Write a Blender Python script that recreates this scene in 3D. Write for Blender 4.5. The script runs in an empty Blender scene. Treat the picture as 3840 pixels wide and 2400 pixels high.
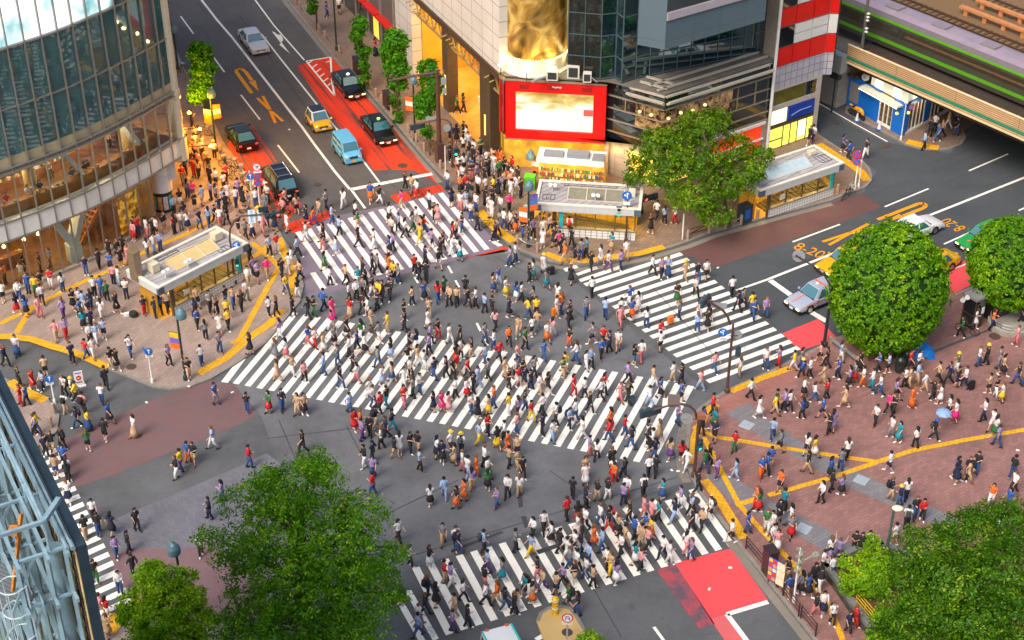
import bpy, bmesh, math, random
from math import sin, cos, pi, radians, sqrt, atan2
from mathutils import Vector, Matrix, noise as mnoise
random.seed(7)
SC = bpy.context.scene
COL = SC.collection
# ------------------------------------------------------------------ camera
CH, PITCH, FPX = 63.0, radians(34.0), 6104.3
cam_d = bpy.data.cameras.new("camera")
cam = bpy.data.objects.new("camera", cam_d); COL.objects.link(cam)
cam.location = (0, 0, CH); cam.rotation_euler = (radians(90) - PITCH, 0, 0)
cam_d.sensor_width = 36; cam_d.lens = FPX * 36 / 3840; cam_d.clip_start = 1; cam_d.clip_end = 2000
SC.camera = cam
# ------------------------------------------------------------------ sky, sun, exposure
SUN_EL, SUN_AZ = radians(50), radians(215)      # azimuth measured clockwise from +Y: behind the camera, to the left
w = bpy.data.worlds.new("World"); SC.world = w; w.use_nodes = True
nt = w.node_tree; bg = nt.nodes["Background"]
sk = nt.nodes.new("ShaderNodeTexSky"); sk.sky_type = 'NISHITA'; sk.sun_disc = False
sk.sun_elevation = SUN_EL; sk.sun_rotation = SUN_AZ
sk.air_density = 1.0; sk.dust_density = 6.0; sk.ozone_density = 0.6
nt.links.new(sk.outputs[0], bg.inputs[0]); bg.inputs[1].default_value = 0.145
sd = bpy.data.lights.new("sun", 'SUN'); sd.energy = 1.7; sd.angle = radians(26); sd.color = (1, 0.93, 0.83)
so = bpy.data.objects.new("sun", sd); COL.objects.link(so)
sv = Vector((sin(SUN_AZ) * cos(SUN_EL), cos(SUN_AZ) * cos(SUN_EL), sin(SUN_EL)))
so.rotation_euler = (-sv).to_track_quat('-Z', 'Y').to_euler(); so.location = (-40, -40, 120)
SC.view_settings.view_transform = 'Standard'; SC.view_settings.look = 'None'
SC.view_settings.exposure = 0.4; SC.view_settings.gamma = 1
SC.cycles.max_bounces = 6; SC.cycles.transparent_max_bounces = 12
SC.cycles.caustics_reflective = False; SC.cycles.caustics_refractive = False

# ------------------------------------------------------------------ measuring: photo pixel -> point of the place
_f = Vector((0, cos(PITCH), -sin(PITCH))); _d = Vector((0, -sin(PITCH), -cos(PITCH)))
def G(px, py, z=0.0):
    d = Vector((1, 0, 0)) * ((px - 1920) / FPX) + _d * ((py - 1200) / FPX) + _f
    k = (z - CH) / d.z
    return Vector((k * d.x, k * d.y, z))
def hz(px, py, ty):
    """height of the vertical line that stands on ground pixel (px,py) where it crosses photo row ty"""
    b = G(px, py); lo, hi = 0.0, 50.0
    for _ in range(40):
        m = (lo + hi) / 2; v = Vector((b.x, b.y, m - CH))
        if 1200 + FPX * v.dot(_d) / v.dot(_f) > ty: lo = m
        else: hi = m
    return lo
def inside(p, poly):
    c = False; n = len(poly)
    for i in range(n):
        a, b = poly[i], poly[i - 1]
        if (a[1] > p[1]) != (b[1] > p[1]) and p[0] < (b[0] - a[0]) * (p[1] - a[1]) / (b[1] - a[1]) + a[0]: c = not c
    return c
def srgb(r, g, b):
    return tuple((v / 255 / 12.92) if v < 10 else ((v / 255 + 0.055) / 1.055) ** 2.4 for v in (r, g, b))

# ------------------------------------------------------------------ materials
MATS = {}
def newmat(name):
    m = bpy.data.materials.new(name); m.use_nodes = True
    return m, m.node_tree, m.node_tree.nodes["Principled BSDF"]
def mat(name, col, rough=0.6, metal=0.0, var=0.0, scale=3.0, bump=0.0, bscale=40.0, spec=None, col2=None, coat=0.0):
    """plain procedural surface: base colour broken up by noise, fine bump"""
    if name in MATS: return MATS[name]
    m, t, p = newmat(name); N = t.nodes.new; L = t.links.new
    p.inputs['Base Color'].default_value = (*col, 1); p.inputs['Roughness'].default_value = rough
    p.inputs['Metallic'].default_value = metal
    if spec is not None: p.inputs['Specular IOR Level'].default_value = spec
    if coat: p.inputs['Coat Weight'].default_value = coat; p.inputs['Coat Roughness'].default_value = 0.05
    tc = N('ShaderNodeTexCoord')
    if var or col2:
        n = N('ShaderNodeTexNoise'); n.inputs['Scale'].default_value = scale; n.inputs['Detail'].default_value = 6
        n.inputs['Roughness'].default_value = 0.65
        L(tc.outputs['Object'], n.inputs['Vector'])
        r = N('ShaderNodeValToRGB'); r.color_ramp.elements[0].position = 0.3; r.color_ramp.elements[1].position = 0.7
        a = tuple(max(0, c * (1 - var)) for c in col); b = col2 or tuple(min(1, c * (1 + var)) for c in col)
        r.color_ramp.elements[0].color = (*a, 1); r.color_ramp.elements[1].color = (*b, 1)
        L(n.outputs['Fac'], r.inputs['Fac']); L(r.outputs['Color'], p.inputs['Base Color'])
    if bump:
        n2 = N('ShaderNodeTexNoise'); n2.inputs['Scale'].default_value = bscale; n2.inputs['Detail'].default_value = 3
        L(tc.outputs['Object'], n2.inputs['Vector'])
        bp = N('ShaderNodeBump'); bp.inputs['Strength'].default_value = bump; bp.inputs['Distance'].default_value = 0.02
        L(n2.outputs['Fac'], bp.inputs['Height']); L(bp.outputs['Normal'], p.inputs['Normal'])
    MATS[name] = m; return m
def emit(name, col, strength=1.0):
    if name in MATS: return MATS[name]
    m, t, p = newmat(name); p.inputs['Base Color'].default_value = (*col, 1)
    p.inputs['Emission Color'].default_value = (*col, 1); p.inputs['Emission Strength'].default_value = strength
    MATS[name] = m; return m
def facing(t, refl):
    lw = t.nodes.new('ShaderNodeLayerWeight'); lw.inputs[0].default_value = .5; a = t.nodes.new('ShaderNodeMath'); a.operation = 'POWER'; a.inputs[1].default_value = 3
    b = t.nodes.new('ShaderNodeMath'); b.operation = 'MULTIPLY_ADD'; b.inputs[1].default_value = .6; b.inputs[2].default_value = refl + .03
    t.links.new(lw.outputs['Facing'], a.inputs[0]); t.links.new(a.outputs[0], b.inputs[0]); return b.outputs[0]
def clear_glass(name, tint=(0.8, 0.9, 0.9), refl=0.12):
    if name in MATS: return MATS[name]
    m = bpy.data.materials.new(name); m.use_nodes = True; t = m.node_tree; t.nodes.clear(); N = t.nodes.new; L = t.links.new
    o = N('ShaderNodeOutputMaterial'); tr = N('ShaderNodeBsdfTransparent'); gl = N('ShaderNodeBsdfGlossy'); mx = N('ShaderNodeMixShader')
    tr.inputs[0].default_value = (*tint, 1); gl.inputs['Roughness'].default_value = 0.02
    L(facing(t, refl), mx.inputs[0]); L(tr.outputs[0], mx.inputs[1]); L(gl.outputs[0], mx.inputs[2]); L(mx.outputs[0], o.inputs[0])
    MATS[name] = m; return m
def dark_glass(name, col, refl=0.3, rough=0.03):
    if name in MATS: return MATS[name]
    m = bpy.data.materials.new(name); m.use_nodes = True; t = m.node_tree; t.nodes.clear(); N = t.nodes.new; L = t.links.new
    o = N('ShaderNodeOutputMaterial'); df = N('ShaderNodeBsdfDiffuse'); gl = N('ShaderNodeBsdfGlossy'); mx = N('ShaderNodeMixShader')
    tc = N('ShaderNodeTexCoord'); n = N('ShaderNodeTexNoise'); n.inputs['Scale'].default_value = 0.35
    L(tc.outputs['Object'], n.inputs['Vector'])
    r = N('ShaderNodeValToRGB'); r.color_ramp.elements[0].color = (*[c * 0.5 for c in col], 1); r.color_ramp.elements[1].color = (*[c * 1.5 for c in col], 1)
    L(n.outputs['Fac'], r.inputs[0]); L(r.outputs[0], df.inputs[0])
    gl.inputs['Roughness'].default_value = rough; gl.inputs[0].default_value = (0.8, 0.92, 0.95, 1)
    n2 = N('ShaderNodeTexNoise'); n2.inputs['Scale'].default_value = 0.9; L(tc.outputs['Object'], n2.inputs['Vector'])
    bp = N('ShaderNodeBump'); bp.inputs['Strength'].default_value = 0.025; bp.inputs['Distance'].default_value = 0.05
    L(n2.outputs['Fac'], bp.inputs['Height']); L(bp.outputs[0], gl.inputs['Normal'])
    L(facing(t, refl), mx.inputs[0]); L(df.outputs[0], mx.inputs[1]); L(gl.outputs[0], mx.inputs[2]); L(mx.outputs[0], o.inputs[0])
    MATS[name] = m; return m
def tile_mat(name, c1, c2, mortar, bw=0.4, bh=0.2, rough=0.75, axis='XY', rot=0.0, ms=0.012, offset=0.5, var=0.25, big=0.25):
    """bricks, pavers, tiles: brick texture + large soft stains"""
    if name in MATS: return MATS[name]
    m, t, p = newmat(name); N = t.nodes.new; L = t.links.new
    tc = N('ShaderNodeTexCoord'); mp = N('ShaderNodeMapping'); mp.inputs['Rotation'].default_value = (0, 0, rot)
    if axis == 'XY': L(tc.outputs['Object'], mp.inputs['Vector'])
    else:  # vertical wall: u along the wall (x*cos+y*sin), v = z
        sx = N('ShaderNodeSeparateXYZ'); L(tc.outputs['Object'], sx.inputs[0])
        a = N('ShaderNodeMath'); a.operation = 'MULTIPLY'; a.inputs[1].default_value = cos(rot); L(sx.outputs[0], a.inputs[0])
        b = N('ShaderNodeMath'); b.operation = 'MULTIPLY_ADD'; b.inputs[1].default_value = sin(rot); L(sx.outputs[1], b.inputs[0]); L(a.outputs[0], b.inputs[2])
        cb = N('ShaderNodeCombineXYZ'); L(b.outputs[0], cb.inputs[0]); L(sx.outputs[2], cb.inputs[1])
        mp.inputs['Rotation'].default_value = (0, 0, 0); L(cb.outputs[0], mp.inputs['Vector'])
    br = N('ShaderNodeTexBrick'); br.offset = offset
    br.inputs['Scale'].default_value = 1; br.inputs['Brick Width'].default_value = bw; br.inputs['Row Height'].default_value = bh
    br.inputs['Mortar Size'].default_value = ms; br.inputs['Mortar Smooth'].default_value = 0.3
    br.inputs['Color1'].default_value = (*c1, 1); br.inputs['Color2'].default_value = (*c2, 1); br.inputs['Mortar'].default_value = (*mortar, 1)
    L(mp.outputs[0], br.inputs['Vector'])
    n = N('ShaderNodeTexNoise'); n.inputs['Scale'].default_value = big; n.inputs['Detail'].default_value = 7; n.inputs['Roughness'].default_value = 0.7
    L(tc.outputs['Object'], n.inputs['Vector'])
    r = N('ShaderNodeMapRange'); r.inputs[1].default_value = 0.3; r.inputs[2].default_value = 0.7; r.inputs[3].default_value = 1 - var; r.inputs[4].default_value = 1 + var
    L(n.outputs['Fac'], r.inputs[0])
    mx = N('ShaderNodeMix'); mx.data_type = 'RGBA'; mx.blend_type = 'MULTIPLY'; mx.inputs[0].default_value = 1
    L(br.outputs['Color'], mx.inputs[6]); L(r.outputs[0], mx.inputs[7]); L(mx.outputs[2], p.inputs['Base Color'])
    p.inputs['Roughness'].default_value = rough
    bp = N('ShaderNodeBump'); bp.inputs['Strength'].default_value = 0.3; bp.inputs['Distance'].default_value = 0.01
    L(br.outputs['Fac'], bp.inputs['Height']); bp.invert = True; L(bp.outputs[0], p.inputs['Normal'])
    MATS[name] = m; return m
def road_mat(name, col, var=0.3, patch=None, pth=(0.55, 0.62), streak=None, grain=90.0, seed=0.0):
    """asphalt / worn road paint: grain, stains, worn-through patches, optional wheel streaks along a direction"""
    if name in MATS: return MATS[name]
    m, t, p = newmat(name); N = t.nodes.new; L = t.links.new
    tc = N('ShaderNodeTexCoord')
    n1 = N('ShaderNodeTexNoise'); n1.inputs['Scale'].default_value = 0.18; n1.inputs['Detail'].default_value = 9; n1.inputs['Roughness'].default_value = 0.72
    n2 = N('ShaderNodeTexNoise'); n2.inputs['Scale'].default_value = grain; n2.inputs['Detail'].default_value = 2
    n3 = N('ShaderNodeTexNoise'); n3.inputs['Scale'].default_value = 14; n3.inputs['Detail'].default_value = 4
    mo = N('ShaderNodeMapping'); mo.inputs['Location'].default_value = (seed, seed * 1.7, 0); L(tc.outputs['Object'], mo.inputs[0])
    for n in (n1, n2, n3): L(mo.outputs[0], n.inputs['Vector'])
    s = N('ShaderNodeMath'); s.operation = 'MULTIPLY_ADD'; s.inputs[1].default_value = 0.6; L(n1.outputs['Fac'], s.inputs[0])
    s2 = N('ShaderNodeMath'); s2.operation = 'MULTIPLY_ADD'; s2.inputs[1].default_value = 0.22; s2.inputs[2].default_value = 0.0; L(n2.outputs['Fac'], s2.inputs[0])
    s3 = N('ShaderNodeMath'); s3.operation = 'MULTIPLY_ADD'; s3.inputs[1].default_value = 0.22; L(n3.outputs['Fac'], s3.inputs[0]); L(s2.outputs[0], s3.inputs[2]); L(s3.outputs[0], s.inputs[2])
    r = N('ShaderNodeMapRange'); r.inputs[1].default_value = 0.36; r.inputs[2].default_value = 0.66; r.inputs[3].default_value = 1 - var; r.inputs[4].default_value = 1 + var
    L(s.outputs[0], r.inputs[0])
    mx = N('ShaderNodeMix'); mx.data_type = 'RGBA'; mx.blend_type = 'MULTIPLY'; mx.inputs[0].default_value = 1
    mx.inputs[6].default_value = (*col, 1); L(r.outputs[0], mx.inputs[7]); out = mx.outputs[2]
    if patch:
        n4 = N('ShaderNodeTexNoise'); n4.inputs['Scale'].default_value = 1.0; n4.inputs['Detail'].default_value = 8; n4.inputs['Roughness'].default_value = 0.7
        if streak:
            mp = N('ShaderNodeMapping'); mp.vector_type = 'TEXTURE'; mp.inputs['Rotation'].default_value = (0, 0, streak); mp.inputs['Scale'].default_value = (14, 0.55, 1)
            L(mo.outputs[0], mp.inputs[0]); L(mp.outputs[0], n4.inputs['Vector'])
        else: L(mo.outputs[0], n4.inputs['Vector'])
        rr = N('ShaderNodeMapRange'); rr.inputs[1].default_value = pth[0]; rr.inputs[2].default_value = pth[1]; L(n4.outputs['Fac'], rr.inputs[0])
        m2 = N('ShaderNodeMix'); m2.data_type = 'RGBA'; L(rr.outputs[0], m2.inputs[0]); L(out, m2.inputs[6]); m2.inputs[7].default_value = (*patch, 1); out = m2.outputs[2]
    L(out, p.inputs['Base Color']); p.inputs['Roughness'].default_value = 0.75
    p.inputs['Specular IOR Level'].default_value = 0.3
    bp = N('ShaderNodeBump'); bp.inputs['Strength'].default_value = 0.25; bp.inputs['Distance'].default_value = 0.01
    L(n2.outputs['Fac'], bp.inputs['Height']); L(bp.outputs[0], p.inputs['Normal'])
    MATS[name] = m; return m

# ------------------------------------------------------------------ mesh builder
class MB:
    def __init__(s): s.v = []; s.f = []; s.m = []; s.k = 0
    def add(s, vs, fs, k=None):
        o = len(s.v); s.v += [tuple(v) for v in vs]; s.f += [tuple(i + o for i in f) for f in fs]; s.m += [s.k if k is None else k] * len(fs)
    def quad(s, a, b, c, d, k=None): s.add([a, b, c, d], [(0, 1, 2, 3)], k)
    def poly(s, pts, k=None): s.add(pts, [tuple(range(len(pts)))], k)
    def box(s, c, sx, sy, sz, rz=0.0, k=None, taper=1.0):
        """box centred on c=(x,y), standing from c.z up; sx,sy,sz full sizes; rz turn about z"""
        ca, sa = cos(rz), sin(rz); vs = []
        for z, t in ((0, 1), (sz, taper)):
            for x, y in ((-1, -1), (1, -1), (1, 1), (-1, 1)):
                X, Y = x * sx / 2 * t, y * sy / 2 * t
                vs.append((c[0] + X * ca - Y * sa, c[1] + X * sa + Y * ca, c[2] + z))
        s.add(vs, [(3, 2, 1, 0), (4, 5, 6, 7), (0, 1, 5, 4), (1, 2, 6, 5), (2, 3, 7, 6), (3, 0, 4, 7)], k)
    def bar(s, a, b, w, h=None, up=(0, 0, 1), k=None):
        """rectangular beam from a to b"""
        a, b = Vector(a), Vector(b); h = h or w; d = (b - a).normalized(); u = Vector(up)
        if abs(d.dot(u)) > 0.98: u = Vector((1, 0, 0))
        x = d.cross(u).normalized(); y = x.cross(d).normalized(); vs = []
        for p in (a, b):
            for i, j in ((-1, -1), (1, -1), (1, 1), (-1, 1)): vs.append(p + x * (i * w / 2) + y * (j * h / 2))
        s.add(vs, [(0, 1, 2, 3), (7, 6, 5, 4), (0, 4, 5, 1), (1, 5, 6, 2), (2, 6, 7, 3), (3, 7, 4, 0)], k)
    def tube(s, pts, r, n=8, k=None, cap=True):
        pts = [Vector(p) for p in pts]; rr = r if isinstance(r, (list, tuple)) else [r] * len(pts); vs = []; px = None
        for i, p in enumerate(pts):
            d = (pts[min(i + 1, len(pts) - 1)] - pts[max(i - 1, 0)]).normalized()
            if px is None:
                u = Vector((0, 0, 1)) if abs(d.z) < 0.9 else Vector((1, 0, 0)); px = d.cross(u).normalized()
            else:
                px = (px - d * px.dot(d)).normalized()
            y = d.cross(px)
            for j in range(n):
                a = 2 * pi * j / n; vs.append(p + px * (cos(a) * rr[i]) + y * (sin(a) * rr[i]))
        fs = [(i * n + j, i * n + (j + 1) % n, (i + 1) * n + (j + 1) % n, (i + 1) * n + j) for i in range(len(pts) - 1) for j in range(n)]
        if cap: fs += [tuple(range(n - 1, -1, -1)), tuple((len(pts) - 1) * n + j for j in range(n))]
        s.add(vs, fs, k)
    def lathe(s, prof, c=(0, 0, 0), n=16, k=None, sx=1.0, sy=1.0, a0=0.0, a1=None):
        """profile [(r,z)...] turned about the vertical through c"""
        full = a1 is None; A = 2 * pi if full else a1 - a0; m = n if full else n + 1; vs = []
        for r, z in prof:
            for j in range(m):
                a = a0 + A * j / n; vs.append((c[0] + r * cos(a) * sx, c[1] + r * sin(a) * sy, c[2] + z))
        fs = []
        for i in range(len(prof) - 1):
            for j in range(n):
                q = (j + 1) % m if full else j + 1
                fs.append((i * m + j, i * m + q, (i + 1) * m + q, (i + 1) * m + j))
        if full:
            if prof[0][0] > 1e-4: fs.append(tuple(range(m - 1, -1, -1)))
            if prof[-1][0] > 1e-4: fs.append(tuple((len(prof) - 1) * m + j for j in range(m)))
        s.add(vs, fs, k)
    def prism(s, pts, z0, z1, k=None, bottom=True):
        n = len(pts); vs = [(p[0], p[1], z0) for p in pts] + [(p[0], p[1], z1) for p in pts]
        A = sum(pts[i][0] * pts[(i + 1) % n][1] - pts[(i + 1) % n][0] * pts[i][1] for i in range(n))
        fs = [tuple(range(n, 2 * n))] + [(i, (i + 1) % n, n + (i + 1) % n, n + i) for i in range(n)]
        if bottom: fs.append(tuple(range(n - 1, -1, -1)))
        if A < 0: fs = [tuple(reversed(f)) for f in fs]
        s.add(vs, fs, k)
    def build(s, name, mats, parent=None, smooth=False, world=True, tri=False):
        me = bpy.data.meshes.new(name); root = parent
        while root is not None and root.parent is not None: root = root.parent
        vs = s.v
        if root is not None and world:
            l = root.location; vs = [(v[0] - l.x, v[1] - l.y, v[2] - l.z) for v in vs]
        me.from_pydata(vs, [], s.f)
        for m in (mats if isinstance(mats, (list, tuple)) else [mats]): me.materials.append(m)
        me.polygons.foreach_set('material_index', s.m)
        if smooth: me.polygons.foreach_set('use_smooth', [True] * len(me.polygons))
        me.update(); me.validate()
        o = bpy.data.objects.new(name, me); COL.objects.link(o)
        if parent is not None: o.parent = parent
        return o
def tag(o, label=None, cat=None, group=None, kind=None):
    if label: o['label'] = label
    if cat: o['category'] = cat
    if group: o['group'] = group
    if kind: o['kind'] = kind
    return o
def thing(name, label, cat, loc=(0, 0, 0), rz=0.0, group=None):
    o = bpy.data.objects.new(name, None); COL.objects.link(o); o.empty_display_size = 0.2
    o.location = loc; o.rotation_euler = (0, 0, rz); return tag(o, label, cat, group)
def copy_tree(o, parent=None):
    c = o.copy(); COL.objects.link(c)
    if parent is not None: c.parent = parent
    for ch in list(o.children): copy_tree(ch, c)
    return c
def bevel(o, wd=0.03, seg=2):
    b = o.modifiers.new('bevel', 'BEVEL'); b.width = wd; b.segments = seg; b.limit_method = 'ANGLE'; b.angle_limit = radians(40); return o
def smooth_by_angle(o, ang=40):
    me = o.data; bm = bmesh.new(); bm.from_mesh(me)
    for e in bm.edges:
        e.smooth = not (len(e.link_faces) == 2 and e.calc_face_angle(0) > radians(ang))
    for f in bm.faces: f.smooth = True
    bm.to_mesh(me); bm.free(); return o
def lerp(a, b, t): return a + (b - a) * t
def text_mesh(txt, size, mb, M, k=0, extrude=0.0):
    """lettering as flat mesh, transformed by matrix M, added to builder mb"""
    cu = bpy.data.curves.new('lettering', 'FONT'); cu.body = txt; cu.size = size; cu.align_x = 'CENTER'; cu.align_y = 'CENTER'; cu.extrude = extrude
    ob = bpy.data.objects.new('lettering', cu); COL.objects.link(ob)
    me = bpy.data.meshes.new_from_object(ob.evaluated_get(bpy.context.evaluated_depsgraph_get()))
    mb.add([M @ v.co for v in me.vertices], [tuple(p.vertices) for p in me.polygons], k)
    bpy.data.objects.remove(ob); bpy.data.curves.remove(cu); bpy.data.meshes.remove(me)
# ================================================================== the ground, roads and pavements
DA = (G(1373, 794) - G(960, 250)).normalized(); NA = Vector((-DA.y, DA.x, 0))      # road running up to the left; NA points to its right-hand kerb
DB = (G(3840, 665) - G(2880, 1048)).normalized(); NB = Vector((-DB.y, DB.x, 0))    # road running off to the right
DC = (G(2880, 2248) - G(2741, 2058)).normalized()                                  # road coming towards the camera
ANG_A, ANG_B, ANG_C = (atan2(d.y, d.x) for d in (DA, DB, DC))
asph = road_mat('asphalt', srgb(88, 90, 93), 0.38, patch=srgb(76, 77, 80), pth=(.56, .74))
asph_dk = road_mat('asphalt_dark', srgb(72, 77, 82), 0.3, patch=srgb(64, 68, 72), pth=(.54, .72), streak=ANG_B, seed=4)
asph_in = road_mat('asphalt_crossing', srgb(99, 101, 105), 0.4, patch=srgb(84, 85, 89), pth=(.56, .74), seed=11)
asph_warm = road_mat('asphalt_warm', srgb(90, 87, 86), 0.3, patch=srgb(78, 76, 76), pth=(.54, .72), streak=ANG_A, seed=21)
cobble = tile_mat('grey_setts', srgb(112, 112, 121), srgb(101, 102, 112), srgb(90, 90, 98), 0.3, 0.15, rot=0.5, ms=0.015, var=0.2)
def sheet(name, px, z, m, world=None):
    mb = MB(); pts = [G(*p) for p in px] if world is None else world
    pts = [(p[0], p[1], z) for p in pts]
    if sum(pts[i][0] * pts[(i + 1) % len(pts)][1] - pts[(i + 1) % len(pts)][0] * pts[i][1] for i in range(len(pts))) < 0: pts.reverse()
    mb.poly(pts); return tag(mb.build(name, m), kind='structure')
sheet('ground', None, 0.0, asph, [(-600, -300), (600, -300), (600, 900), (-600, 900)])
sheet('road_surface', [(440, -300), (1080, -30), (1595, 600), (1920, 940), (1800, 960), (1060, 870), (830, 530), (600, 160)], 0.004, asph_warm)
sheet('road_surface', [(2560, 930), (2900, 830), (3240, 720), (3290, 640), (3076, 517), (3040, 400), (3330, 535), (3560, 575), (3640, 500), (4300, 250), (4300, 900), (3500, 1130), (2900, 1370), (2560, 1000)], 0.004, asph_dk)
sheet('road_surface', [(1075, 1075), (1880, 935), (2040, 985), (2160, 1060), (2660, 1470), (2560, 1640), (2600, 1800), (1540, 2130), (1100, 1900), (980, 1560), (860, 1420), (1060, 1210)], 0.004, asph_in)
sheet('road_surface', [(400, 1960), (850, 1770), (1000, 1700), (1330, 1950), (1560, 2120), (1200, 2300), (520, 2120), (440, 2060)], 0.008, cobble)
red_faded = road_mat('faded_red_surfacing', srgb(112, 86, 88), 0.2, patch=srgb(98, 92, 97), pth=(0.5, 0.7), seed=2)
sheet('road_surface', [(775, 1425), (880, 1442), (965, 1555), (905, 1590), (420, 1785), (240, 1840), (200, 1700), (255, 1640), (430, 1560), (650, 1470)], 0.008, red_faded)
sheet('road_surface', [(410, 2075), (520, 2058), (800, 2052), (1000, 2150), (1000, 2330), (470, 2300)], 0.012, road_mat('faded_red_forecourt', srgb(122, 98, 102), 0.16, patch=srgb(146, 100, 92), pth=(0.62, 0.7), seed=31))
sheet('road_surface', [(2530, 945), (2680, 885), (2880, 832), (3236, 726), (3310, 776), (2690, 1003), (2600, 965)], 0.008, road_mat('brown_red_surfacing', srgb(98, 70, 68), 0.2, patch=srgb(120, 66, 62), pth=(0.6, 0.72), seed=3))
red = srgb(222, 62, 34)
red_lane = road_mat('red_lane_paint', red, 0.14, patch=srgb(92, 62, 58), pth=(0.5, 0.6), streak=ANG_A, seed=5)
sheet('bus_lane', [(1112, 248), (1220, 216), (1271, 212), (1278, 256), (1450, 450), (1625, 668), (1642, 690), (1555, 640), (1460, 636), (1400, 640), (1340, 560), (1200, 380)], 0.012, red_lane)
sheet('bus_lane', [(1565, 640), (1608, 640), (1622, 655), (1600, 657)], 0.0125, red_lane)
red_fl = road_mat('red_paint_worn', srgb(206, 64, 40), 0.14, patch=srgb(96, 80, 76), pth=(0.44, 0.56), streak=ANG_A, seed=8)
sheet('bus_lane', [(840, 545), (950, 470), (1010, 560), (1090, 700), (1130, 770), (1060, 850), (1020, 800)], 0.012, red_fl)
sheet('bus_lane', [(1055, 845), (1232, 788), (1245, 812), (1100, 876)], 0.012, red_lane)
sheet('bus_lane', [(1463, 734), (1648, 692), (1668, 715), (1490, 764)], 0.012, red_lane)
sheet('bus_lane', [(1678, 975), (1893, 924), (1905, 933), (1690, 982)], 0.012, red_lane)
pink_red = road_mat('pink_red_paint', srgb(222, 78, 84), 0.09, seed=9)
sheet('bus_lane', [(2530, 2112), (2741, 2057), (2881, 2252), (2662, 2320)], 0.012, pink_red)
sheet('bus_lane', [(2662, 2321), (2724, 2302), (2830, 2440), (2770, 2480)], 0.012, road_mat('pink_red_paint_pale', srgb(204, 98, 100), 0.1, seed=19))
sheet('bus_lane', [(2462, 2138), (2529, 2113), (2680, 2340), (2622, 2358)], 0.012, road_mat('pink_red_worn', srgb(170, 74, 82), 0.12, patch=srgb(92, 78, 92), pth=(0.4, 0.6), seed=10))
sheet('bus_lane', [(2934, 1250), (3068, 1196), (3142, 1270), (2998, 1316)], 0.012, pink_red)
sheet('bus_lane', [(3560, 1020), (3625, 970), (3700, 1040), (3560, 1110)], 0.012, pink_red)
sheet('crosswalk_surface', [(1112, 877), (1245, 812), (1490, 765), (1668, 716), (1885, 928), (1690, 984), (1150, 1118)], 0.016, road_mat('lilac_crossing_surface', srgb(122, 112, 128), 0.14, seed=6))

# pavements: raised slabs with a kerb
paver_l = tile_mat('plaza_pavers', srgb(156, 137, 128), srgb(142, 126, 119), srgb(118, 104, 98), 0.6, 0.3, rot=ANG_A, var=0.16)
paver_c = tile_mat('pavement_pavers', srgb(138, 116, 100), srgb(124, 104, 92), srgb(100, 84, 76), 0.3, 0.3, rot=ANG_A, var=0.16)
brick_p = tile_mat('plaza_bricks', srgb(147, 107, 101), srgb(129, 95, 91), srgb(108, 82, 80), 0.42, 0.21, rot=-0.62, var=0.26, big=0.14)
island_m = road_mat('island_concrete', srgb(196, 166, 110), 0.14)
kerb_m = mat('kerb_stone', srgb(132, 126, 120), 0.8, var=0.2, scale=2, bump=0.2)
PAVES = []
def pavement(px, m, kerb=None, ht=0.13, name='pavement'):
    pts = [G(p[0], p[1], ht) for p in px]; PAVES.append(([(p.x, p.y) for p in pts], ht))
    mb = MB(); mb.prism(pts, -0.3, ht, bottom=False); tag(mb.build(name, m), kind='structure')
    if kerb:
        i0, i1 = kerb; ln = pts[i0:i1 + 1]; kb = MB()
        A = sum(pts[i].x * pts[i - 1].y - pts[i - 1].x * pts[i].y for i in range(len(pts))); sg = 1 if A < 0 else -1
        off = []
        for i, p in enumerate(ln):
            d = (ln[min(i + 1, len(ln) - 1)] - ln[max(i - 1, 0)]).normalized(); off.append(Vector((-d.y, d.x, 0)) * sg)
        for i in range(len(ln) - 1):
            a, b = ln[i], ln[i + 1]; ia, ib = a + off[i] * 0.2, b + off[i + 1] * 0.2; oa, ob = a - off[i] * 0.015, b - off[i + 1] * 0.015
            z = ht + 0.006
            q = [(ia.x, ia.y, z), (ib.x, ib.y, z), (ob.x, ob.y, z), (oa.x, oa.y, z), (oa.x, oa.y, -0.1), (ob.x, ob.y, -0.1)]
            kb.add(q, [(3, 2, 1, 0), (4, 5, 2, 3)] if sg < 0 else [(0, 1, 2, 3), (3, 2, 5, 4)])
        tag(kb.build('kerb', kerb_m), kind='structure')
        return off
P_LEFT = [(700, 270), (809, 470), (836, 530), (881, 592), (946, 684), (1005, 780), (1062, 892), (1125, 990), (1139, 1070), (1125, 1130), (1060, 1205), (1000, 1280), (952, 1318), (873, 1370), (794, 1417), (714, 1448), (635, 1457), (575, 1449), (516, 1425), (417, 1385), (337, 1342), (238, 1310), (119, 1278), (0, 1266), (-150, 1262), (-300, 1100), (-100, 700), (500, 100), (600, 60)]
pavement(P_LEFT, paver_l, (0, 24))
P_CENT = [(1000, -100), (1075, 0), (1277, 250), (1365, 325), (1595, 594), (1666, 668), (1714, 737), (1793, 816), (1853, 865), (1920, 923), (1972, 947), (2039, 971), (2099, 985), (2166, 991), (2237, 983), (2357, 967), (2436, 947), (2515, 927), (2575, 907), (2674, 868), (2793, 836), (2880, 812), (3118, 750), (3197, 718), (3245, 702), (3269, 676), (3269, 650), (3259, 626), (3237, 604), (3150, 556), (3076, 508), (3000, 380), (2400, 100), (1700, -300), (1100, -300)]
pavement(P_CENT, paver_c, (0, 30))
P_PLAZA = [(4000, 920), (3602, 1092), (3490, 1140), (3134, 1266), (2880, 1393), (2730, 1457), (2666, 1497), (2618, 1532), (2579, 1592), (2571, 1671), (2579, 1751), (2595, 1795), (2618, 1843), (2753, 2017), (2777, 2053), (2880, 2180), (3050, 2395), (3150, 2520), (4300, 2520), (4300, 900)]
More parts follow.
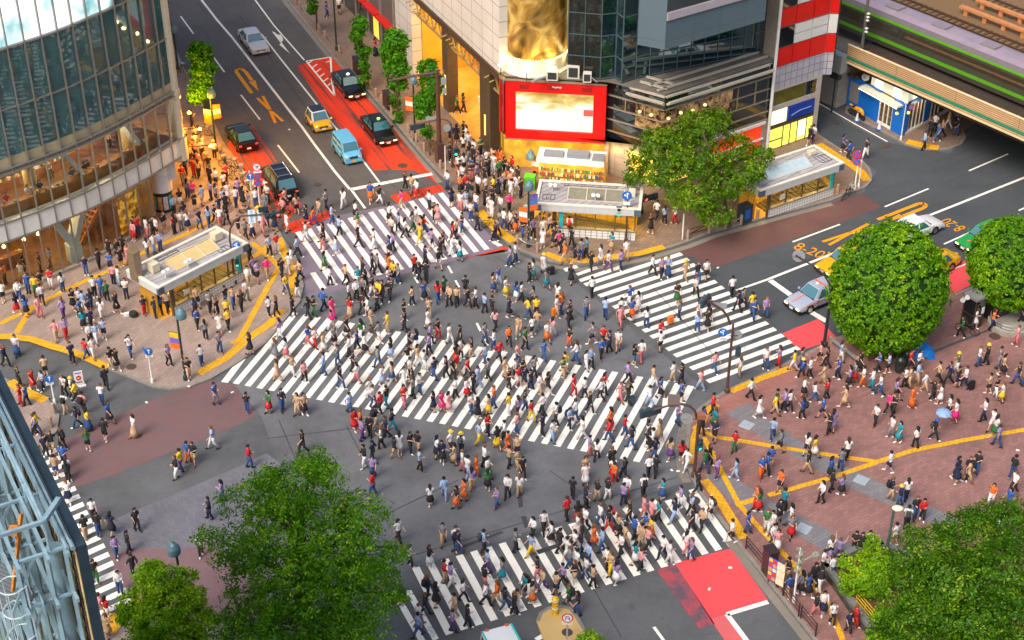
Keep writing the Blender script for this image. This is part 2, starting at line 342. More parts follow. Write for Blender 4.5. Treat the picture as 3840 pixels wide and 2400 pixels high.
pavement(P_PLAZA, brick_p, (0, 17))
pavement([(2011, 2328), (2023, 2296), (2055, 2276), (2099, 2269), (2142, 2278), (2166, 2308), (2198, 2360), (2300, 2520), (2090, 2520), (2040, 2400)], island_m, (0, 8))
pavement([(-60, 1380), (35, 1425), (180, 1495), (222, 1555), (213, 1615), (170, 1655), (110, 1690), (-60, 1640)], paver_l, (0, 6))
pavement([(350, 2320), (480, 2285), (760, 2300), (1020, 2420), (1100, 2560), (330, 2560)], paver_l, (0, 4))
pavement([(3168, 418), (3376, 528), (3396, 540), (3455, 556), (3515, 560), (3563, 556), (3606, 540), (3622, 516), (3612, 486), (3720, 420), (3600, 300), (3200, 300)], paver_c, (0, 8))
def ground_z(x, y):
    for poly, h in PAVES:
        if inside((x, y), poly): return h
    return 0.0
def Gz(px, py):
    p = G(px, py); h = ground_z(p.x, p.y)
    return G(px, py, h) if h else p
# darker and lighter paving bands let into the plaza and pavements
grey_band = tile_mat('grey_paver_band', srgb(124, 122, 126), srgb(112, 110, 116), srgb(92, 90, 94), 0.42, 0.21, rot=-0.62, var=0.12)
_iz = [0.1345]
def inlay(px, m, z=None, name='paving_band'): _iz[0] += 0.0006; return sheet(name, None, z or _iz[0], m, [G(p[0], p[1], 0.13) for p in px])
inlay([(2715, 1545), (2790, 1500), (2900, 1590), (3110, 1720), (3260, 1790), (3620, 1960), (3540, 1985), (3190, 1830), (2890, 1660)], grey_band)
inlay([(2640, 1780), (2720, 1770), (2900, 1885), (3140, 2005), (3260, 2090), (3170, 2110), (3080, 2060), (2900, 1950), (2760, 1900)], grey_band)
inlay([(2590, 1560), (2690, 1500), (2960, 1390), (3100, 1330), (3130, 1360), (2960, 1440), (2700, 1560), (2640, 1610)], tile_mat('pink_paver_band', srgb(158, 106, 95), srgb(142, 98, 90), srgb(132, 92, 86), 0.42, 0.21, rot=0.55, var=0.14))
# tactile yellow strips
tact = tile_mat('tactile_paving', srgb(226, 170, 30), srgb(214, 158, 24), srgb(186, 134, 24), 0.3, 0.3, rot=0.3, ms=0.02, offset=0, var=0.12, big=1.2)
def strip(px, wd, z=0.139, m=tact, name='tactile_paving', lift=0.13):
    pts = [G(p[0], p[1], lift) for p in px]; mb = MB()
    off = []
    for i, p in enumerate(pts):
        d1 = (pts[i] - pts[i - 1]).normalized() if i else (pts[1] - pts[0]).normalized()
        d2 = (pts[i + 1] - pts[i]).normalized() if i < len(pts) - 1 else d1
        d = (d1 + d2).normalized(); o = Vector((-d.y, d.x, 0)); off.append(o * (wd / 2 / max(0.5, o.dot(Vector((-d1.y, d1.x, 0))))))
    for i in range(len(pts) - 1):
        a, b = pts[i], pts[i + 1]; q = [a - off[i], b - off[i + 1], b + off[i + 1], a + off[i]]
        mb.quad(*[(v.x, v.y, z) for v in q])
    return tag(mb.build(name, m), kind='structure')
strip([(-40, 1262), (40, 1262), (120, 1272), (200, 1300), (290, 1325), (405, 1378)], 0.62)
strip([(0, 1214), (100, 1165), (250, 1085), (420, 1010), (560, 935), (690, 882), (830, 800)], 0.42, 0.140)
strip([(62, 1248), (120, 1150)], 0.42)
strip([(1045, 893), (1062, 940), (1095, 1010), (1100, 1060), (1092, 1105)], 0.6)
strip([(945, 910), (1000, 955), (1048, 1000), (985, 1110), (900, 1270), (870, 1290)], 0.42, 0.141)
strip([(870, 1000), (960, 958), (1010, 920)], 0.42)
strip([(745, 1400), (850, 1340), (940, 1262), (1010, 1215), (1060, 1160)], 0.62)
strip([(380, 2330), (455, 2345)], 1.4)
strip([(35, 1430), (100, 1470), (170, 1502)], 0.7)
strip([(1796, 790), (1860, 858), (1925, 905)], 0.75)
strip([(2045, 950), (2110, 975), (2190, 978), (2290, 965), (2400, 950), (2490, 925)], 0.62)
strip([(1965, 830), (2010, 800), (2020, 760)], 0.6)
strip([(3070, 540), (3172, 605), (3230, 645), (3252, 678)], 0.7)
strip([(3055, 635), (3120, 700)], 0.5)
strip([(3400, 530), (3460, 545), (3520, 555)], 0.9)
strip([(2740, 1468), (2850, 1420), (2970, 1378)], 0.5)
strip([(2690, 1515), (2650, 1540), (2605, 1640), (2598, 1740)], 0.5)
strip([(2600, 1600), (2690, 1640), (2760, 1650), (2890, 1672), (3070, 1700), (3290, 1732), (3420, 1690), (3620, 1650), (3840, 1612), (4150, 1560)], 0.36, 0.140)
strip([(3290, 1733), (3120, 1790), (2880, 1858)], 0.36, 0.141)
strip([(2640, 1640), (2690, 1740), (2770, 1890), (2830, 1960), (2960, 2100), (3100, 2250), (3160, 2400)], 0.34, 0.142)
strip([(2640, 1800), (2690, 1860), (2790, 2020)], 0.62, 0.143)
strip([(2760, 1895), (2840, 1870)], 0.4, 0.144)
# orange-lit strip of pavement beside the glass building is lit by its lamps (see glass_building)

# ------------------------------------------------------------------ painted markings
white_p = road_mat('white_road_paint', srgb(232, 231, 222), 0.07, patch=srgb(146, 144, 142), pth=(0.58, 0.74), seed=13)
orange_p = road_mat('orange_road_paint', srgb(226, 150, 22), 0.08, patch=srgb(120, 98, 80), pth=(0.66, 0.76), seed=14)
Z1 = 0.020
def stripes(mb, b0, b1, t0, t1, n, fw=0.5, z=Z1, clip=None):
    """n zebra bars evenly spaced in the place between two measured end bars"""
    B0, B1, T0, T1 = G(*b0), G(*b1), G(*t0), G(*t1)
    for i in range(n):
        t = i / (n - 1); b, tp = lerp(B0, B1, t), lerp(T0, T1, t)
        s = (B1 - B0) / (n - 1) * fw / 2; s2 = (T1 - T0) / (n - 1) * fw / 2
        if clip and i in clip: f0, f1 = clip[i]; b, tp = lerp(b, tp, f0), lerp(b, tp, f1)
        q = [b - s, b + s, tp + s2, tp - s2]; e = (s.cross(tp - b)).z
        q = [(v.x, v.y, z) for v in q]
        mb.poly(q if e > 0 else q[::-1])
r1 = lambda x, y: (1060 + x / 1.615, 700 + y / 1.615)
r2 = lambda x, y: (780 + x / 1.447, 1180 + y / 1.447)
r3 = lambda x, y: (1700 + x / 1.447, 1260 + y / 1.447)
r4 = lambda x, y: (2100 + x / 1.447, 900 + y / 1.447)
def qpx(mb, px, z=Z1):
    pts = [G(*p) for p in px]; A = sum(pts[i].x * pts[i - 1].y - pts[i - 1].x * pts[i].y for i in range(len(pts)))
    pts = [(p.x, p.y, z) for p in pts]; mb.poly(pts if A < 0 else pts[::-1])
zb = MB(); stripes(zb, r1(318, 600), r1(1238, 381), r1(92, 275), r1(955, 40), 15)
qpx(zb, [r1(165, 525), r1(198, 518), r1(266, 615), r1(230, 627)]); qpx(zb, [r1(1262, 336), r1(1285, 330), r1(1335, 356), r1(1305, 364)])
tag(zb.build('crosswalk', white_p), kind='structure')
zb = MB(); stripes(zb, (884, 1440), (2436, 1742), (1109, 1173), (2591, 1448), 34)
qpx(zb, [r2(70, 366), r2(108, 371), r2(205, 241), r2(170, 238)]); tag(zb.build('crosswalk', white_p), kind='structure')
zb = MB(); stripes(zb, r4(135, 245), r4(800, 770), r4(660, 75), r4(1295, 585), 17)
qpx(zb, [r4(100, 214), r4(320, 140), r4(335, 155), r4(112, 230)]); qpx(zb, [r4(85, 183), r4(195, 143), r4(208, 157), r4(98, 195)]); qpx(zb, [r4(18, 157), r4(85, 135), r4(100, 150), r4(32, 174)])
tag(zb.build('crosswalk', white_p), kind='structure')
zb = MB(); stripes(zb, (1686, 2379), (2745, 2048), (1559, 2129), (2594, 1836), 21, clip={17: (0, 1), 18: (0, .94), 16: (0, .93)})
stripes(zb, (1635, 2400), (1592, 2420), (1530, 2215), (1480, 2222), 2); tag(zb.build('crosswalk', white_p), kind='structure')
zb = MB(); R0, R1 = G(226, 1716), G(476, 2212); sd_ = (G(398, 2042) - G(330, 2072)).normalized()
for i in range(-1, 19):
    c = lerp(R0, R1, i / 16); h = (R1 - R0) / 16 * 0.26
    q = [c - h, c + h, c + h - sd_ * 3.4, c - h - sd_ * 3.4]; zb.poly([(v.x, v.y, Z1) for v in q][::-1])
tag(zb.build('crosswalk', white_p), kind='structure')
lm = MB()
def line(pxs, wd=0.15, z=Z1, mb=None):
    pts = [G(*p) for p in pxs]
    for i in range(len(pts) - 1):
        a, b = pts[i], pts[i + 1]; d = (b - a).normalized(); o = Vector((-d.y, d.x, 0)) * wd / 2
        (mb or lm).poly([(v.x, v.y, z) for v in (a - o, b - o, b + o, a + o)])
r6 = lambda x, y: (800 + x / 1.142, y / 1.142)
line([r6(-60, -12), r6(15, 85), r6(80, 160), r6(380, 545), r6(430, 615), r6(520, 735), r6(585, 812)], 0.22)
line([r6(590, 812), r6(650, 893)], 0.2)
line([r6(205, 145), r6(290, 255), r6(548, 578)], 0.16); line([r6(635, 680), r6(714, 785)], 0.16)
line([r6(175, -5), r6(260, 110), r6(390, 258)], 0.15)
line([r6(590, 812), r6(937, 745)], 0.45)
line([r6(118, 407), r6(200, 513)], 0.15); line([r6(276, 622), r6(368, 740)], 0.15); line([r6(-10, 230), r6(48, 310)], 0.15); line([r6(-140, 70), r6(-85, 145)], 0.15)
line([r6(398, 262), r6(502, 245), r6(508, 350), r6(520, 412), r6(398, 262)], 0.16, 0.0205)
for i in range(6):
    a = lerp(Vector(r6(405, 270)), Vector(r6(500, 388)), (i + 0.1) / 6); line([(a.x, a.y), (a.x + 19, a.y - 14)], 0.14, 0.021)
line([r6(482, 268), r6(500, 262)], 0.14, 0.021)
# white straight-on arrow
qpx(lm, [r6(250, 135), r6(262, 138), r6(300, 172), r6(292, 182), r6(328, 230), r6(282, 192), r6(290, 186)], 0.0205)
qpx(lm, [r6(266, 148), r6(290, 150), r6(299, 165), r6(292, 172)], 0.021)
line([(2880, 1048), (3340, 866), (3840, 667), (4100, 560)], 0.24); line([r4(955, 275), (2880, 1048)], 0.2)
line([(2888, 1052), (3000, 1132)], 0.45); line([(3020, 1158), (3100, 1206)], 0.45)
for a, b in (((2972, 908), (3150, 842)), ((3318, 776), (3482, 708)), ((3634, 641), (3780, 578)), ((3540, 916), (3660, 862)), ((3820, 790), (3900, 755)), ((3575, 1008), (3640, 985))): line([a, b], 0.16)
line([(3072, 389), (3200, 462), (3328, 532)], 0.14)
line([(2452, 2352), (2560, 2500)], 0.18); line([(2880, 2258), (2726, 2304), (2850, 2470)], 0.3)
for a, b in (((1555, 1040), (1568, 1062)), ((1680, 998), (1695, 1025)), ((1708, 1052), (1722, 1078)), ((1598, 1135), (1612, 1160)), ((1788, 1212), (1802, 1242)), ((1818, 1272), (1830, 1296))): line([a, b], 0.16, 0.0205)
line([(2010, 2400), (2045, 2380)], 0.3)
tag(lm.build('lane_markings', white_p), kind='structure')
om = MB()
def omark(pxs, wd=0.3, z=Z1): line(pxs, wd, z, om)
omark([r6(165, 400), r6(110, 325), r6(97, 306), r6(104, 297), r6(122, 296), r6(138, 308), r6(165, 345)], 0.34)
qpx(om, [r6(152, 352), r6(180, 344), r6(194, 391)], 0.0205)
omark([r6(188, 420), r6(240, 470)], 0.26); omark([r6(212, 412), r6(243, 470)], 0.26, 0.0205); omark([r6(243, 475), r6(266, 527)], 0.26); omark([r6(250, 478), r6(298, 520)], 0.26, 0.0205)
c4 = lambda x, y: (2880 + x / 2.52, 600 + y / 2.52)
omark([c4(1035, 565), c4(1420, 415), c4(1470, 410), c4(1495, 430), c4(1470, 455), c4(1280, 530)], 0.34)
qpx(om, [c4(1290, 540), c4(1235, 512), c4(1090, 595)], 0.0205)
omark([c4(955, 602), c4(780, 690)], 0.26); omark([c4(990, 640), c4(780, 695)], 0.26, 0.0205); omark([c4(515, 775), c4(770, 690)], 0.26); omark([c4(575, 805), c4(775, 695)], 0.26, 0.0205)
omark([c4(1690, 915), c4(1790, 880)], 0.3); omark([c4(1695, 900), c4(1760, 875)], 0.3, 0.0205)
for (x0, y0, x1, y1) in ((300, 825, 480, 893), (1810, 645, 1690, 580)):
    a, b = G(*c4(x0, y0)), G(*c4(x1, y1)); d = (b - a).normalized(); c = (a + b) / 2; u = Vector((-d.y, d.x, 0))
    L_ = (b - a).length
    M = Matrix(((d.x, u.x, 0, c.x), (d.y, u.y, 0, c.y), (0, 0, 1, Z1), (0, 0, 0, 1)))
    M = M @ Matrix.Diagonal((L_ * 1.33 / 2.05, 1.25, 1, 1)); text_mesh('8-20', 1.25, om, M)
tag(om.build('lane_markings', orange_p), kind='structure')
# repair patches and slots in the asphalt
pm = MB()
for px in ([(1690, 2062), (1880, 1992), (1888, 1998), (1700, 2070)], [(1940, 1820), (1952, 1812), (1962, 1900), (1945, 1905)], [(1953, 1938), (1972, 1935), (1985, 1978), (1968, 1982)], [(2245, 1880), (2262, 1874), (2420, 2140), (2400, 2145)], [(2010, 2065), (2150, 2020), (2158, 2032), (2020, 2080)]): qpx(pm, px, 0.024)
for a, b in (((1045, 1575), (1140, 1800)), ((1300, 1600), (1400, 1790)), ((1000, 1645), (1330, 1606)), ((2060, 1765), (2265, 1905)), ((1380, 1960), (1720, 1800)), ((1130, 1180), (1420, 1120)), ((2000, 1040), (2250, 1240)), ((2450, 1080), (2700, 1360)), ((2180, 2130), (2330, 2390)), ((900, 60), (1230, 520)), ((1480, 700), (1420, 660)), ((2960, 1000), (3300, 880)), ((1850, 960), (2080, 1080)), ((1560, 2080), (2540, 1790))): line([a, b], .05, .0248, pm)
tag(pm.build('road_repairs', road_mat('fresh_asphalt', srgb(66, 67, 72), 0.15, seed=17)), kind='structure')
# gutter of small setts round the plaza corner
strip([(2980, 1360), (2880, 1402), (2735, 1470), (2650, 1520), (2600, 1565), (2560, 1610), (2548, 1680), (2556, 1760), (2575, 1810)], 0.55, 0.006, tile_mat('gutter_setts', srgb(140, 132, 122), srgb(116, 110, 104), srgb(84, 80, 78), 0.12, 0.12, var=0.2), 'gutter', 0.0)
gut = road_mat('gutter_concrete', srgb(128, 122, 114), 0.2, seed=23)
strip([(1040, -30), (1262, 245), (1350, 330), (1580, 606), (1650, 685)], 0.5, 0.006, gut, 'gutter', 0.0)
strip([(1905, 950), (2035, 995), (2166, 1012), (2300, 998), (2440, 968), (2580, 926), (2680, 886), (2880, 830), (3120, 765)], 0.45, 0.0125, gut, 'gutter', 0.0)
strip([(2735, 2030), (2870, 2205), (3040, 2420)], 0.5, 0.0245, gut, 'gutter', 0.0)
# manholes and drains
mh = mat('cast_iron_cover', srgb(86, 74, 66), 0.6, 0.3, var=0.25, scale=12, bump=0.4, bscale=60)
MHS = [(493, 1376, 'brown round manhole cover on the left plaza near the blue kerb sign', .34), (1404, 1240, 'dark manhole cover at the upper edge of the diagonal crossing', .42), (2600, 1878, 'dark manhole cover among the front crossing bars', .42), (3730, 1262, 'round brick-filled manhole cover on plaza below the phone booth', .4), (3320, 548, 'manhole cover on the side street in front of the corner shelter', .38), (3137, 462, 'manhole cover on the side street beside the motorcycle', .3), (1190, 693, 'worn manhole cover on the road behind the black minivan', .3), (910, 793, 'round cover on the left pavement near the crossing signal', .36), (2127, 2372, 'round cover let into the sandy traffic island', .3), (1510, 622, 'square cover in the red bus lane near its stop line', .4), (808, 672, 'oval cover on the orange lit pavement', .36)]
for x, y, lab, r in MHS:
    p = Gz(x, y); p.z += 0.026; mb = MB(); mb.lathe([(r, 0), (r, .004), (r - .05, .006), (r - .06, .003), (0.001, .004)], p, 20)
    tag(mb.build('manhole_cover', mh), lab, 'manhole cover')
for x, y, lab in ((2800, 1594, 'pale steel access hatch in the grey paving band, nearest the corner signal'), (3230, 1800, 'pale steel access hatch in the grey paving band behind the lamp post'), (3014, 1982, 'pale steel access hatch in the lower grey paving band'), (1975, 780, 'pale paving hatch beside the banner lamp post')):
    p = Gz(x, y); mb = MB(); mb.box((p.x, p.y, .136), .8, .8, .012, -.62); tag(bevel(mb.build('access_hatch', mat('hatch_steel', srgb(176, 186, 194), .4, .3, var=.1)), .004, 1), lab, 'hatch')
# ================================================================== buildings
class Fr:
    """upright working plane from p0 to p1: pt(s, out, z); out>0 is towards the street"""
    def __init__(s, p0, p1, flip=False):
        s.p0 = Vector((p0[0], p0[1], 0)); d = Vector((p1[0] - p0[0], p1[1] - p0[1], 0)); s.L = d.length; s.u = d / s.L
        s.n = Vector((s.u.y, -s.u.x, 0)) * (-1 if flip else 1); s.ang = atan2(s.u.y, s.u.x)
    def pt(s, a, o, z): q = s.p0 + s.u * a + s.n * o; return Vector((q.x, q.y, z))
    def s_of(s, px, py, z):
        """distance along the plane of the photo pixel's view ray"""
        d = G(px, py, 0) - Vector((0, 0, CH)); o = Vector((0, 0, CH)); k = (s.p0 - o).dot(s.n) / d.dot(s.n); q = o + d * k
        return (q - s.p0).dot(s.u), q.z
    def rect(s, mb, a0, a1, z0, z1, o=0.0, k=None):
        q = [s.pt(a0, o, z0), s.pt(a1, o, z0), s.pt(a1, o, z1), s.pt(a0, o, z1)]; mb.poly(q, k)
    def slab(s, mb, a0, a1, z0, z1, o0, o1, k=None):
        c = s.pt((a0 + a1) / 2, (o0 + o1) / 2, z0); mb.box(c, a1 - a0, abs(o1 - o0), z1 - z0, s.ang, k)
    def prect(s, mb, px, o=0.0, k=None, dz=0):
        """polygon given by photo pixels, lying in this plane"""
        pts = []
        for p in px:
            d = G(p[0], p[1], 0) - Vector((0, 0, CH)); og = Vector((0, 0, CH)); b = s.p0 + s.n * o
            kk = (b - og).dot(s.n) / d.dot(s.n); pts.append(og + d * kk)
        mb.poly(pts, k)
def point_lamp(name, p, col, watt, rad=0.15):
    l = bpy.data.lights.new(name, 'POINT'); l.energy = watt; l.color = col; l.shadow_soft_size = rad
    o = bpy.data.objects.new(name, l); COL.objects.link(o); o.location = p; return o
white_m = mat('white_paint', srgb(226, 226, 224), .5, var=.06)
offw = mat('off_white_panel', srgb(206, 204, 198), .5, var=.08)
steel = mat('brushed_steel', srgb(168, 172, 174), .35, .6, var=.1, scale=8)
alu = mat('aluminium_mullion', srgb(150, 148, 142), .4, .5, var=.1)
dkmetal = mat('dark_metal', srgb(52, 52, 56), .5, .3, var=.15)
brown_m = mat('brown_pole_paint', srgb(86, 62, 56), .5, .1, var=.2, scale=6)
black_m = mat('black_paint', srgb(30, 30, 33), .45, var=.2)
beige_m = mat('beige_panel', srgb(196, 176, 140), .6, var=.1)
conc = mat('concrete', srgb(150, 146, 138), .85, var=.2, scale=1.5, bump=.2)
grey_m = mat('grey_panel', srgb(140, 146, 150), .5, .1, var=.1)
# ---------------------------------------------------------------- curved glass building on the left
def glass_building():
    raw = [(-24.9, 109.2), (-25.9, 107.5), (-26.86, 105.87), (-28.7, 103.1), (-30.65, 100.6), (-33.0, 98.3), (-35.42, 96.23), (-38.7, 93.9), (-43, 91.2), (-48, 88.6)]
    pts = [Vector((x, y, 0)) for x, y in raw]; seg = [0]
    for i in range(1, len(pts)): seg.append(seg[-1] + (pts[i] - pts[i - 1]).length)
    def at(s, off=0.0, z=0.0):
        i = 0
        while i < len(seg) - 2 and seg[i + 1] < s: i += 1
        f = (s - seg[i]) / (seg[i + 1] - seg[i])
        a = pts[i + 1] - pts[i]; b0 = pts[i] - pts[max(i - 1, 0)]; b1 = pts[min(i + 2, len(pts) - 1)] - pts[min(i + 1, len(pts) - 2)]
        t = (lerp(((b0.normalized() if b0.length else a.normalized()) + a.normalized()), a.normalized() + (b1.normalized() if b1.length else a.normalized()), f)).normalized()
        p = lerp(pts[i], pts[i + 1], f) + Vector((t.y, -t.x, 0)) * off; return Vector((p.x, p.y, z))
    ST = 1.25; N = int(seg[-1] / ST); S = [i * ST for i in range(N + 1)]
    T = thing('glass_building', 'curved glass corner building with lit cafe on two floors and bright screen above', 'building', (-30, 104, 0))
    def band(mb, z0, z1, off, s0=0.0, k=None):
        ss = [s0] + [s for s in S if s > s0 + .05]
        for a, b in zip(ss, ss[1:]): mb.quad(at(b, off, z0), at(a, off, z0), at(a, off, z1), at(b, off, z1), k)
    def cap(mb, z, o0, o1, s0=0.0, k=None):
        ss = [s0] + [s for s in S if s > s0 + .05]
        for a, b in zip(ss, ss[1:]): mb.quad(at(b, o0, z), at(a, o0, z), at(a, o1, z), at(b, o1, z), k)
    def ring(mb, z0, z1, o0, o1, s0=0.0, k=None): band(mb, z0, z1, o0, s0, k); cap(mb, z1, o0, o1, s0, k); cap(mb, z0, o0, o1, s0, k)
    dk = dark_glass('facade_glass_dark', srgb(66, 102, 102), 0.06, .02); clr = clear_glass('facade_glass_clear', (.82, .9, .86), .05)
    g = MB(); band(g, 10.6, 18.15, 0); g.build('upper_glass', dk, T)
    g = MB(); band(g, 5.85, 9.3, 0.02); g.build('cafe_glass', clr, T)
    g = MB(); band(g, .35, 4.4, .35, 3.6); g.build('ground_floor_glass', clr, T)
    m = MB(); ring(m, 4.4, 5.85, -.12, .6); m.build('white_band', mat('white_band_panel', srgb(226, 226, 220), .45, var=.1, scale=1), T)
    m = MB(); ring(m, 9.75, 10.62, .02, .6); ring(m, 9.3, 9.62, -.05, .5); m.build('spandrel', mat('beige_spandrel', srgb(182, 168, 134), .5, var=.12), T)
    for z, o in ((9.42, -.22), (9.78, -.2), (14.0, -.1), (18.15, -.12), (5.86, -.2), (4.42, -.2)): m = MB(); ring(m, z, z + .13, o, .1); m.build('transom', alu, T)
    mu = MB()
    for s in S:
        a, b = at(s, -.1, 4.4), at(s, -.1, 30); q = at(s, .3, 4.4)
        mu.bar(a, b, .07, .18, up=(q - a).normalized())
        if s > 3.6: mu.bar(at(s, .3, .3), at(s, .3, 4.4), .07, .12, up=(q - a).normalized())
    mu.build('mullion', alu, T)
    pl = MB(); ring(pl, .13, .36, .18, .5, 3.6); pl.build('plinth', conc, T)
    # bright advertising screen behind the top of the curtain wall
    sm, t, p = newmat('screen_picture'); Nn = t.nodes.new; L = t.links.new
    tc = Nn('ShaderNodeTexCoord'); n = Nn('ShaderNodeTexNoise'); n.inputs['Scale'].default_value = .35; n.inputs['Detail'].default_value = 3; L(tc.outputs['Object'], n.inputs[0])
    r = Nn('ShaderNodeValToRGB'); e = r.color_ramp.elements; e[0].position = .36; e[0].color = (.06, .34, .36, 1); e[1].position = .52; e[1].color = (.95, 1, 1, 1)
    L(n.outputs[0], r.inputs[0]); L(r.outputs[0], p.inputs['Emission Color']); p.inputs['Emission Strength'].default_value = 1.0; p.inputs['Base Color'].default_value = (.1, .2, .2, 1)
    sc = MB(); band(sc, 18.3, 30, .06, 4.0); sc.build('screen', sm, T)
    g = MB()
    for a, b in zip([s for s in S if s < 4.1], [s for s in S if 0 < s < 5.1]): g.quad(at(b, 0, 18.2), at(a, 0, 18.2), at(a, 0, 30), at(b, 0, 30))
    g.build('upper_glass', dk, T)
    # corner column
    c = MB(); p0 = at(-.0, .2); c.tube([(p0.x, p0.y, 4.1), (p0.x, p0.y, 30)], .42, 20); c.tube([(p0.x, p0.y, 9.3), (p0.x, p0.y, 9.9)], .5, 20); c.tube([(p0.x, p0.y, 4.1), (p0.x, p0.y, 5.9)], .55, 20)
    c.build('corner_column', mat('column_cladding', srgb(196, 188, 166), .4, .1, var=.1), T, smooth=False)
    # inside: floors, ceilings, back walls
    warm = mat('cafe_wall', srgb(152, 122, 80), .7, var=.3, scale=.6)
    floor = mat('cafe_floor', srgb(120, 84, 52), .6, var=.25, scale=1.5)
    for a in ((.15, .3, 11, 3.2), (5.7, .1, 11, 0)): i = MB(); cap(i, *a); i.build('cafe_floor', floor, T)
    i = MB(); cap(i, 4.38, .6, 11, 3.2); cap(i, 9.3, .4, 11); i.build('cafe_ceiling', mat('cafe_ceiling', srgb(150, 120, 84), .8, var=.2), T)
    i = MB(); band(i, .15, 4.38, 8, 3.2); band(i, 5.7, 9.3, 7.5); i.build('cafe_back_wall', warm, T)
    i = MB(); ss = 3.3; i.quad(at(ss, .4, .15), at(ss, 9, .15), at(ss, 9, 4.4), at(ss, .4, 4.4)); i.build('cafe_end_wall', warm, T)
    # bar counters with goods
    for s0, s1, o, z0, h in ((14, 24, 3.2, .15, 1.05), (1.5, 26, .75, 5.7, .95), (1.5, 26, 4.2, 5.7, .8)):
        ct = MB(); ss = [s0 + k * .8 for k in range(int((s1 - s0) / .8))]
        for a, b in zip(ss, ss[1:]):
            q = [at(a, o, z0), at(b, o, z0), at(b, o + .55, z0), at(a, o + .55, z0)]; ct.prism(q, z0, z0 + h)
        ct.build('counter', mat('counter_wood', srgb(150, 92, 40), .45, var=.3, scale=2), T)
    gd = MB()
    for k in range(120):
        s = random.uniform(2, 25); up = random.random() < .5; o, z = ((.95, 6.66), (4.4, 6.5))[random.random() < .5] if up or s < 14 else (random.uniform(3.3, 3.7), 1.2)
        gd.box(at(s, o, z), random.uniform(.1, .3), random.uniform(.1, .22), random.uniform(.04, .22), random.random() * 3, random.randrange(4))
    tag(gd.build('tableware', [white_m, mat('green_card', srgb(40, 120, 70)), beige_m, mat('amber_box', srgb(220, 150, 30))], T), kind='stuff')
    # slanting white steel braces and round columns
    for s0, s1, z0, z1, o in ((4.6, 3.1, 8.9, 6.2, 1.4), (10.6, 8.6, 9.2, 6.0, 1.5), (17.5, 19.8, 9.2, 5.8, 1.2), (20.3, 22.5, 9.2, 6.0, 1.6)): br = MB(); br.bar(at(s0, o, z0), at(s1, o, z1), .3, .85, up=(at(s0, 2, 0) - at(s0, 0, 0))); br.build('white_brace', mat('brace_white', srgb(206, 210, 206), .5, var=.06), T)
    br = MB()
    for s in (9.4, 12.2): br.bar(at(s, 1.4, 4.4), at(10.9, 1.2, 1.5), .8, .5)
    br.prism([at(10.4, .8), at(11.4, .8), at(11.3, 1.6), at(10.5, 1.6)], .15, 1.6); br.build('white_brace', mat('brace_white', srgb(206, 210, 206)), T)
    for s in (3.4, 12.8, 22): q = at(s, 2.2, 0); cl = MB(); cl.tube([(q.x, q.y, 5.7), (q.x, q.y, 9.3)], .45, 16); cl.build('round_column', mat('cafe_column', srgb(206, 176, 116), .6, var=.1), T)
    st = MB()
    for k in range(14): a, b = 9.2 - k * .33, 9.2 - (k + 1) * .33; q = [at(a, 2.6), at(b, 2.6), at(b, 4), at(a, 4)]; st.prism(q, .15 + k * .3, .22 + k * .3)
    st.bar(at(9.2, 2.5, 1.0), at(4.6, 2.5, 5.2), .08); st.bar(at(9.2, 2.5, 0.3), at(4.6, 2.5, 4.4), .1, .3); st.build('staircase', mat('stair_wood', srgb(188, 120, 50), .5, var=.2), T)
    dp = MB(); dp.quad(at(6.6, .9, .4), at(4.4, .9, .4), at(4.4, .9, 3.4), at(6.6, .9, 3.4)); 
    dm, t, p = newmat('amber_display'); Nn = t.nodes.new; L = t.links.new; n = Nn('ShaderNodeTexNoise'); n.inputs['Scale'].default_value = 2.2; n.inputs['Detail'].default_value = 6
    tc = Nn('ShaderNodeTexCoord'); L(tc.outputs['Object'], n.inputs[0]); r = Nn('ShaderNodeValToRGB'); r.color_ramp.elements[0].position = .4; r.color_ramp.elements[0].color = (.16, .06, .005, 1); r.color_ramp.elements[1].position = .62; r.color_ramp.elements[1].color = (.9, .42, .03, 1)
    L(n.outputs[0], r.inputs[0]); L(r.outputs[0], p.inputs['Base Color']); L(r.outputs[0], p.inputs['Emission Color']); p.inputs['Emission Strength'].default_value = .5
    dp.build('display_wall', dm, T)
    lamp_m = emit('pendant_glow', (1, .62, .2), 9)
    for k in range(12):
        s, o = 13.2 + (k % 6) * 1.55 + random.uniform(-.3, .3), 1.3 + (k // 6) * 1.9; q = at(s, o, 3.3)
        lb = MB(); lb.lathe([(.001, -.1), (.11, -.05), (.13, .05), (.06, .14), (.02, .2)], q, 10); lb.tube([(q.x, q.y, 3.5), (q.x, q.y, 4.38)], .012, 5); lb.build('pendant_lamp', lamp_m, T)
    for s, o in ((6, 3), (12, 3.2), (17, 3), (22, 3)): point_lamp('cafe_light', at(s, o, 3.9), (1, .7, .34), 280, .3).parent = None
    for s in (6, 10, 14, 19, 24): point_lamp('cafe_light', at(s, 2.6, 8.9), (1, .8, .5), 230, .3)
    # side of the building along the road, roof slab
    sd2 = MB(); q0 = at(0, .3); q1 = q0 - DA * 34; q2 = q1 - NA * 14; q3 = at(26, 12)
    sd2.prism([q0, q1, q2, q3, at(20, 10.5), at(12, 10.5), at(6, 10.5), at(2, 9)], 10.7, 29.8); sd2.build('tower_core', mat('core_wall', srgb(120, 120, 116), .7, var=.15), T)
    lw = MB(); q0b = q0 - DA * 6 - NA * 1.5; lw.prism([q0b, q1 - NA * 1.5, q2, q0b - NA * 9], .1, 10.8); lw.build('shop_wall', warm, T)
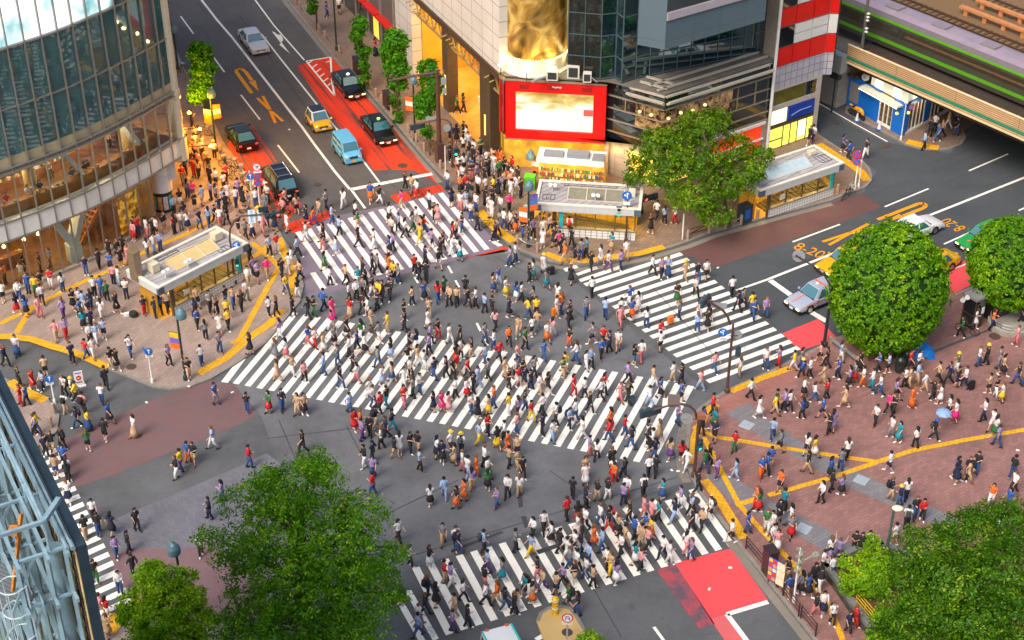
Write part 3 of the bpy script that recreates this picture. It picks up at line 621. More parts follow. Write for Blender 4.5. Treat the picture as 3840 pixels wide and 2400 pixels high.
    # warm downlights over the pavement entrance
    for k in range(1, 5):
        q = q0 - DA * (-2.6 + k * 3.1) + NA * 2.5; z = 4.3
        lb = MB(); lb.lathe([(.001, -.12), (.14, -.06), (.16, .04), (.05, .16)], (q.x, q.y, z), 10); bk = MB(); bk.bar((q.x, q.y, z + .1), (q.x - NA.x * 2.6, q.y - NA.y * 2.6, z + .4), .05)
        lb.build('entrance_lamp', emit('entrance_glow', (1, .5, .1), 6), T); bk.build('lamp_bracket', black_m, T)
        point_lamp('entrance_light', (q.x + NA.x * .9, q.y + NA.y * .9, z - .2), (1, .42, .02), 820, .5)
    return at
AT = glass_building()
# round advertising column at its corner
q = Gz(617, 782); t = thing('advertising_column', 'white round advertising column with black poster drum at the glass building corner', 'advertising column', q)
b = MB(); b.tube([q, q + Vector((0, 0, 1.75))], .72, 24); b.build('poster_drum', mat('poster_drum', srgb(34, 36, 40), .4, var=.3), t)
ps = MB()
for k in range(5):
    a0 = -2.6 + k * .62; ps.lathe([(.735, .25), (.735, 1.4)], q, 4, k % 3, a0=a0, a1=a0 + .5)
ps.build('poster', [mat('poster_teal', srgb(70, 190, 196), var=.4, scale=4), mat('poster_mixed', srgb(196, 150, 90), var=.6, scale=5), mat('poster_pale', srgb(206, 206, 200), var=.3, scale=5)], t)
b = MB(); b.tube([q + Vector((0, 0, 1.75)), q + Vector((0, 0, 4.2))], .82, 24); b.build('white_drum', white_m, t)
b = MB(); b.quad(q + Vector((-.7, -.9, 3.9)), q + Vector((.5, -.9, 2.9)), q + Vector((1.2, .2, 3.6)), q + Vector((-.2, .3, 4.7))); b.box(q + Vector((.75, .1, 2.7)), .7, .9, 1.7, .5); b.build('roof_panel', offw, t)
# ---------------------------------------------------------------- corner building in the middle
ZP = 8.3
a1_, aend = G(1540, 297), G(1793, 563)
_we = G(1873, 274, 8.3); _wd = (_we - G(1579, 0, 8.3)).normalized(); FA = Fr(_we - _wd * 17.9, _we); FA.n = -NA           # open side along the left-hand road, out = towards that road
SB = thing('corner_building', 'white tiled and dark glass corner building with yellow passage and large red framed screen', 'building', (2, 118, 0))
tw = tile_mat('white_wall_tiles', srgb(206, 202, 194), srgb(198, 194, 188), srgb(120, 116, 110), 2.0, 1.25, axis='W', rot=ANG_A, ms=.03, offset=0, var=.08)
yel = mat('yellow_wall', srgb(214, 160, 52), .55, var=.14, scale=.5)
SE = 17.9
m = MB(); m.prism([FA.pt(-4.2, 0, 0), FA.pt(SE, 0, 0), FA.pt(SE, -1, 0), FA.pt(-4.2, -1, 0)], 8.25, 26); m.build('upper_wall', tw, SB)
m = MB(); FA.slab(m, -4.2, -.35, 0, 8.25, -.9, .004); m.build('end_pier', tw, SB)
m = MB(); FA.slab(m, -.35, SE + .1, 7.75, 8.3, -.8, .16); m.build('beam', mat('brown_beam', srgb(86, 66, 50), .5, .2, var=.15), SB)
s1, s2 = FA.s_of(1669, 433, 0)[0], FA.s_of(1812, 580, 0)[0]
for s, wd in ((s1, 1.15), (s2, 2.0)):
    m = MB(); FA.slab(m, s - wd / 2, s + wd / 2, 0, 7.75, -.95, -.02); m.build('column', mat('dark_column', srgb(92, 76, 56), .45, .2, var=.15), SB)
    m = MB(); FA.slab(m, s - .08, s + .08, 1.6, 3.4, -.02, .02); m.build('column_light', emit('column_glow', (1, .62, .08), 2.0), SB)
tr = MB()
for s0, s3 in ((-.35, s1 - .6), (s1 + .6, s2 - 1.0), (s2 + 1.0, SE)):
    for z in (6.1, 7.6): tr.bar(FA.pt(s0, -.4, z), FA.pt(s3, -.4, z), .16)
    n = max(2, int((s3 - s0) / .8)); 
    for k in range(n):
        x0, x1 = s0 + (s3 - s0) * k / n, s0 + (s3 - s0) * (k + 1) / n; zz = (6.1, 7.6) if k % 2 else (7.6, 6.1); tr.bar(FA.pt(x0, -.4, zz[0]), FA.pt(x1, -.4, zz[1]), .12)
        tr.tube([FA.pt(x0, .05, 7.3), FA.pt(x0, .45, 7.2)], .06, 6)
tr.build('truss', mat('truss_steel', srgb(170, 150, 96), .5, .3, var=.1), SB)
m = MB(); FA.slab(m, -.35, SE + .6, 0, 7.7, -7.4, -7); m.build('passage_wall', yel, SB)
for x in (-.6, s2 + .9): m = MB(); FA.slab(m, x, x + .25, 0, 7.7, -7.2, -.95); m.build('passage_end_wall', yel, SB)
m = MB(); q = [FA.pt(-.3, -.02, .14), FA.pt(SE, -.02, .14), FA.pt(SE, -7, .14), FA.pt(-.3, -7, .14)]; m.prism(q, .1, .145); m.build('passage_floor', tile_mat('passage_floor', srgb(206, 156, 70), srgb(196, 146, 64), srgb(160, 116, 50), .9, .9, rot=ANG_A, offset=0), SB)
m = MB(); q = [FA.pt(-.3, -.8, 0), FA.pt(SE, -.8, 0), FA.pt(SE, -7, 0), FA.pt(-.3, -7, 0)]; m.prism(q, 7.7, 8.0); m.build('passage_ceiling', yel, SB)
m = MB(); FA.slab(m, s1 - .2, s2 - 1.8, .15, .75, -3.9, -3.1); FA.slab(m, s1 - 2.6, s1 - 1.2, 2.6, 3.4, -6.98, -6.8); m.build('display_counter', white_m, SB)
for s in (1.2, 5, 9, 12.2): point_lamp('passage_light', FA.pt(s, -3.6, 6.2), (1, .72, .2), 240, .4)
for s in (.5, 3.5, 8.5, 11): point_lamp('passage_light', FA.pt(s, -4, 3.2), (1, .7, .2), 90, .4)
# low glass barrier along the passage mouth
# front with the screen: left end SL, right end SR of the red box
SL, SR = G(1896, 515, 3.0), G(2268, 536, 3.0)
FF = Fr(SL, SR)
if FF.n.y > 0: FF.n = -FF.n
W1 = FF.pt(FF.L, -.5, 0); W0 = FF.pt(0, -.5, 0)
W2 = Vector((*G(2475, 715).xy, 0)); W3 = Vector((*G(2873, 576).xy, 0))
FR = Fr(W2, W3)                                    # right-hand face along the other road
FM = Fr(W1, W2)                                    # short front piece between screen and corner
CE = FA.pt(SE, 0, 0)
blk = MB(); core = [CE, W0 - FF.n * .35, W1 - FF.n * .35, FM.pt(FM.L - .4, -.9, 0), FR.pt(.5, -.9, 0), FR.pt(FR.L, -.9, 0), FR.pt(FR.L, -9, 0), FA.pt(-3, -14, 0), FA.pt(-3, -7.5, 0), FA.pt(SE + .65, -7.5, 0)]
blk.prism(core, 3.3, ZP - .05); blk.build('podium_core', mat('dark_core', srgb(40, 44, 48), .6, var=.2), SB)
rf = MB(); roof = [CE, FF.pt(0, .05, 0), FF.pt(FF.L, .05, 0), FM.pt(FM.L, 0, 0), FR.pt(FR.L, 0, 0), FR.pt(FR.L, -9, 0), FA.pt(-3, -14, 0), FA.pt(-3, -1, 0), FA.pt(SE, -1, 0)]
rf.prism(roof, ZP - .04, ZP + .06); rf.build('podium_roof', mat('podium_roof', srgb(104, 98, 90), .8, var=.25, scale=1), SB)
# red box, its screen and side
bx = MB(); ZS0, ZS1 = 3.0, 8.0
a0, _ = FF.s_of(1934, 482, 0); a1, zb1 = FF.s_of(2222, 498, 0); zb0 = FF.s_of(1934, 484, 0)[1]; zt = FF.s_of(1934, 341, 0)[1]
FF.slab(bx, 0, a0, ZS0, ZS1, -.5, .1); FF.slab(bx, a1, FF.L, ZS0, ZS1, -.5, .1); FF.slab(bx, a0, a1, ZS0, zb0, -.5, .1); FF.slab(bx, a0, a1, zt, ZS1, -.5, .1)
redp = mat('red_sign_paint', srgb(212, 16, 14), .4, var=.06, scale=1)
bev = bx.build('red_frame', redp, SB)
for f in (.14, .42, .76): v = MB(); FF.slab(v, FF.L * f, FF.L * f + .75, zt + .28, zt + .62, .09, .115); v.build('vent_grille', mat('red_vent', srgb(150, 16, 14), .6), SB)
lg = MB(); M = Matrix(((FF.u.x, 0, FF.n.x, 0), (FF.u.y, 0, FF.n.y, 0), (0, 1, 0, 0), (0, 0, 0, 1))); c = FF.pt(FF.L * .51, .12, zt + .55)
for k in range(9): lg.tube([c + FF.u * (-.36 + k * .08) + Vector((0, 0, .07 * sin(k * 1.4) - .03)), c + FF.u * (-.29 + k * .08) + Vector((0, 0, .07 * cos(k * 1.7)))], .028, 5)
lg.build('script_emblem', white_m, SB)
sm, tt, p = newmat('sign_screen_picture'); Nn = tt.nodes.new; Lk = tt.links.new
tc = Nn('ShaderNodeTexCoord'); mp = Nn('ShaderNodeMapping'); mp.inputs['Rotation'].default_value = (0, 0, -FF.ang); Lk(tc.outputs['Object'], mp.inputs[0])
n = Nn('ShaderNodeTexNoise'); n.inputs['Scale'].default_value = .55; n.inputs['Detail'].default_value = 4; n.inputs['Distortion'].default_value = .6
mp2 = Nn('ShaderNodeMapping'); mp2.inputs['Scale'].default_value = (.6, 1, 1.6); Lk(mp.outputs[0], mp2.inputs[0]); Lk(mp2.outputs[0], n.inputs[0])
sx = Nn('ShaderNodeSeparateXYZ'); Lk(tc.outputs['Object'], sx.inputs[0])
zr = Nn('ShaderNodeMapRange'); zr.inputs[1].default_value = zb0 + .6; zr.inputs[2].default_value = zt - .3; zr.inputs[3].default_value = .26; zr.inputs[4].default_value = -.06; Lk(sx.outputs[2], zr.inputs[0])
ad = Nn('ShaderNodeMath'); Lk(n.outputs[0], ad.inputs[0]); Lk(zr.outputs[0], ad.inputs[1])
r = Nn('ShaderNodeValToRGB'); e = r.color_ramp.elements; e[0].position = .38; e[0].color = (.5, .26, .02, 1); e[1].position = .62; e[1].color = (1, .98, .9, 1)
x = e.new(.48); x.color = (.86, .62, .16, 1); x = e.new(.55); x.color = (1, .9, .55, 1)
Lk(ad.outputs[0], r.inputs[0]); Lk(r.outputs[0], p.inputs['Emission Color']); p.inputs['Emission Strength'].default_value = .8; p.inputs['Base Color'].default_value = (.05, .05, .05, 1)
s = MB(); FF.rect(s, a0, a1, zb0, zt, -.12); s.build('screen', sm, SB)
s = MB(); FF.rect(s, a1 - .75, a1 - .02, zb0 + 1.4, zb0 + 1.95, -.1); s.build('screen', emit('screen_red_patch', srgb(200, 70, 60), .9), SB)
tm = MB(); FF.slab(tm, -.1, FF.L + .1, ZS0 - .08, ZS0, -.5, .16); tm.bar(CE + Vector((0, 0, 8.1)), FF.pt(0, .1, 8.05), .22); FF.slab(tm, -.1, FF.L + .05, 8.0, 8.12, -.5, .16)
for zq in (8.14, 7.0, 5.95, 4.95, 3.95, 3.25):
    FM.slab(tm, .02, FM.L - .02, zq - .05, zq + .03, -.05, .06); FR.slab(tm, .02, FR.L - .3, zq - .05, zq + .03, -.05, .06)
for k in range(1, 3): FM.slab(tm, FM.L * k / 3 - .04, FM.L * k / 3 + .04, 5.95, 7.0, -.05, .06)
for k in range(1, 6): FR.slab(tm, FR.L * k / 6 - .04, FR.L * k / 6 + .04, 5.0, 7.0, -.05, .06)
tm.build('window_rail', mat('pale_metal_rail', srgb(168, 152, 128), .4, .4, var=.1), SB)
sg = MB(); cf = Fr(CE, FF.pt(0, 0, 0)); sg.poly([cf.pt(.2, .02, 3.3), cf.pt(cf.L - .1, .02, 3.2), cf.pt(cf.L - .1, .02, 7.9), cf.pt(.2, .02, 8.0)]); sg.build('side_window', dark_glass('side_glass', srgb(70, 66, 56), .2), SB)
rs = MB(); cf.slab(rs, cf.L * .7, cf.L * .86, 3.5, 7.6, .02, .1); cf.slab(rs, .06, .2, 3.3, 8, .02, .1); rs.build('red_strip', redp, SB)
gl = MB(); FM.rect(gl, 0, FM.L, 3.2, 8.2, -.06); FR.rect(gl, 0, FR.L, 3.2, 8.2, -.06); 
gl.build('dark_window', dark_glass('podium_glass', srgb(28, 32, 36), .12), SB)
cw = MB(); FM.rect(cw, FM.L * .5, FM.L, 5.0, 6.9, -.04); FR.rect(cw, 0.05, FR.L * .62, 5.0, 6.9, -.04)
cm, tt, p = newmat('cafe_window_inside'); Nn = tt.nodes.new; Lk = tt.links.new; tc = Nn('ShaderNodeTexCoord'); vo = Nn('ShaderNodeTexNoise'); vo.inputs['Scale'].default_value = 1.6; vo.inputs['Detail'].default_value = 7; vo.inputs['Roughness'].default_value = .75; Lk(tc.outputs['Object'], vo.inputs[0])
r = Nn('ShaderNodeValToRGB'); r.color_ramp.elements[0].position = .44; r.color_ramp.elements[0].color = (.012, .009, .006, 1); r.color_ramp.elements[1].position = .68; r.color_ramp.elements[1].color = (.5, .3, .12, 1); Lk(vo.outputs[0], r.inputs[0])
Lk(r.outputs[0], p.inputs['Base Color']); Lk(r.outputs[0], p.inputs['Emission Color']); p.inputs['Emission Strength'].default_value = .5; p.inputs['Roughness'].default_value = .15
cw.build('cafe_window', cm, SB)
for k in range(6):
    q = (FM.pt(FM.L * (.58 + .2 * k), .02, 6.3) if k < 2 else FR.pt(.4 + (k - 2) * 1.2, .02, 6.2 + .15 * (k % 2))); lb = MB(); lb.lathe([(.001, -.12), (.11, -.05), (.12, .05), (.001, .13)], q, 8); lb.build('cafe_lamp', emit('cafe_lamp_glow', (1, .66, .2), 3), SB)
lv = MB()
for k, (zq, o) in enumerate(((7.7, .45), (7.98, .8), (8.2, .2))):
    lv.bar(FM.pt(FM.L * .42, o, zq), FM.pt(FM.L + o * .35, o, zq), .2, .14); lv.bar(FR.pt(-o * .35, o, zq), FR.pt(FR.L * .93, o, zq), .2, .14)
for o in (-.6, -1.6): lv.bar(FM.pt(FM.L * .5, o, 8.5), FM.pt(FM.L - .2, o, 8.5), .22, .12); lv.bar(FR.pt(-.3, o, 8.5), FR.pt(FR.L * .97, o, 8.5), .22, .12)
lv.build('metal_canopy', mat('canopy_metal', srgb(206, 198, 182), .35, .35, var=.1), SB)
# lit shop under the screen
CL, CR = G(2013, 608, 2.75), G(2266, 628, 2.75); FC = Fr(CL, CR); FC.n = FF.n
sh = MB(); FF.rect(sh, -.2, FF.L, 0.13, 3.1, -.6); sh.build('shop_front_wall', mat('shop_front_yellow', srgb(214, 166, 60), .6, var=.3, scale=2), SB)
sh = MB(); FC.slab(sh, .1, FC.L, .13, 2.74, -1.9, -.75); sh.build('shop_back_wall', mat('shop_yellow', srgb(232, 186, 90), .6, var=.2, scale=1), SB)
sh = MB(); FF.slab(sh, -.2, FF.L + .1, 3.0, 3.2, -1.4, -.2); sh.build('shop_ceiling', yel, SB)
sh = MB(); FF.slab(sh, FF.L + .02, FF.L + .3, .13, 3.1, -1.4, .0); FM.slab(sh, 0.3, FM.L, .13, 3.2, -.5, -.05); FR.slab(sh, 0, FR.L, .13, 3.2, -.5, -.05); sh.build('ground_wall', tile_mat('ground_wall_stone', srgb(176, 164, 148), srgb(168, 156, 142), srgb(120, 110, 100), 1.1, .6, axis='W', rot=FF.ang, offset=0), SB)
gw = MB(); FM.rect(gw, FM.L * .45, FM.L * .92, .3, 2.7, -.03); FR.rect(gw, FR.L * .08, FR.L * .3, .4, 2.6, -.03); gw.build('shop_window', emit('shop_window_glow', (.95, .58, .1), .75), SB)
rw = MB(); FR.rect(rw, FR.L * .45, FR.L * .93, .5, 3.1, -.02); rw.build('red_shop_panel', emit('red_shop_glow', srgb(226, 58, 24), .55), SB)
rt = MB(); FR.slab(rt, FR.L * .45, FR.L * .95, 2.9, 3.12, -.04, .16); FR.slab(rt, FR.L * .45, FR.L * .95, 1.5, 1.62, -.04, .1); rt.build('shop_rail', white_m, SB)
shf = MB()
for row in range(5):
    for k in range(48):
        s_ = .2 + k * .104; hgt = random.uniform(.1, .26); shf.box(FC.pt(s_, -.2 - row * .13, .3 + row * .36), .09, .2, hgt, FF.ang, random.randrange(5))
tag(shf.build('shelf_goods', [mat('goods_' + n_, c_) for n_, c_ in (('red', srgb(176, 80, 50)), ('white', srgb(226, 214, 180)), ('blue', srgb(70, 90, 130)), ('green', srgb(120, 150, 60)), ('yellow', srgb(226, 180, 60)))], SB), kind='stuff')
ins = MB(); FC.slab(ins, -1.0, -.15, .13, 1.3, -.8, -.1); ins.build('green_stand', mat('green_stand', srgb(80, 190, 40), .5, var=.1), SB)
cn = MB(); FC.slab(cn, 0, FC.L, 2.75, 3.1, -1.9, 0); cn.build('shop_canopy', white_m, SB)
cu = MB(); FC.slab(cu, .5, 2.0, 3.1, 3.3, -1.2, -.35); FC.slab(cu, 2.3, 4.0, 3.1, 3.42, -1.3, -.4); FC.slab(cu, 4.3, 5.2, 3.1, 3.32, -1.1, -.2); cu.build('canopy_unit', grey_m, SB)
for k in range(4): point_lamp('shop_light', FC.pt(-.6 + k * 1.7, .15, 2.6), (1, .76, .26), 36, .15); point_lamp('shop_light', FF.pt(.8 + k * 2.1, .1, 2.6), (1, .74, .24), 30, .15)
for k in range(3): point_lamp('shop_light', FM.pt(1 + k, .3, 2.4), (1, .66, .2), 18, .1)
# drum with gold billboard
rr_ = 2.62; cz = G(2002, 290, ZP); CC = cz + Vector((cz.x, cz.y, 0)).normalized() * rr_
d = MB(); d.lathe([(rr_ + .25, 0), (rr_ + .25, .15), (rr_, .2), (rr_, 1.15), (rr_ + .06, 1.17), (rr_ + .06, 1.3), (0.01, 1.3)], CC, 40); d.build('white_drum', offw, SB)
gm, tt, p = newmat('gold_billboard'); Nn = tt.nodes.new; Lk = tt.links.new; tc = Nn('ShaderNodeTexCoord'); n = Nn('ShaderNodeTexNoise'); n.inputs['Scale'].default_value = .42; n.inputs['Detail'].default_value = 6; n.inputs['Distortion'].default_value = 1.4; Lk(tc.outputs['Object'], n.inputs[0])
r = Nn('ShaderNodeValToRGB'); e = r.color_ramp.elements; e[0].position = .36; e[0].color = (.07, .035, .01, 1); e[1].position = .62; e[1].color = (.95, .72, .24, 1); x = e.new(.5); x.color = (.4, .22, .03, 1); Lk(n.outputs[0], r.inputs[0]); Lk(r.outputs[0], p.inputs['Base Color']); p.inputs['Roughness'].default_value = .45
d = MB(); d.lathe([(rr_ - .02, 1.3), (rr_ - .02, 18)], CC, 40); d.build('gold_billboard', gm, SB, smooth=True)
d = MB()
for k in range(40):
    a = pi + pi * k / 39
    for j in (0,): d.box((CC.x + (rr_ + .07) * cos(a), CC.y + (rr_ + .07) * sin(a), CC.z + 1.34), .1, .1, .12, a)
for k in range(70): d.box((CC.x + (rr_ + .06) * cos(-.12), CC.y + (rr_ + .06) * sin(-.12), CC.z + 1.4 + k * .2), .1, .1, .12, 0); d.box((CC.x + (rr_ + .06) * cos(pi + .08), CC.y + (rr_ + .06) * sin(pi + .08), CC.z + 1.4 + k * .2), .1, .1, .12, 0)
tag(d.build('bulb_trim', emit('bulb_glow', (1, .8, .3), 1.6), SB), kind='stuff')
for k, (px, py) in enumerate(((1878, 245), (1975, 265), (2075, 255), (2142, 225), (2235, 205))):
    q = G(px, py, ZP + .9); b_ = G(px, py + 30, ZP + .06); l = MB(); l.lathe([(.001, -.06), (.2, -.04), (.22, .04), (.001, .1)], q, 10); l.build('flood_lamp', emit('flood_glow', (1, .78, .3), 14), SB)
    l = MB(); l.tube([q - Vector((0, 0, .05)), (q.x, q.y, ZP)], .035, 6); l.build('lamp_stem', black_m, SB)
    dr = (CC - q); dr.z = 0; dr = dr.normalized()
    point_lamp('flood_light', q + dr * .3 + Vector((0, 0, .45)), (1, .7, .25), 40, .2)
ac = mat('aircon_casing', srgb(206, 202, 190), .5, var=.08); fan = mat('aircon_fan', srgb(50, 52, 54), .5)
for px, py, w_, h_ in ((2071, 298, .9, .75), (2150, 290, .95, 1.05), (2202, 305, .65, .75)):
    q = G(px, py, ZP + .06); m = MB(); m.box(q, w_, .5, h_, FF.ang, 0); m.build('aircon_unit', ac, SB); m = MB(); m.box(q + FF.n * .26 + Vector((0, 0, .12)), w_ * .75, .03, h_ * .75, FF.ang); m.build('fan_grille', fan, SB)
pp = MB(); pp.tube([G(1995, 306, ZP + .3), G(2050, 285, ZP + .3)], .12, 8); pp.tube([G(2240, 235, ZP + .1), G(2196, 270, ZP + .8), G(2240, 310, ZP + .2)], .03, 6); pp.build('roof_pipe', grey_m, SB)
# dark glass tower on the podium
tg = dark_glass('tower_glass', srgb(16, 38, 46), .16); og = dark_glass('tower_glass_olive', srgb(64, 62, 34), .25)
tp = [G(2128, 292, ZP), G(2250, 303, ZP), G(2306, 296, ZP), G(2330, 316, ZP), G(2382, 300, ZP), G(2885, 196, ZP)]
mu = MB(); g1 = MB(); 
for i in range(len(tp) - 1):
    f = Fr(tp[i], tp[i + 1]); 
    if f.n.y > 0: f.n = -f.n
    f.rect(g1, 0, f.L, ZP + .06, 27, 0, 1 if i == 0 else 0)
    nb = max(1, round(f.L / 1.25))
    for k in range(nb + 1): mu.bar(f.pt(f.L * k / nb, .02, ZP + .06), f.pt(f.L * k / nb, .02, 27), .07)
    for k in range(9): mu.bar(f.pt(0, .02, ZP + .2 + k * 1.75), f.pt(f.L, .02, ZP + .2 + k * 1.75), .07)
g1.build('tower_glass', [tg, og], SB); mu.build('tower_mullion', mat('tower_mullion', srgb(86, 104, 110), .4, .4, var=.1), SB)
b = MB(); b.prism([tp[0], tp[1], tp[2] - FF.n * .1, tp[3] - FF.n * .1, tp[4] - FF.n * .1, tp[5] - FF.n * .2, tp[5] + Vector((-3, 12, 0)), tp[0] + Vector((2, 14, 0))], ZP + .1, 27); b.build('tower_core', mat('tower_core', srgb(26, 34, 38), .7, var=.2), SB)
zg = 13.4; gp = [G(2390, 168, zg), G(2492, 186, zg), G(2868, 76, zg)]
b = MB(); b.prism([gp[0], gp[1], gp[2], gp[2] + Vector((-2, 8, 0)), gp[0] + Vector((2, 9, 0))], zg, 27); b.build('grey_clad_block', tile_mat('grey_cladding', srgb(84, 102, 112), srgb(80, 98, 108), srgb(64, 80, 90), 2.4, 14, axis='W', rot=0.4, offset=0, var=.06, ms=.02), SB)
f = Fr(gp[1], gp[2]); 
if f.n.y > 0: f.n = -f.n
x0, z0 = f.s_of(2500, 72, 0); x1, z1 = f.s_of(2760, -2, 0)
b = MB(); f.slab(b, x0, f.L * .98, z0 - .1, z0 + .5, 0, .12); b.build('window_sill', mat('pale_sill', srgb(166, 160, 168), .5, var=.06), SB)
b = MB(); f.rect(b, x0, f.L * .98, z0 + .5, 27, .02); b.build('strip_window', dark_glass('strip_window_glass', srgb(30, 36, 40), .2), SB)
# ---------------------------------------------------------------- narrow building with red and white panels
B3 = Fr(G(2873, 576), G(3056, 512)); zz = lambda y: hz(2873, 576, y)
NB_ = thing('panelled_building', 'narrow building with red, white and black panels above a yellow lit shop', 'building', B3.pt(0, 0, 0))
if B3.n.y > 0: B3.n = -B3.n
R3 = G(3128, 190, 7.74); L3 = B3.L; EX = Vector((R3.x, R3.y, 0))
m = MB(); m.prism([B3.pt(0, -.12, 0), B3.pt(L3, -.12, 0), B3.pt(L3, -9, 0), B3.pt(0, -9, 0)], .1, 5.6); m.prism([B3.pt(.0, -.12, 0), B3.pt(L3, -.12, 0), EX + B3.n * -.1, EX - B3.n * 9, B3.pt(0, -9, 0)], 5.6, 17); m.build('wall', mat('b3_wall', srgb(150, 142, 134), .7, var=.15), NB_)
whp = mat('white_panel', srgb(214, 214, 210), .35, var=.08, scale=1); rdp = mat('red_panel', srgb(214, 24, 20), .35, var=.1, scale=1); bkp = dark_glass('black_panel', srgb(26, 30, 34), .12)
rows = [(12.55, 14.1, 'kww'), (10.95, 12.5, 'rrr'), (9.25, 10.9, 'kww'), (7.6, 9.2, 'rrr')]
PM_ = {'w': ('white_panel', whp), 'r': ('red_panel', rdp), 'k': ('black_panel', bkp)}
def panel(k, fr, *a): m = MB(); fr.slab(m, *a, -.12, .02); m.build(*PM_[k], NB_)
xs = [.12, L3 * .33, L3 * .68, L3 + .0]
for z0, z1, kk in rows:
    for i in range(3):
        if kk[i] == 'w':
            zm = (z0 + z1) / 2; panel('w', B3, xs[i] + .05, xs[i + 1] - .05, z0 + .04, zm - .04); panel('w', B3, xs[i] + .05, xs[i + 1] - .05, zm + .04, z1 - .04)
        else: panel(kk[i], B3, xs[i] + .05, xs[i + 1] - .05, z0 + .04, z1 - .04)
    f = Fr(B3.pt(L3, 0, 0), EX); f.n = Vector((f.u.y, -f.u.x, 0)); 
    if f.n.y > 0: f.n = -f.n
    panel(kk[2], f, .04, f.L, z0 + .04, z1 - .04)
m = MB(); B3.slab(m, 0, L3, 5.65, 7.55, -.1, .02); f.slab(m, 0.02, f.L, 5.65, 7.55, -.1, .02); m.build('tile_band', tile_mat('grey_wall_tiles', srgb(178, 176, 182), srgb(160, 160, 176), srgb(110, 106, 104), .62, .62, axis='W', rot=B3.ang, offset=0, ms=.03, var=.1), NB_)
m = MB(); B3.slab(m, 0, L3, 3.75, 4.15, -.1, .03); B3.slab(m, 0, .14, .13, 5.6, -.1, .04); B3.slab(m, L3 - .5, L3, .13, 5.6, -.1, .04); B3.slab(m, 0, L3, 5.45, 5.65, -.1, .03); m.build('frame', mat('b3_frame', srgb(176, 166, 158), .6, var=.12), NB_)
m = MB(); B3.rect(m, .2, L3 * .68, 4.2, 5.42, -.05); m.build('upper_window', mat('olive_window', srgb(96, 92, 30), .15, var=.5, scale=.8), NB_)
m = MB(); B3.rect(m, L3 * .7, L3 - .5, 4.2, 5.42, -.05); m.build('upper_window', bkp, NB_)
m = MB(); B3.slab(m, L3 * .36, L3 - .62, 2.5, 3.7, -.1, .1); m.build('blue_sign', mat('blue_sign', srgb(24, 62, 160), .4, var=.12), NB_)
m = MB(); m.tube([B3.pt(L3 * .42, .11, 2.85), B3.pt(L3 * .6, .11, 3.1), B3.pt(L3 * .82, .11, 3.12)], .06, 6); m.build('sign_swoosh', mat('sign_swoosh', srgb(120, 140, 186), .5), NB_)
m = MB(); B3.rect(m, .16, L3 * .35, 2.45, 3.7, -.02); m.build('lit_sign', emit('lit_sign', (.95, .93, .6), .85), NB_)
m = MB(); B3.rect(m, .16, L3 - .5, .2, 2.1, -.06); m.build('shop_front', emit('shop_front_glow', (.9, .84, .12), .75), NB_)
m = MB(); B3.rect(m, L3 * .62, L3 * .8, .5, 1.95, -.04); m.build('poster', emit('poster_glow', (.9, .86, .7), .8), NB_)
m = MB()
for f_ in (.0, .3, .46, .62, .82): B3.slab(m, .14 + L3 * f_ * .92, .2 + L3 * f_ * .92, .13, 2.3, -.06, .0)
B3.slab(m, .14, L3 - .5, 2.1, 2.4, -.06, .03); B3.slab(m, .14, L3 * .3, .95, 1.02, -.06, .0); m.build('door_frame', mat('door_frame', srgb(84, 78, 60), .5, .2), NB_)
m = MB(); q0 = B3.pt(-.12, .16, .1); m.tube([q0, (q0.x, q0.y, 17)], .13, 10); m.build('white_pipe', white_m, NB_)
m = MB()
for o in (.55, .95): q0 = B3.pt(L3 + o, .2, 6.5); m.tube([q0, (q0.x, q0.y, 17)], .06, 6)
m.build('service_pipe', mat('service_pipe', srgb(70, 60, 56), .5), NB_)
# ---------------------------------------------------------------- shops further up the left-hand road
FS = Fr(FA.pt(-4.25, 0, 0), FA.pt(-26, 0, 0)); FS.n = -NA
T = thing('shop_row', 'dark shop fronts with red awnings beyond the white tiled pier', 'building', FS.pt(5, 0, 0))
m = MB(); m.prism([FS.pt(.05, 0, 0), FS.pt(21, 0, 0), FS.pt(21, -9, 0), FS.pt(.05, -9, 0)], .1, 9); m.build('wall', mat('shop_row_wall', srgb(96, 92, 88), .7, var=.2), T)
for k in range(6): m = MB(); FS.rect(m, .5 + k * 3.3, 3.3 + k * 3.3, .3, 2.9, .03); m.build('shop_window', dark_glass('shop_row_glass', srgb(52, 44, 40), .1), T); m = MB(); FS.slab(m, .3 + k * 3.3, 3.4 + k * 3.3, 3.0, 3.2, .0, .7); m.build('awning', mat('red_awning', srgb(206, 30, 26), .6, var=.1), T)
m = MB(); FS.rect(m, 4.2, 5.6, .3, 2.6, .05); m.build('lit_window', emit('yellow_window', (.8, .7, .1), .5), T)
for k in range(7): m = MB(); FS.slab(m, .0 + k * 3.3, .35 + k * 3.3, .13, 9, .0, .12); m.build('pilaster', mat('pilaster', srgb(132, 126, 120), .7, var=.1), T)
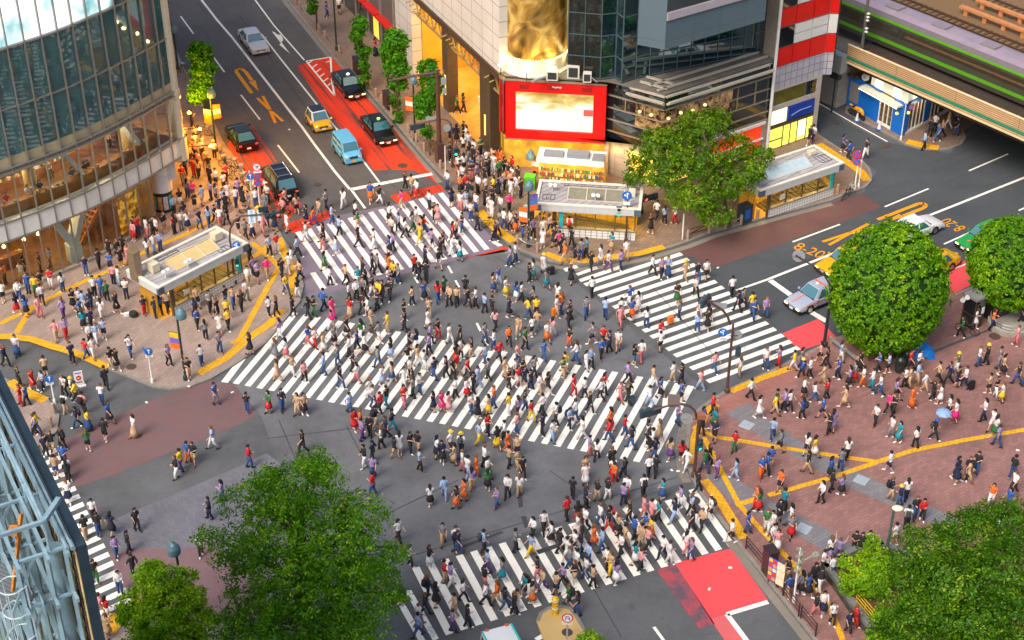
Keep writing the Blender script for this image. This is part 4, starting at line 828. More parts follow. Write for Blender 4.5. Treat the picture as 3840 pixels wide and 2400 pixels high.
# ---------------------------------------------------------------- railway bridge, train, tracks
ZB = 5.0
E0, E1 = G(3180, 234, ZB), G(3840, 524, ZB); FBr = Fr(E0, E1)
if FBr.n.y > 0: FBr.n = -FBr.n
E0 = FBr.pt(-1.0, 0, 0); FBr = Fr(FBr.pt(0, 0, 0), FBr.pt(60, 0, 0)); 
if FBr.n.y > 0: FBr.n = -FBr.n
T = thing('railway_bridge', 'railway bridge with a slatted tan parapet and green stripe crossing the right-hand road', 'bridge', FBr.pt(5, 0, 0))
tan = tile_mat('tan_slats', srgb(196, 160, 118), srgb(186, 150, 110), srgb(92, 70, 48), 6, .17, axis='W', rot=FBr.ang, ms=.02, offset=0, var=.12)
m = MB(); FBr.slab(m, -.2, 60, ZB + .05, ZB + 1.5, -.2, .0); m.build('parapet', tan, T)
m = MB(); FBr.slab(m, -.2, 60, ZB + .28, ZB + .56, .0, .02); m.build('green_stripe', mat('green_stripe', srgb(40, 128, 96), .6, var=.2), T)
m = MB(); m.tube([FBr.pt(-.2, -.05, ZB + 1.55), FBr.pt(60, -.05, ZB + 1.55)], .08, 8); FBr.slab(m, -.2, 60, ZB - .1, ZB + .05, -.3, .06); m.build('parapet_rail', mat('parapet_rail', srgb(220, 196, 156), .6, var=.1), T)
m = MB(); FBr.slab(m, -1, 60, ZB - .5, ZB + .25, -30, -.3); m.build('deck', mat('bridge_deck', srgb(60, 50, 42), .9, var=.3, scale=1), T)
m = MB(); FBr.slab(m, .8, 60, ZB + .26, ZB + 1.0, -1.25, -.85); 
for k in range(40): FBr.slab(m, 1 + k * 1.5, 1.06 + k * 1.5, ZB + .26, ZB + 1.04, -1.27, -.83)
FBr.slab(m, 3.5, 60, ZB + .3, ZB + .8, -11.2, -10.8)
for o in (-14.5, -16.8): 
    FBr.slab(m, -.2, 60, ZB + .9, ZB + 1.1, o - .5, o)
    for k in range(24): FBr.slab(m, .3 + k * 2, .7 + k * 2, ZB + .26, ZB + .9, o - .35, o - .1)
m.build('cable_trough', mat('trough_concrete', srgb(186, 124, 76), .85, var=.2, scale=3), T)
m = MB(); FBr.slab(m, -12, 60, ZB + .26, ZB + .34, -30, -7.2); m.build('ballast', mat('ballast', srgb(118, 92, 62), .95, var=.45, scale=9, bump=.8, bscale=9), T)
for o in (-8.2, -9.3, -12.2, -13.3, -18.3, -19.4): m = MB(); FBr.slab(m, -12, 60, ZB + .4, ZB + .55, o - .04, o + .04); m.build('rail', mat('rail_steel', srgb(110, 84, 66), .4, .6), T)
m = MB()
for o in (-8.75, -12.75, -18.85):
    for k in range(100): FBr.slab(m, -11 + k * .65, -10.75 + k * .65, ZB + .35, ZB + .41, o - 1.0, o + 1.0)
tag(m.build('sleeper', mat('sleeper', srgb(80, 60, 44), .9, var=.3), T), kind='stuff')
for k in (7, 40):  # abutment and pier
    m = MB(); FBr.slab(m, k - 14 if k == 7 else k, k - 8.2 if k == 7 else k + 2, .1, ZB - .5, -26, -.6); m.build('pier', conc, T)
tr0 = -3.6
T = thing('commuter_train', 'grey commuter train with two green stripes passing over the railway bridge', 'train', FBr.pt(20, -5, ZB + .5))
zt = ZB + .75
def loft_train(name, prof, m):
    b = MB(); 
    for i in range(len(prof) - 1):
        (o0, z0), (o1, z1) = prof[i], prof[i + 1]; b.poly([FBr.pt(-30, tr0 - o0, zt + z0), FBr.pt(60, tr0 - o0, zt + z0), FBr.pt(60, tr0 - o1, zt + z1), FBr.pt(-30, tr0 - o1, zt + z1)])
    b.build(name, m, T)
tg_ = mat('train_grey_side', srgb(82, 80, 70), .35, .3, var=.12, scale=.3); tgr = mat('train_green', srgb(86, 156, 30), .4, var=.06)
loft_train('side_panel', [(0.05, -.1), (0, .3)], tg_); loft_train('green_stripe', [(0, .3), (0, .62)], tgr); loft_train('side_panel', [(0, .62), (0, 1.1)], tg_)
loft_train('window_band', [(0, 1.1), (.02, 1.9)], dark_glass('train_window', srgb(62, 58, 46), .2)); loft_train('side_panel', [(.02, 1.9), (.03, 2.1)], tg_); loft_train('green_stripe', [(.03, 2.1), (.06, 2.32)], tgr)
loft_train('roof_edge', [(.06, 2.32), (.25, 2.7)], mat('train_roof_edge', srgb(104, 98, 104), .5, var=.1)); loft_train('roof', [(.25, 2.7), (.9, 2.86), (2.0, 2.86), (2.6, 2.7), (2.85, 2.3), (2.9, -.1)], mat('train_roof', srgb(150, 136, 150), .5, .1, var=.14, scale=.5))
for k in range(4, 14): b = MB(); FBr.slab(b, -25 + k * 4.9, -23.6 + k * 4.9, zt + 2.84, zt + 3.02, tr0 - 2.0, tr0 - .9); b.build('roof_vent', mat('train_vent', srgb(136, 126, 134), .5, .1), T)
# catenary pole with insulators and its grey box
q = FBr.pt(.3, -1.2, ZB); T = thing('catenary_pole', 'steel catenary pole with white insulators at the bridge end', 'pole', q)
b = MB(); b.tube([q, q + Vector((0, 0, 9))], .13, 8); b.build('pole', mat('galvanised', srgb(120, 118, 108), .5, .4, var=.15), T)
b = MB()
for z in (2.6, 2.9, 3.6, 3.9, 4.2): b.lathe([(.05, -.1), (.16, 0), (.05, .1)], q + Vector((.12, -.2, z)), 8)
b.build('insulator', white_m, T)
q = FBr.pt(-.9, .25, 0); T = thing('transformer_cabinet', 'grey cabinet fixed to the bridge abutment beside the alley', 'cabinet', q)
b = MB(); b.box((q.x, q.y, 4.0), 1.5, .8, 1.6, FBr.ang); b.build('casing', grey_m, T); b = MB(); b.box((q.x, q.y, 3.3), .9, .5, .7, FBr.ang); b.bar((q.x, q.y, .1), (q.x, q.y, 3.4), .12); b.build('bracket', dkmetal, T)
# ---------------------------------------------------------------- blue shop under the bridge
S0, S1, S2 = G(3174, 397), G(3380, 512), G(3600, 392)
F1 = Fr(S0, S1); F2 = Fr(S1, S2)
for f in (F1, F2):
    if f.n.y > 0: f.n = -f.n
T = thing('blue_shop', 'bright blue corner shop under the railway bridge with pale round-arch signs above its glazing', 'shop', S1)
blue = mat('shop_blue', srgb(14, 104, 196), .45, var=.08, scale=1); HB = 3.0
m = MB(); m.prism([S0, S1, S2, S2 + Vector((-6, 4, 0)), S0 + Vector((4, 5, 0))], .12, HB - .1); m.build('inner_wall', mat('shop_inner', srgb(120, 92, 60), .7, var=.3), T)
m = MB(); F1.slab(m, 0, F1.L * .46, .13, HB, -.1, .06); F1.slab(m, F1.L * .46, F1.L * .58, .13, HB, -.1, .16); F1.slab(m, F1.L * .82, F1.L + .14, .13, HB, -.1, .16); F2.slab(m, 0, .55, .13, HB, -.1, .14); F2.slab(m, F2.L * .33, F2.L * .42, .13, HB, -.1, .12); F2.slab(m, 0, F2.L * .5, HB - .3, HB, -.1, .14); m.build('blue_wall', blue, T)
m = MB(); F1.slab(m, F1.L * .04, F1.L * .2, .7, 2.5, .06, .09); m.build('shutter', mat('grey_shutter', srgb(140, 138, 140), .5, .2, var=.1), T)
m = MB(); F1.rect(m, F1.L * .58, F1.L * .82, .3, 2.6, .03); F2.rect(m, .55, F2.L * .33, .3, 2.6, .03); F2.rect(m, F2.L * .42, F2.L * .9, .3, 2.6, .03); m.build('shop_glass', dark_glass('blue_shop_glass', srgb(96, 70, 40), .15), T)
m = MB()
for k in range(4): F1.slab(m, F1.L * (.58 + .075 * k), F1.L * (.58 + .075 * k) + .08, .2, 2.7, .03, .1)
for k in range(9): F2.slab(m, .6 + k * .55, .67 + k * .55, .2, 2.7, .03, .09)
F1.slab(m, F1.L * .56, F1.L * .84, .13, .32, .0, .14); F2.slab(m, .3, F2.L, .13, .34, .0, .16); m.build('white_frame', white_m, T)
m = MB(); F1.slab(m, F1.L * .3, F1.L * .98, 2.75, 2.9, .05, .8); m.build('awning', mat('cream_awning', srgb(226, 222, 200), .6, var=.06), T)
b = MB()
for k in range(24): q = F1.pt(F1.L * (.3 + .0288 * k), .82, 2.68); b.lathe([(.001, -.07), (.07, 0), (.001, .07)], q, 6)
b.build('bulb', emit('shop_bulb', (1, .95, .8), 1.6), T)
m = MB(); F1.slab(m, F1.L * .36, F1.L + .02, 2.95, 4.25, -.2, -.1); F2.slab(m, 0, F2.L * .45, 2.95, 4.25, -.2, -.1); m.build('sign_board', emit('sign_board_lit', (.62, .6, .46), .6), T)
ar = MB()
for f, a in ((F1, F1.L * .5), (F1, F1.L * .82), (F2, 1.5)):
    pts = [f.pt(a - .45, -.08, 3.0), f.pt(a + .45, -.08, 3.0)] + [f.pt(a + .45 * cos(x * pi / 8), -.08, 3.6 + .5 * sin(x * pi / 8)) for x in range(9)]; ar.poly(pts)
ar.build('arch_sign', emit('arch_sign_lit', (.95, .93, .7), .9), T)
for f, a, z in ((F1, F1.L * .52, 2.5), (F1, F1.L * .9, 1.9), (F2, .2, 2.2)):
    b = MB(); b.lathe([(.001, -.14), (.12, -.06), (.13, .06), (.001, .14)], f.pt(a, .2, z), 8); b.build('lamp', emit('shop_lamp', (1, .72, .12), 1.5), T)
point_lamp('shop_light', F1.pt(F1.L * .7, .5, 2.5), (1, .8, .5), 25); point_lamp('shop_light', F2.pt(1.8, .6, 2.4), (1, .8, .5), 25)
T = thing('alley_building', 'weathered grey building with pipes in the alley left of the blue shop', 'building', S0 - F1.u * 3)
m = MB(); F1.slab(m, -9, -.1, .1, 4.6, -4, -.05); m.build('wall', mat('alley_wall', srgb(112, 108, 102), .85, var=.35, scale=1.2), T)
m = MB(); m.tube([F1.pt(-8, .1, 3.2), F1.pt(-.5, .1, 2.9), F1.pt(1.0, .2, 3.1)], .14, 8); m.tube([F1.pt(-3, .1, .2), F1.pt(-3, .1, 3)], .07, 6); m.tube([F1.pt(-4.2, .1, .2), F1.pt(-4.2, .1, 3)], .05, 6); m.build('pipe', mat('rusty_pipe', srgb(96, 76, 60), .7, .2, var=.3), T)
q = F1.pt(2.2, .3, 3.7); t = thing('exhaust_fan', 'round pale extractor fan above the blue shop', 'fan', q); b = MB(); b.tube([q, q + F1.n * .25], .32, 14); b.build('casing', offw, t); b = MB(); b.tube([q + F1.n * .25, q + F1.n * .29], .1, 10); b.bar(q, q + F1.n * -.4, .1); b.build('hub', grey_m, t)
# ---------------------------------------------------------------- rooftop billboard with its steel frame, bottom left
ZT = 35.0; K0 = G(325, 2040, ZT); K1 = G(0, 1385, ZT); FB = Fr(K0, K1)
if FB.n.x < 0: FB.n = -FB.n
T = thing('rooftop_billboard', 'dark rooftop billboard seen from behind with its pale blue steel frame, catwalk and caged ladder', 'billboard', FB.pt(0, -2, 20))
paint = mat('frame_paint', srgb(134, 164, 178), .5, .15, var=.2, scale=2); pdk = mat('frame_paint_dark', srgb(96, 118, 132), .5, .15, var=.2, scale=2)
dkp = mat('billboard_dark', srgb(40, 58, 70), .5, .1, var=.3, scale=1.2)
LB = 26.0
m = MB(); FB.slab(m, 0, LB, 14, ZT, -.28, 0); m.build('display_panel', dkp, T)
m = MB(); FB.slab(m, 0.05, LB, 14, ZT - .2, -.33, -.29); m.build('back_sheet', mat('back_sheet', srgb(232, 206, 146), .7, var=.2, scale=.8), T)  # bright beige puts the glow of the backlights into the sheet colour
m = MB()
for k in range(70): FB.slab(m, .1 + k * .36, .13 + k * .36, 14, ZT - .3, -.37, -.33)
for k in range(46): m.bar(FB.pt(.1, -.36, 15 + k * .45), FB.pt(LB, -.36, 15 + k * .45), .03)
m.build('lattice', mat('lattice_dark', srgb(60, 56, 52), .6, .2), T)
RW = (-.5, -1.0, -1.75); ZL = (ZT - .12, ZT - 1.7, ZT - 3.5, ZT - 5.4, ZT - 7.4)
def fbar(nm, a, b, w_, h_=None, mm=paint): m = MB(); m.bar(FB.pt(*a), FB.pt(*b), w_, h_); m.build(nm, mm, T)
for o in RW:
    for z in ZL: fbar('beam', (-.05, o, z), (LB, o, z), .085, .13)
for k in range(10):
    s = .3 + k * 2.4
    for o in RW: fbar('upright', (s, o, 14), (s, o, ZT - .05), .11, .11)
    for j, z in enumerate(ZL): fbar('cross_member', (s, -.5, z), (s, -1.75, z), .08); 
    for j in range(4):
        a, b = ((s, -.6, ZL[j]), (s + 2.4, -.6, ZL[j + 1])) if (k + j) % 2 else ((s + 2.4, -.6, ZL[j]), (s, -.6, ZL[j + 1])); fbar('diagonal_brace', a, b, .08, None, pdk)
        a, b = ((s, -1.3, ZL[j]), (s, -2.1, ZL[j + 1])); fbar('diagonal_brace', a, b, .07, None, paint)
    if k < 5:
        for z in ZL[1:4]: m = MB(); FB.slab(m, s - .28, s + .28, z - .26, z + .26, -1.36, -1.33); m.build('gusset_plate', paint, T)
m = MB(); m.tube([FB.pt(-.05, -.36, ZT + .04), FB.pt(LB, -.36, ZT + .04)], .07, 8); m.tube([FB.pt(-.05, -.5, ZT + .1), FB.pt(LB, -.5, ZT + .1)], .05, 8)
for z in (.5, .9): m.tube([FB.pt(.3, -.88, ZT + z), FB.pt(LB, -.88, ZT + z)], .05, 8)
m.bar(FB.pt(.3, -.88, ZT + .9), FB.pt(.98, -.3, ZT + .9), .13); m.bar(FB.pt(.3, -.88, ZT + .9), FB.pt(.3, -2.3, ZT + .9), .1)
for k in range(12): m.tube([FB.pt(.3 + k * 2.2, -.88, ZT - .1), FB.pt(.3 + k * 2.2, -.88, ZT + .9)], .04, 6)
m.build('guard_rail', paint, T)
m = MB(); m.lathe([(.165, 0), (.165, ZT - 14.7), (.22, ZT - 14.68), (.22, ZT - 14.6), (.001, ZT - 14.58)], FB.pt(1.0, -.66, 14), 18)
m.build('round_post', paint, T)
m = MB(); FB.slab(m, .9, LB, ZT - 2.05, ZT - 2.0, -2.6, -1.45); m.build('catwalk', tile_mat('grating', srgb(150, 160, 164), srgb(140, 152, 158), srgb(70, 78, 84), .12, .05, rot=FB.ang, ms=.02, offset=0), T)
m = MB(); LS, LO = .5, -1.95
for d in (-.24, .24): m.tube([FB.pt(LS + d, LO + .3, 18), FB.pt(LS + d, LO + .3, ZT - .9)], .03, 6)
for k in range(48): m.tube([FB.pt(LS - .24, LO + .3, 18.2 + k * .33), FB.pt(LS + .24, LO + .3, 18.2 + k * .33)], .015, 5)
for k in range(18): z = 19.6 + k * .85; m.tube([FB.pt(LS - .24, LO + .3, z)] + [FB.pt(LS + .36 * cos(a), LO - .36 * sin(a), z) for a in [pi - i * pi / 8 for i in range(9)]] + [FB.pt(LS + .24, LO + .3, z)], .02, 5)
for a in (.5, 1.57, 2.6): m.tube([FB.pt(LS + .36 * cos(a), LO - .36 * sin(a), 19.5), FB.pt(LS + .36 * cos(a), LO - .36 * sin(a), ZT - 1)], .015, 5)
m.build('caged_ladder', mat('ladder_paint', srgb(196, 212, 218), .5, .2, var=.1), T)
m = MB(); m.bar(FB.pt(1.6, -1.2, ZT + .3), FB.pt(1.0, -1.9, ZT - 1.6), .06, .12); m.box(FB.pt(1.4, -1.5, ZT - .1), .2, .2, .22); m.build('hoist_arm', mat('orange_hoist', srgb(196, 120, 40), .6, .1, var=.3, scale=8), T)
T2 = thing('office_block', 'grey flat roofed building below the rooftop billboard frame', 'building', FB.pt(5, -8, 0))
m = MB(); m.prism([FB.pt(-.2, -.5, 0), FB.pt(LB, -.5, 0), FB.pt(LB, -16, 0), FB.pt(-.2, -16, 0)], .02, 13.9); m.build('wall', mat('office_wall', srgb(120, 126, 130), .7, var=.15), T2)
m = MB(); FB.slab(m, -.2, LB, 13.92, 14.3, -16, -.5); m.build('roof', mat('office_roof', srgb(92, 102, 104), .8, var=.2, scale=1), T2)
# ---------------------------------------------------------------- subway entrance shelters
def shelter(F_, R_, B_, zr, name_label, skylight, units, stairs_dir, pane_posts, sign_end):
    """F_,R_,B_: photo pixels of the roof's front, right and back corners at height zr"""
    F, R, B = G(*F_, zr), G(*R_, zr), G(*B_, zr); u = (R - F); Lx = u.length; u /= Lx; v = Vector((-u.y, u.x, 0))
    Wd = abs((B - R).dot(v)); ang = atan2(u.y, u.x)
    T = thing('subway_shelter', name_label, 'subway shelter', Vector((F.x, F.y, .13)) + u * Lx / 2 + v * Wd / 2)
    P = lambda a, b, z: Vector((F.x + u.x * a + v.x * b, F.y + u.y * a + v.y * b, z))
    def bxx(mb, a0, a1, b0, b1, z0, z1, k=None): c = P((a0 + a1) / 2, (b0 + b1) / 2, z0); mb.box(c, a1 - a0, b1 - b0, z1 - z0, ang, k)
    m = MB(); bxx(m, .1, Lx - .1, .1, Wd - .1, zr - .42, zr - .12); m.build('roof_deck', tile_mat('roof_sheet', srgb(170, 166, 170), srgb(160, 156, 160), srgb(104, 100, 102), .45, 8, rot=ang, ms=.03, offset=0, var=.2, big=.8), T)
    m = MB(); w_ = .22
    bxx(m, 0, Lx, 0, w_, zr - .08, zr + .02); bxx(m, 0, Lx, Wd - w_, Wd, zr - .08, zr + .02); bxx(m, 0, w_, w_, Wd - w_, zr - .08, zr + .02); bxx(m, Lx - w_, Lx, w_, Wd - w_, zr - .08, zr + .02); m.build('roof_rim', mat('roof_rim', srgb(228, 222, 206), .5, var=.1), T)
    m = MB()
    bxx(m, .02, Lx - .02, .02, .1, zr - .62, zr - .08); bxx(m, .02, Lx - .02, Wd - .1, Wd - .02, zr - .62, zr - .08); bxx(m, .02, .1, .1, Wd - .1, zr - .62, zr - .08); bxx(m, Lx - .1, Lx - .02, .1, Wd - .1, zr - .62, zr - .08); m.build('fascia', mat('fascia_panel', srgb(190, 194, 198), .45, var=.06), T)
    for a in (-.01, Lx - .5): m = MB(); bxx(m, a, a + .51, -.01, .2, zr - .6, zr - .1); m.build('corner_cap', mat('corner_cap', srgb(76, 96, 116), .5, .1), T)
    # low tiled wall, glazing, posts
    wt = tile_mat('white_glazed_tiles', srgb(226, 226, 222), srgb(220, 220, 216), srgb(150, 148, 146), .24, .24, axis='W', rot=ang, ms=.022, offset=0, var=.05)
    i0, i1, d0, d1 = .5, Lx - .35, .45, Wd - .4
    m = MB(); bxx(m, i0 + .9, i1, d0, d0 + .22, .1, .82); bxx(m, i0 + .9, i1, d1 - .22, d1, .1, .82); m.build('tiled_wall', wt, T)
    m = MB(); bxx(m, i0 + .9, i1 + .02, d0 - .04, d0 + .26, .82, .92); bxx(m, i0 + .9, i1 + .02, d1 - .26, d1 + .04, .82, .92); m.build('wall_coping', mat('coping', srgb(140, 128, 112), .5, .1, var=.1), T)
    m = MB(); bxx(m, i0 + 1, i1, d0 + .1, d0 + .13, .92, zr - .6); m.build('side_glass', clear_glass('shelter_glass', (.93, .93, .86), .02), T)
    def post(*a): m = MB(); bxx(m, *a); m.build('post', mat('shelter_post', srgb(96, 84, 60), .5, .2), T)
    for k in range(pane_posts + 1):
        a = i0 + 1 + (i1 - i0 - 1.1) * k / pane_posts
        for b in (d0 + .06, d1 - .16): post(a, a + .09, b, b + .1, .9, zr - .45)
    for b in (d0, d1 - .2): post(i0 + .8, i0 + 1.0, b, b + .2, .1, zr - .4)
    yw = tile_mat('yellow_lit_tiles', srgb(226, 176, 56), srgb(220, 168, 52), srgb(176, 130, 40), .3, .3, axis='W', rot=ang, ms=.02, offset=0, var=.08)
    m = MB(); bxx(m, i0 + .4, i1, d1 - .5, d1 - .3, .13, zr - .45); bxx(m, i0 - .1, i0 + .05, d0 + .6, d1 - .3, .13, zr - .45); m.build('lit_wall', yw, T)
    m = MB(); bxx(m, i0 - .05, i1, d0 + .25, d1 - .5, .1, .14); m.build('inner_floor', tile_mat('inner_floor', srgb(196, 150, 60), srgb(190, 144, 56), srgb(150, 110, 44), .3, .3, rot=ang, offset=0), T)
    m = MB(); n = 13
    for k in range(n):
        a = lerp(i0 + 1.3, i1 - .6, (k + .0) / n); a2 = lerp(i0 + 1.3, i1 - .6, (k + 1) / n); z = .2 + (k if stairs_dir > 0 else n - 1 - k) * .06; bxx(m, a, a2, d0 + .5, d1 - .6, .14, z)
    m.build('stairs', tile_mat('stair_tread', srgb(96, 84, 50), srgb(80, 70, 44), srgb(46, 40, 28), .3, .3, rot=ang), T)
    m = MB(); m.tube([P(i0 + 1.2, d0 + .4, 1.7), P(i1 - .3, d0 + .4, .9)], .03, 6); m.tube([P(i0 + 1.2, d1 - .6, 1.7), P(i1 - .3, d1 - .6, .9)], .03, 6); m.build('handrail', dkmetal, T)
    for f in (.25, .6, .85): point_lamp('shelter_light', P(Lx * f, Wd * .5, zr - .75), (1, .76, .26), 130, .25)
    m = MB(); a = Lx - .9 if sign_end > 0 else i0 + 1.3; bxx(m, a, a + .3, d0 - .1, d0 - .02, .95, zr - .55); m.build('teal_sign', mat('teal_sign', srgb(40, 176, 190), .45, var=.15, scale=3), T)
    m = MB(); bxx(m, Lx * .3, Lx * .3 + .5, d0 + .05, d0 + .08, 1.3, 1.7); m.build('notice', white_m, T)
    # skylight
    a0, a1 = Lx * skylight[0], Lx * skylight[1]; b0, b1 = Wd * .28, Wd * .72; zb = zr - .11
    m = MB(); m.quad(P(a0, b0, zb), P(a1, b0, zb), P(a1, (b0 + b1) / 2 + .35, zb + .42), P(a0, (b0 + b1) / 2 + .35, zb + .42)); m.quad(P(a1, b1, zb), P(a0, b1, zb), P(a0, (b0 + b1) / 2 + .35, zb + .42), P(a1, (b0 + b1) / 2 + .35, zb + .42)); m.poly([P(a0, b1, zb), P(a0, b0, zb), P(a0, (b0 + b1) / 2 + .35, zb + .42)]); m.poly([P(a1, b0, zb), P(a1, b1, zb), P(a1, (b0 + b1) / 2 + .35, zb + .42)]); m.build('skylight', skylight[2], T)
    m = MB()
    for k in range(4): a = lerp(a0, a1, k / 3); m.bar(P(a, b0 - .03, zb + .02), P(a, (b0 + b1) / 2 + .35, zb + .44), .07, .05)
    m.bar(P(a0, b0 - .02, zb + .03), P(a1, b0 - .02, zb + .03), .07); m.bar(P(a0, (b0 + b1) / 2 + .35, zb + .44), P(a1, (b0 + b1) / 2 + .35, zb + .44), .07); m.build('skylight_frame', mat('skylight_frame', srgb(196, 190, 170), .5), T)
    for (a, b, sx_, sy_, h_, kind) in units:
        q = P(Lx * a, Wd * b, zr - .12)
        if kind == 'flue':
            m = MB(); m.box(q - Vector((0, 0, .3)), sx_, sy_, h_ + .3, ang); m.box(q + Vector((0, 0, h_ - .12)), sx_ + .08, sy_ + .08, .14, ang); m.build('flue', mat('flue_steel', srgb(150, 132, 110), .35, .5, var=.12), T)
        elif kind == 'unit':
            m = MB(); m.box(q + Vector((0, 0, .12)), sx_, sy_, h_, ang); m.box(q, sx_ * .8, sy_ * .7, .12, ang); m.build('aircon_unit', mat('unit_beige', srgb(214, 204, 178), .5, var=.06), T)
        elif kind == 'flood':
            m = MB(); m.tube([q, q + Vector((0, 0, .55))], .05, 6)
            for j in (-.18, .18): m.tube([q + u * j + Vector((0, 0, .5)), q + u * (j + .06) - v * .3 + Vector((0, 0, .62))], .14, 10)
            m.build('flood_light', white_m, T)
        else:
            m = MB()
            for j in range(4): m.bar(q + u * (-sx_ / 2 + sx_ * j / 3), q + u * (-sx_ / 2 + sx_ * j / 3) + v * sy_, .05)
            m.bar(q - u * sx_ / 2, q + u * sx_ / 2, .06); m.bar(q - u * sx_ / 2 + v * sy_, q + u * sx_ / 2 + v * sy_, .06); m.build('roof_duct', mat('roof_duct', srgb(90, 88, 88), .6, .2), T)
    return T, P, Lx, Wd
skt = mat('skylight_tan', srgb(206, 182, 128), .4, var=.1); skg = mat('skylight_grey', srgb(132, 128, 112), .2, var=.2); skb = mat('skylight_blue', srgb(172, 192, 202), .25, var=.1)
shelter((592, 1082), (931, 910), (815, 844), 3.25, 'white roofed subway shelter with a tan skylight and tall flue on the left plaza', (.3, .78, skt), [(.02, .72, .55, .75, 2.0, 'flue'), (.16, .6, .6, .75, .6, 'unit'), (.86, .6, .7, .6, .55, 'unit'), (.17, .25, .5, .5, .5, 'flood'), (.4, .22, .5, .5, .5, 'flood'), (.8, .14, .9, .6, .3, 'duct'), (.35, .82, 2.6, .3, .2, 'duct')], 1, 5, 1)
shelter((2004, 762), (2404, 786), (2362, 692), 3.1, 'white roofed subway shelter with a long grey skylight in front of the red framed screen', (.3, .83, skg), [(.12, .25, .9, .7, .3, 'duct'), (.14, .62, .6, .5, .4, 'flood'), (.56, .3, .5, .5, .5, 'flood'), (.5, .86, 4.0, .3, .2, 'duct'), (.9, .55, .5, .5, .5, 'unit')], -1, 4, -1)
shelter((2852, 716), (3168, 610), (3060, 540), 3.1, 'white roofed subway shelter with a pale blue skylight beside the panelled building', (.2, .72, skb), [(.86, .72, .6, .5, .25, 'unit'), (.9, .3, 1.0, 1.0, .2, 'duct')], 1, 4, 1)
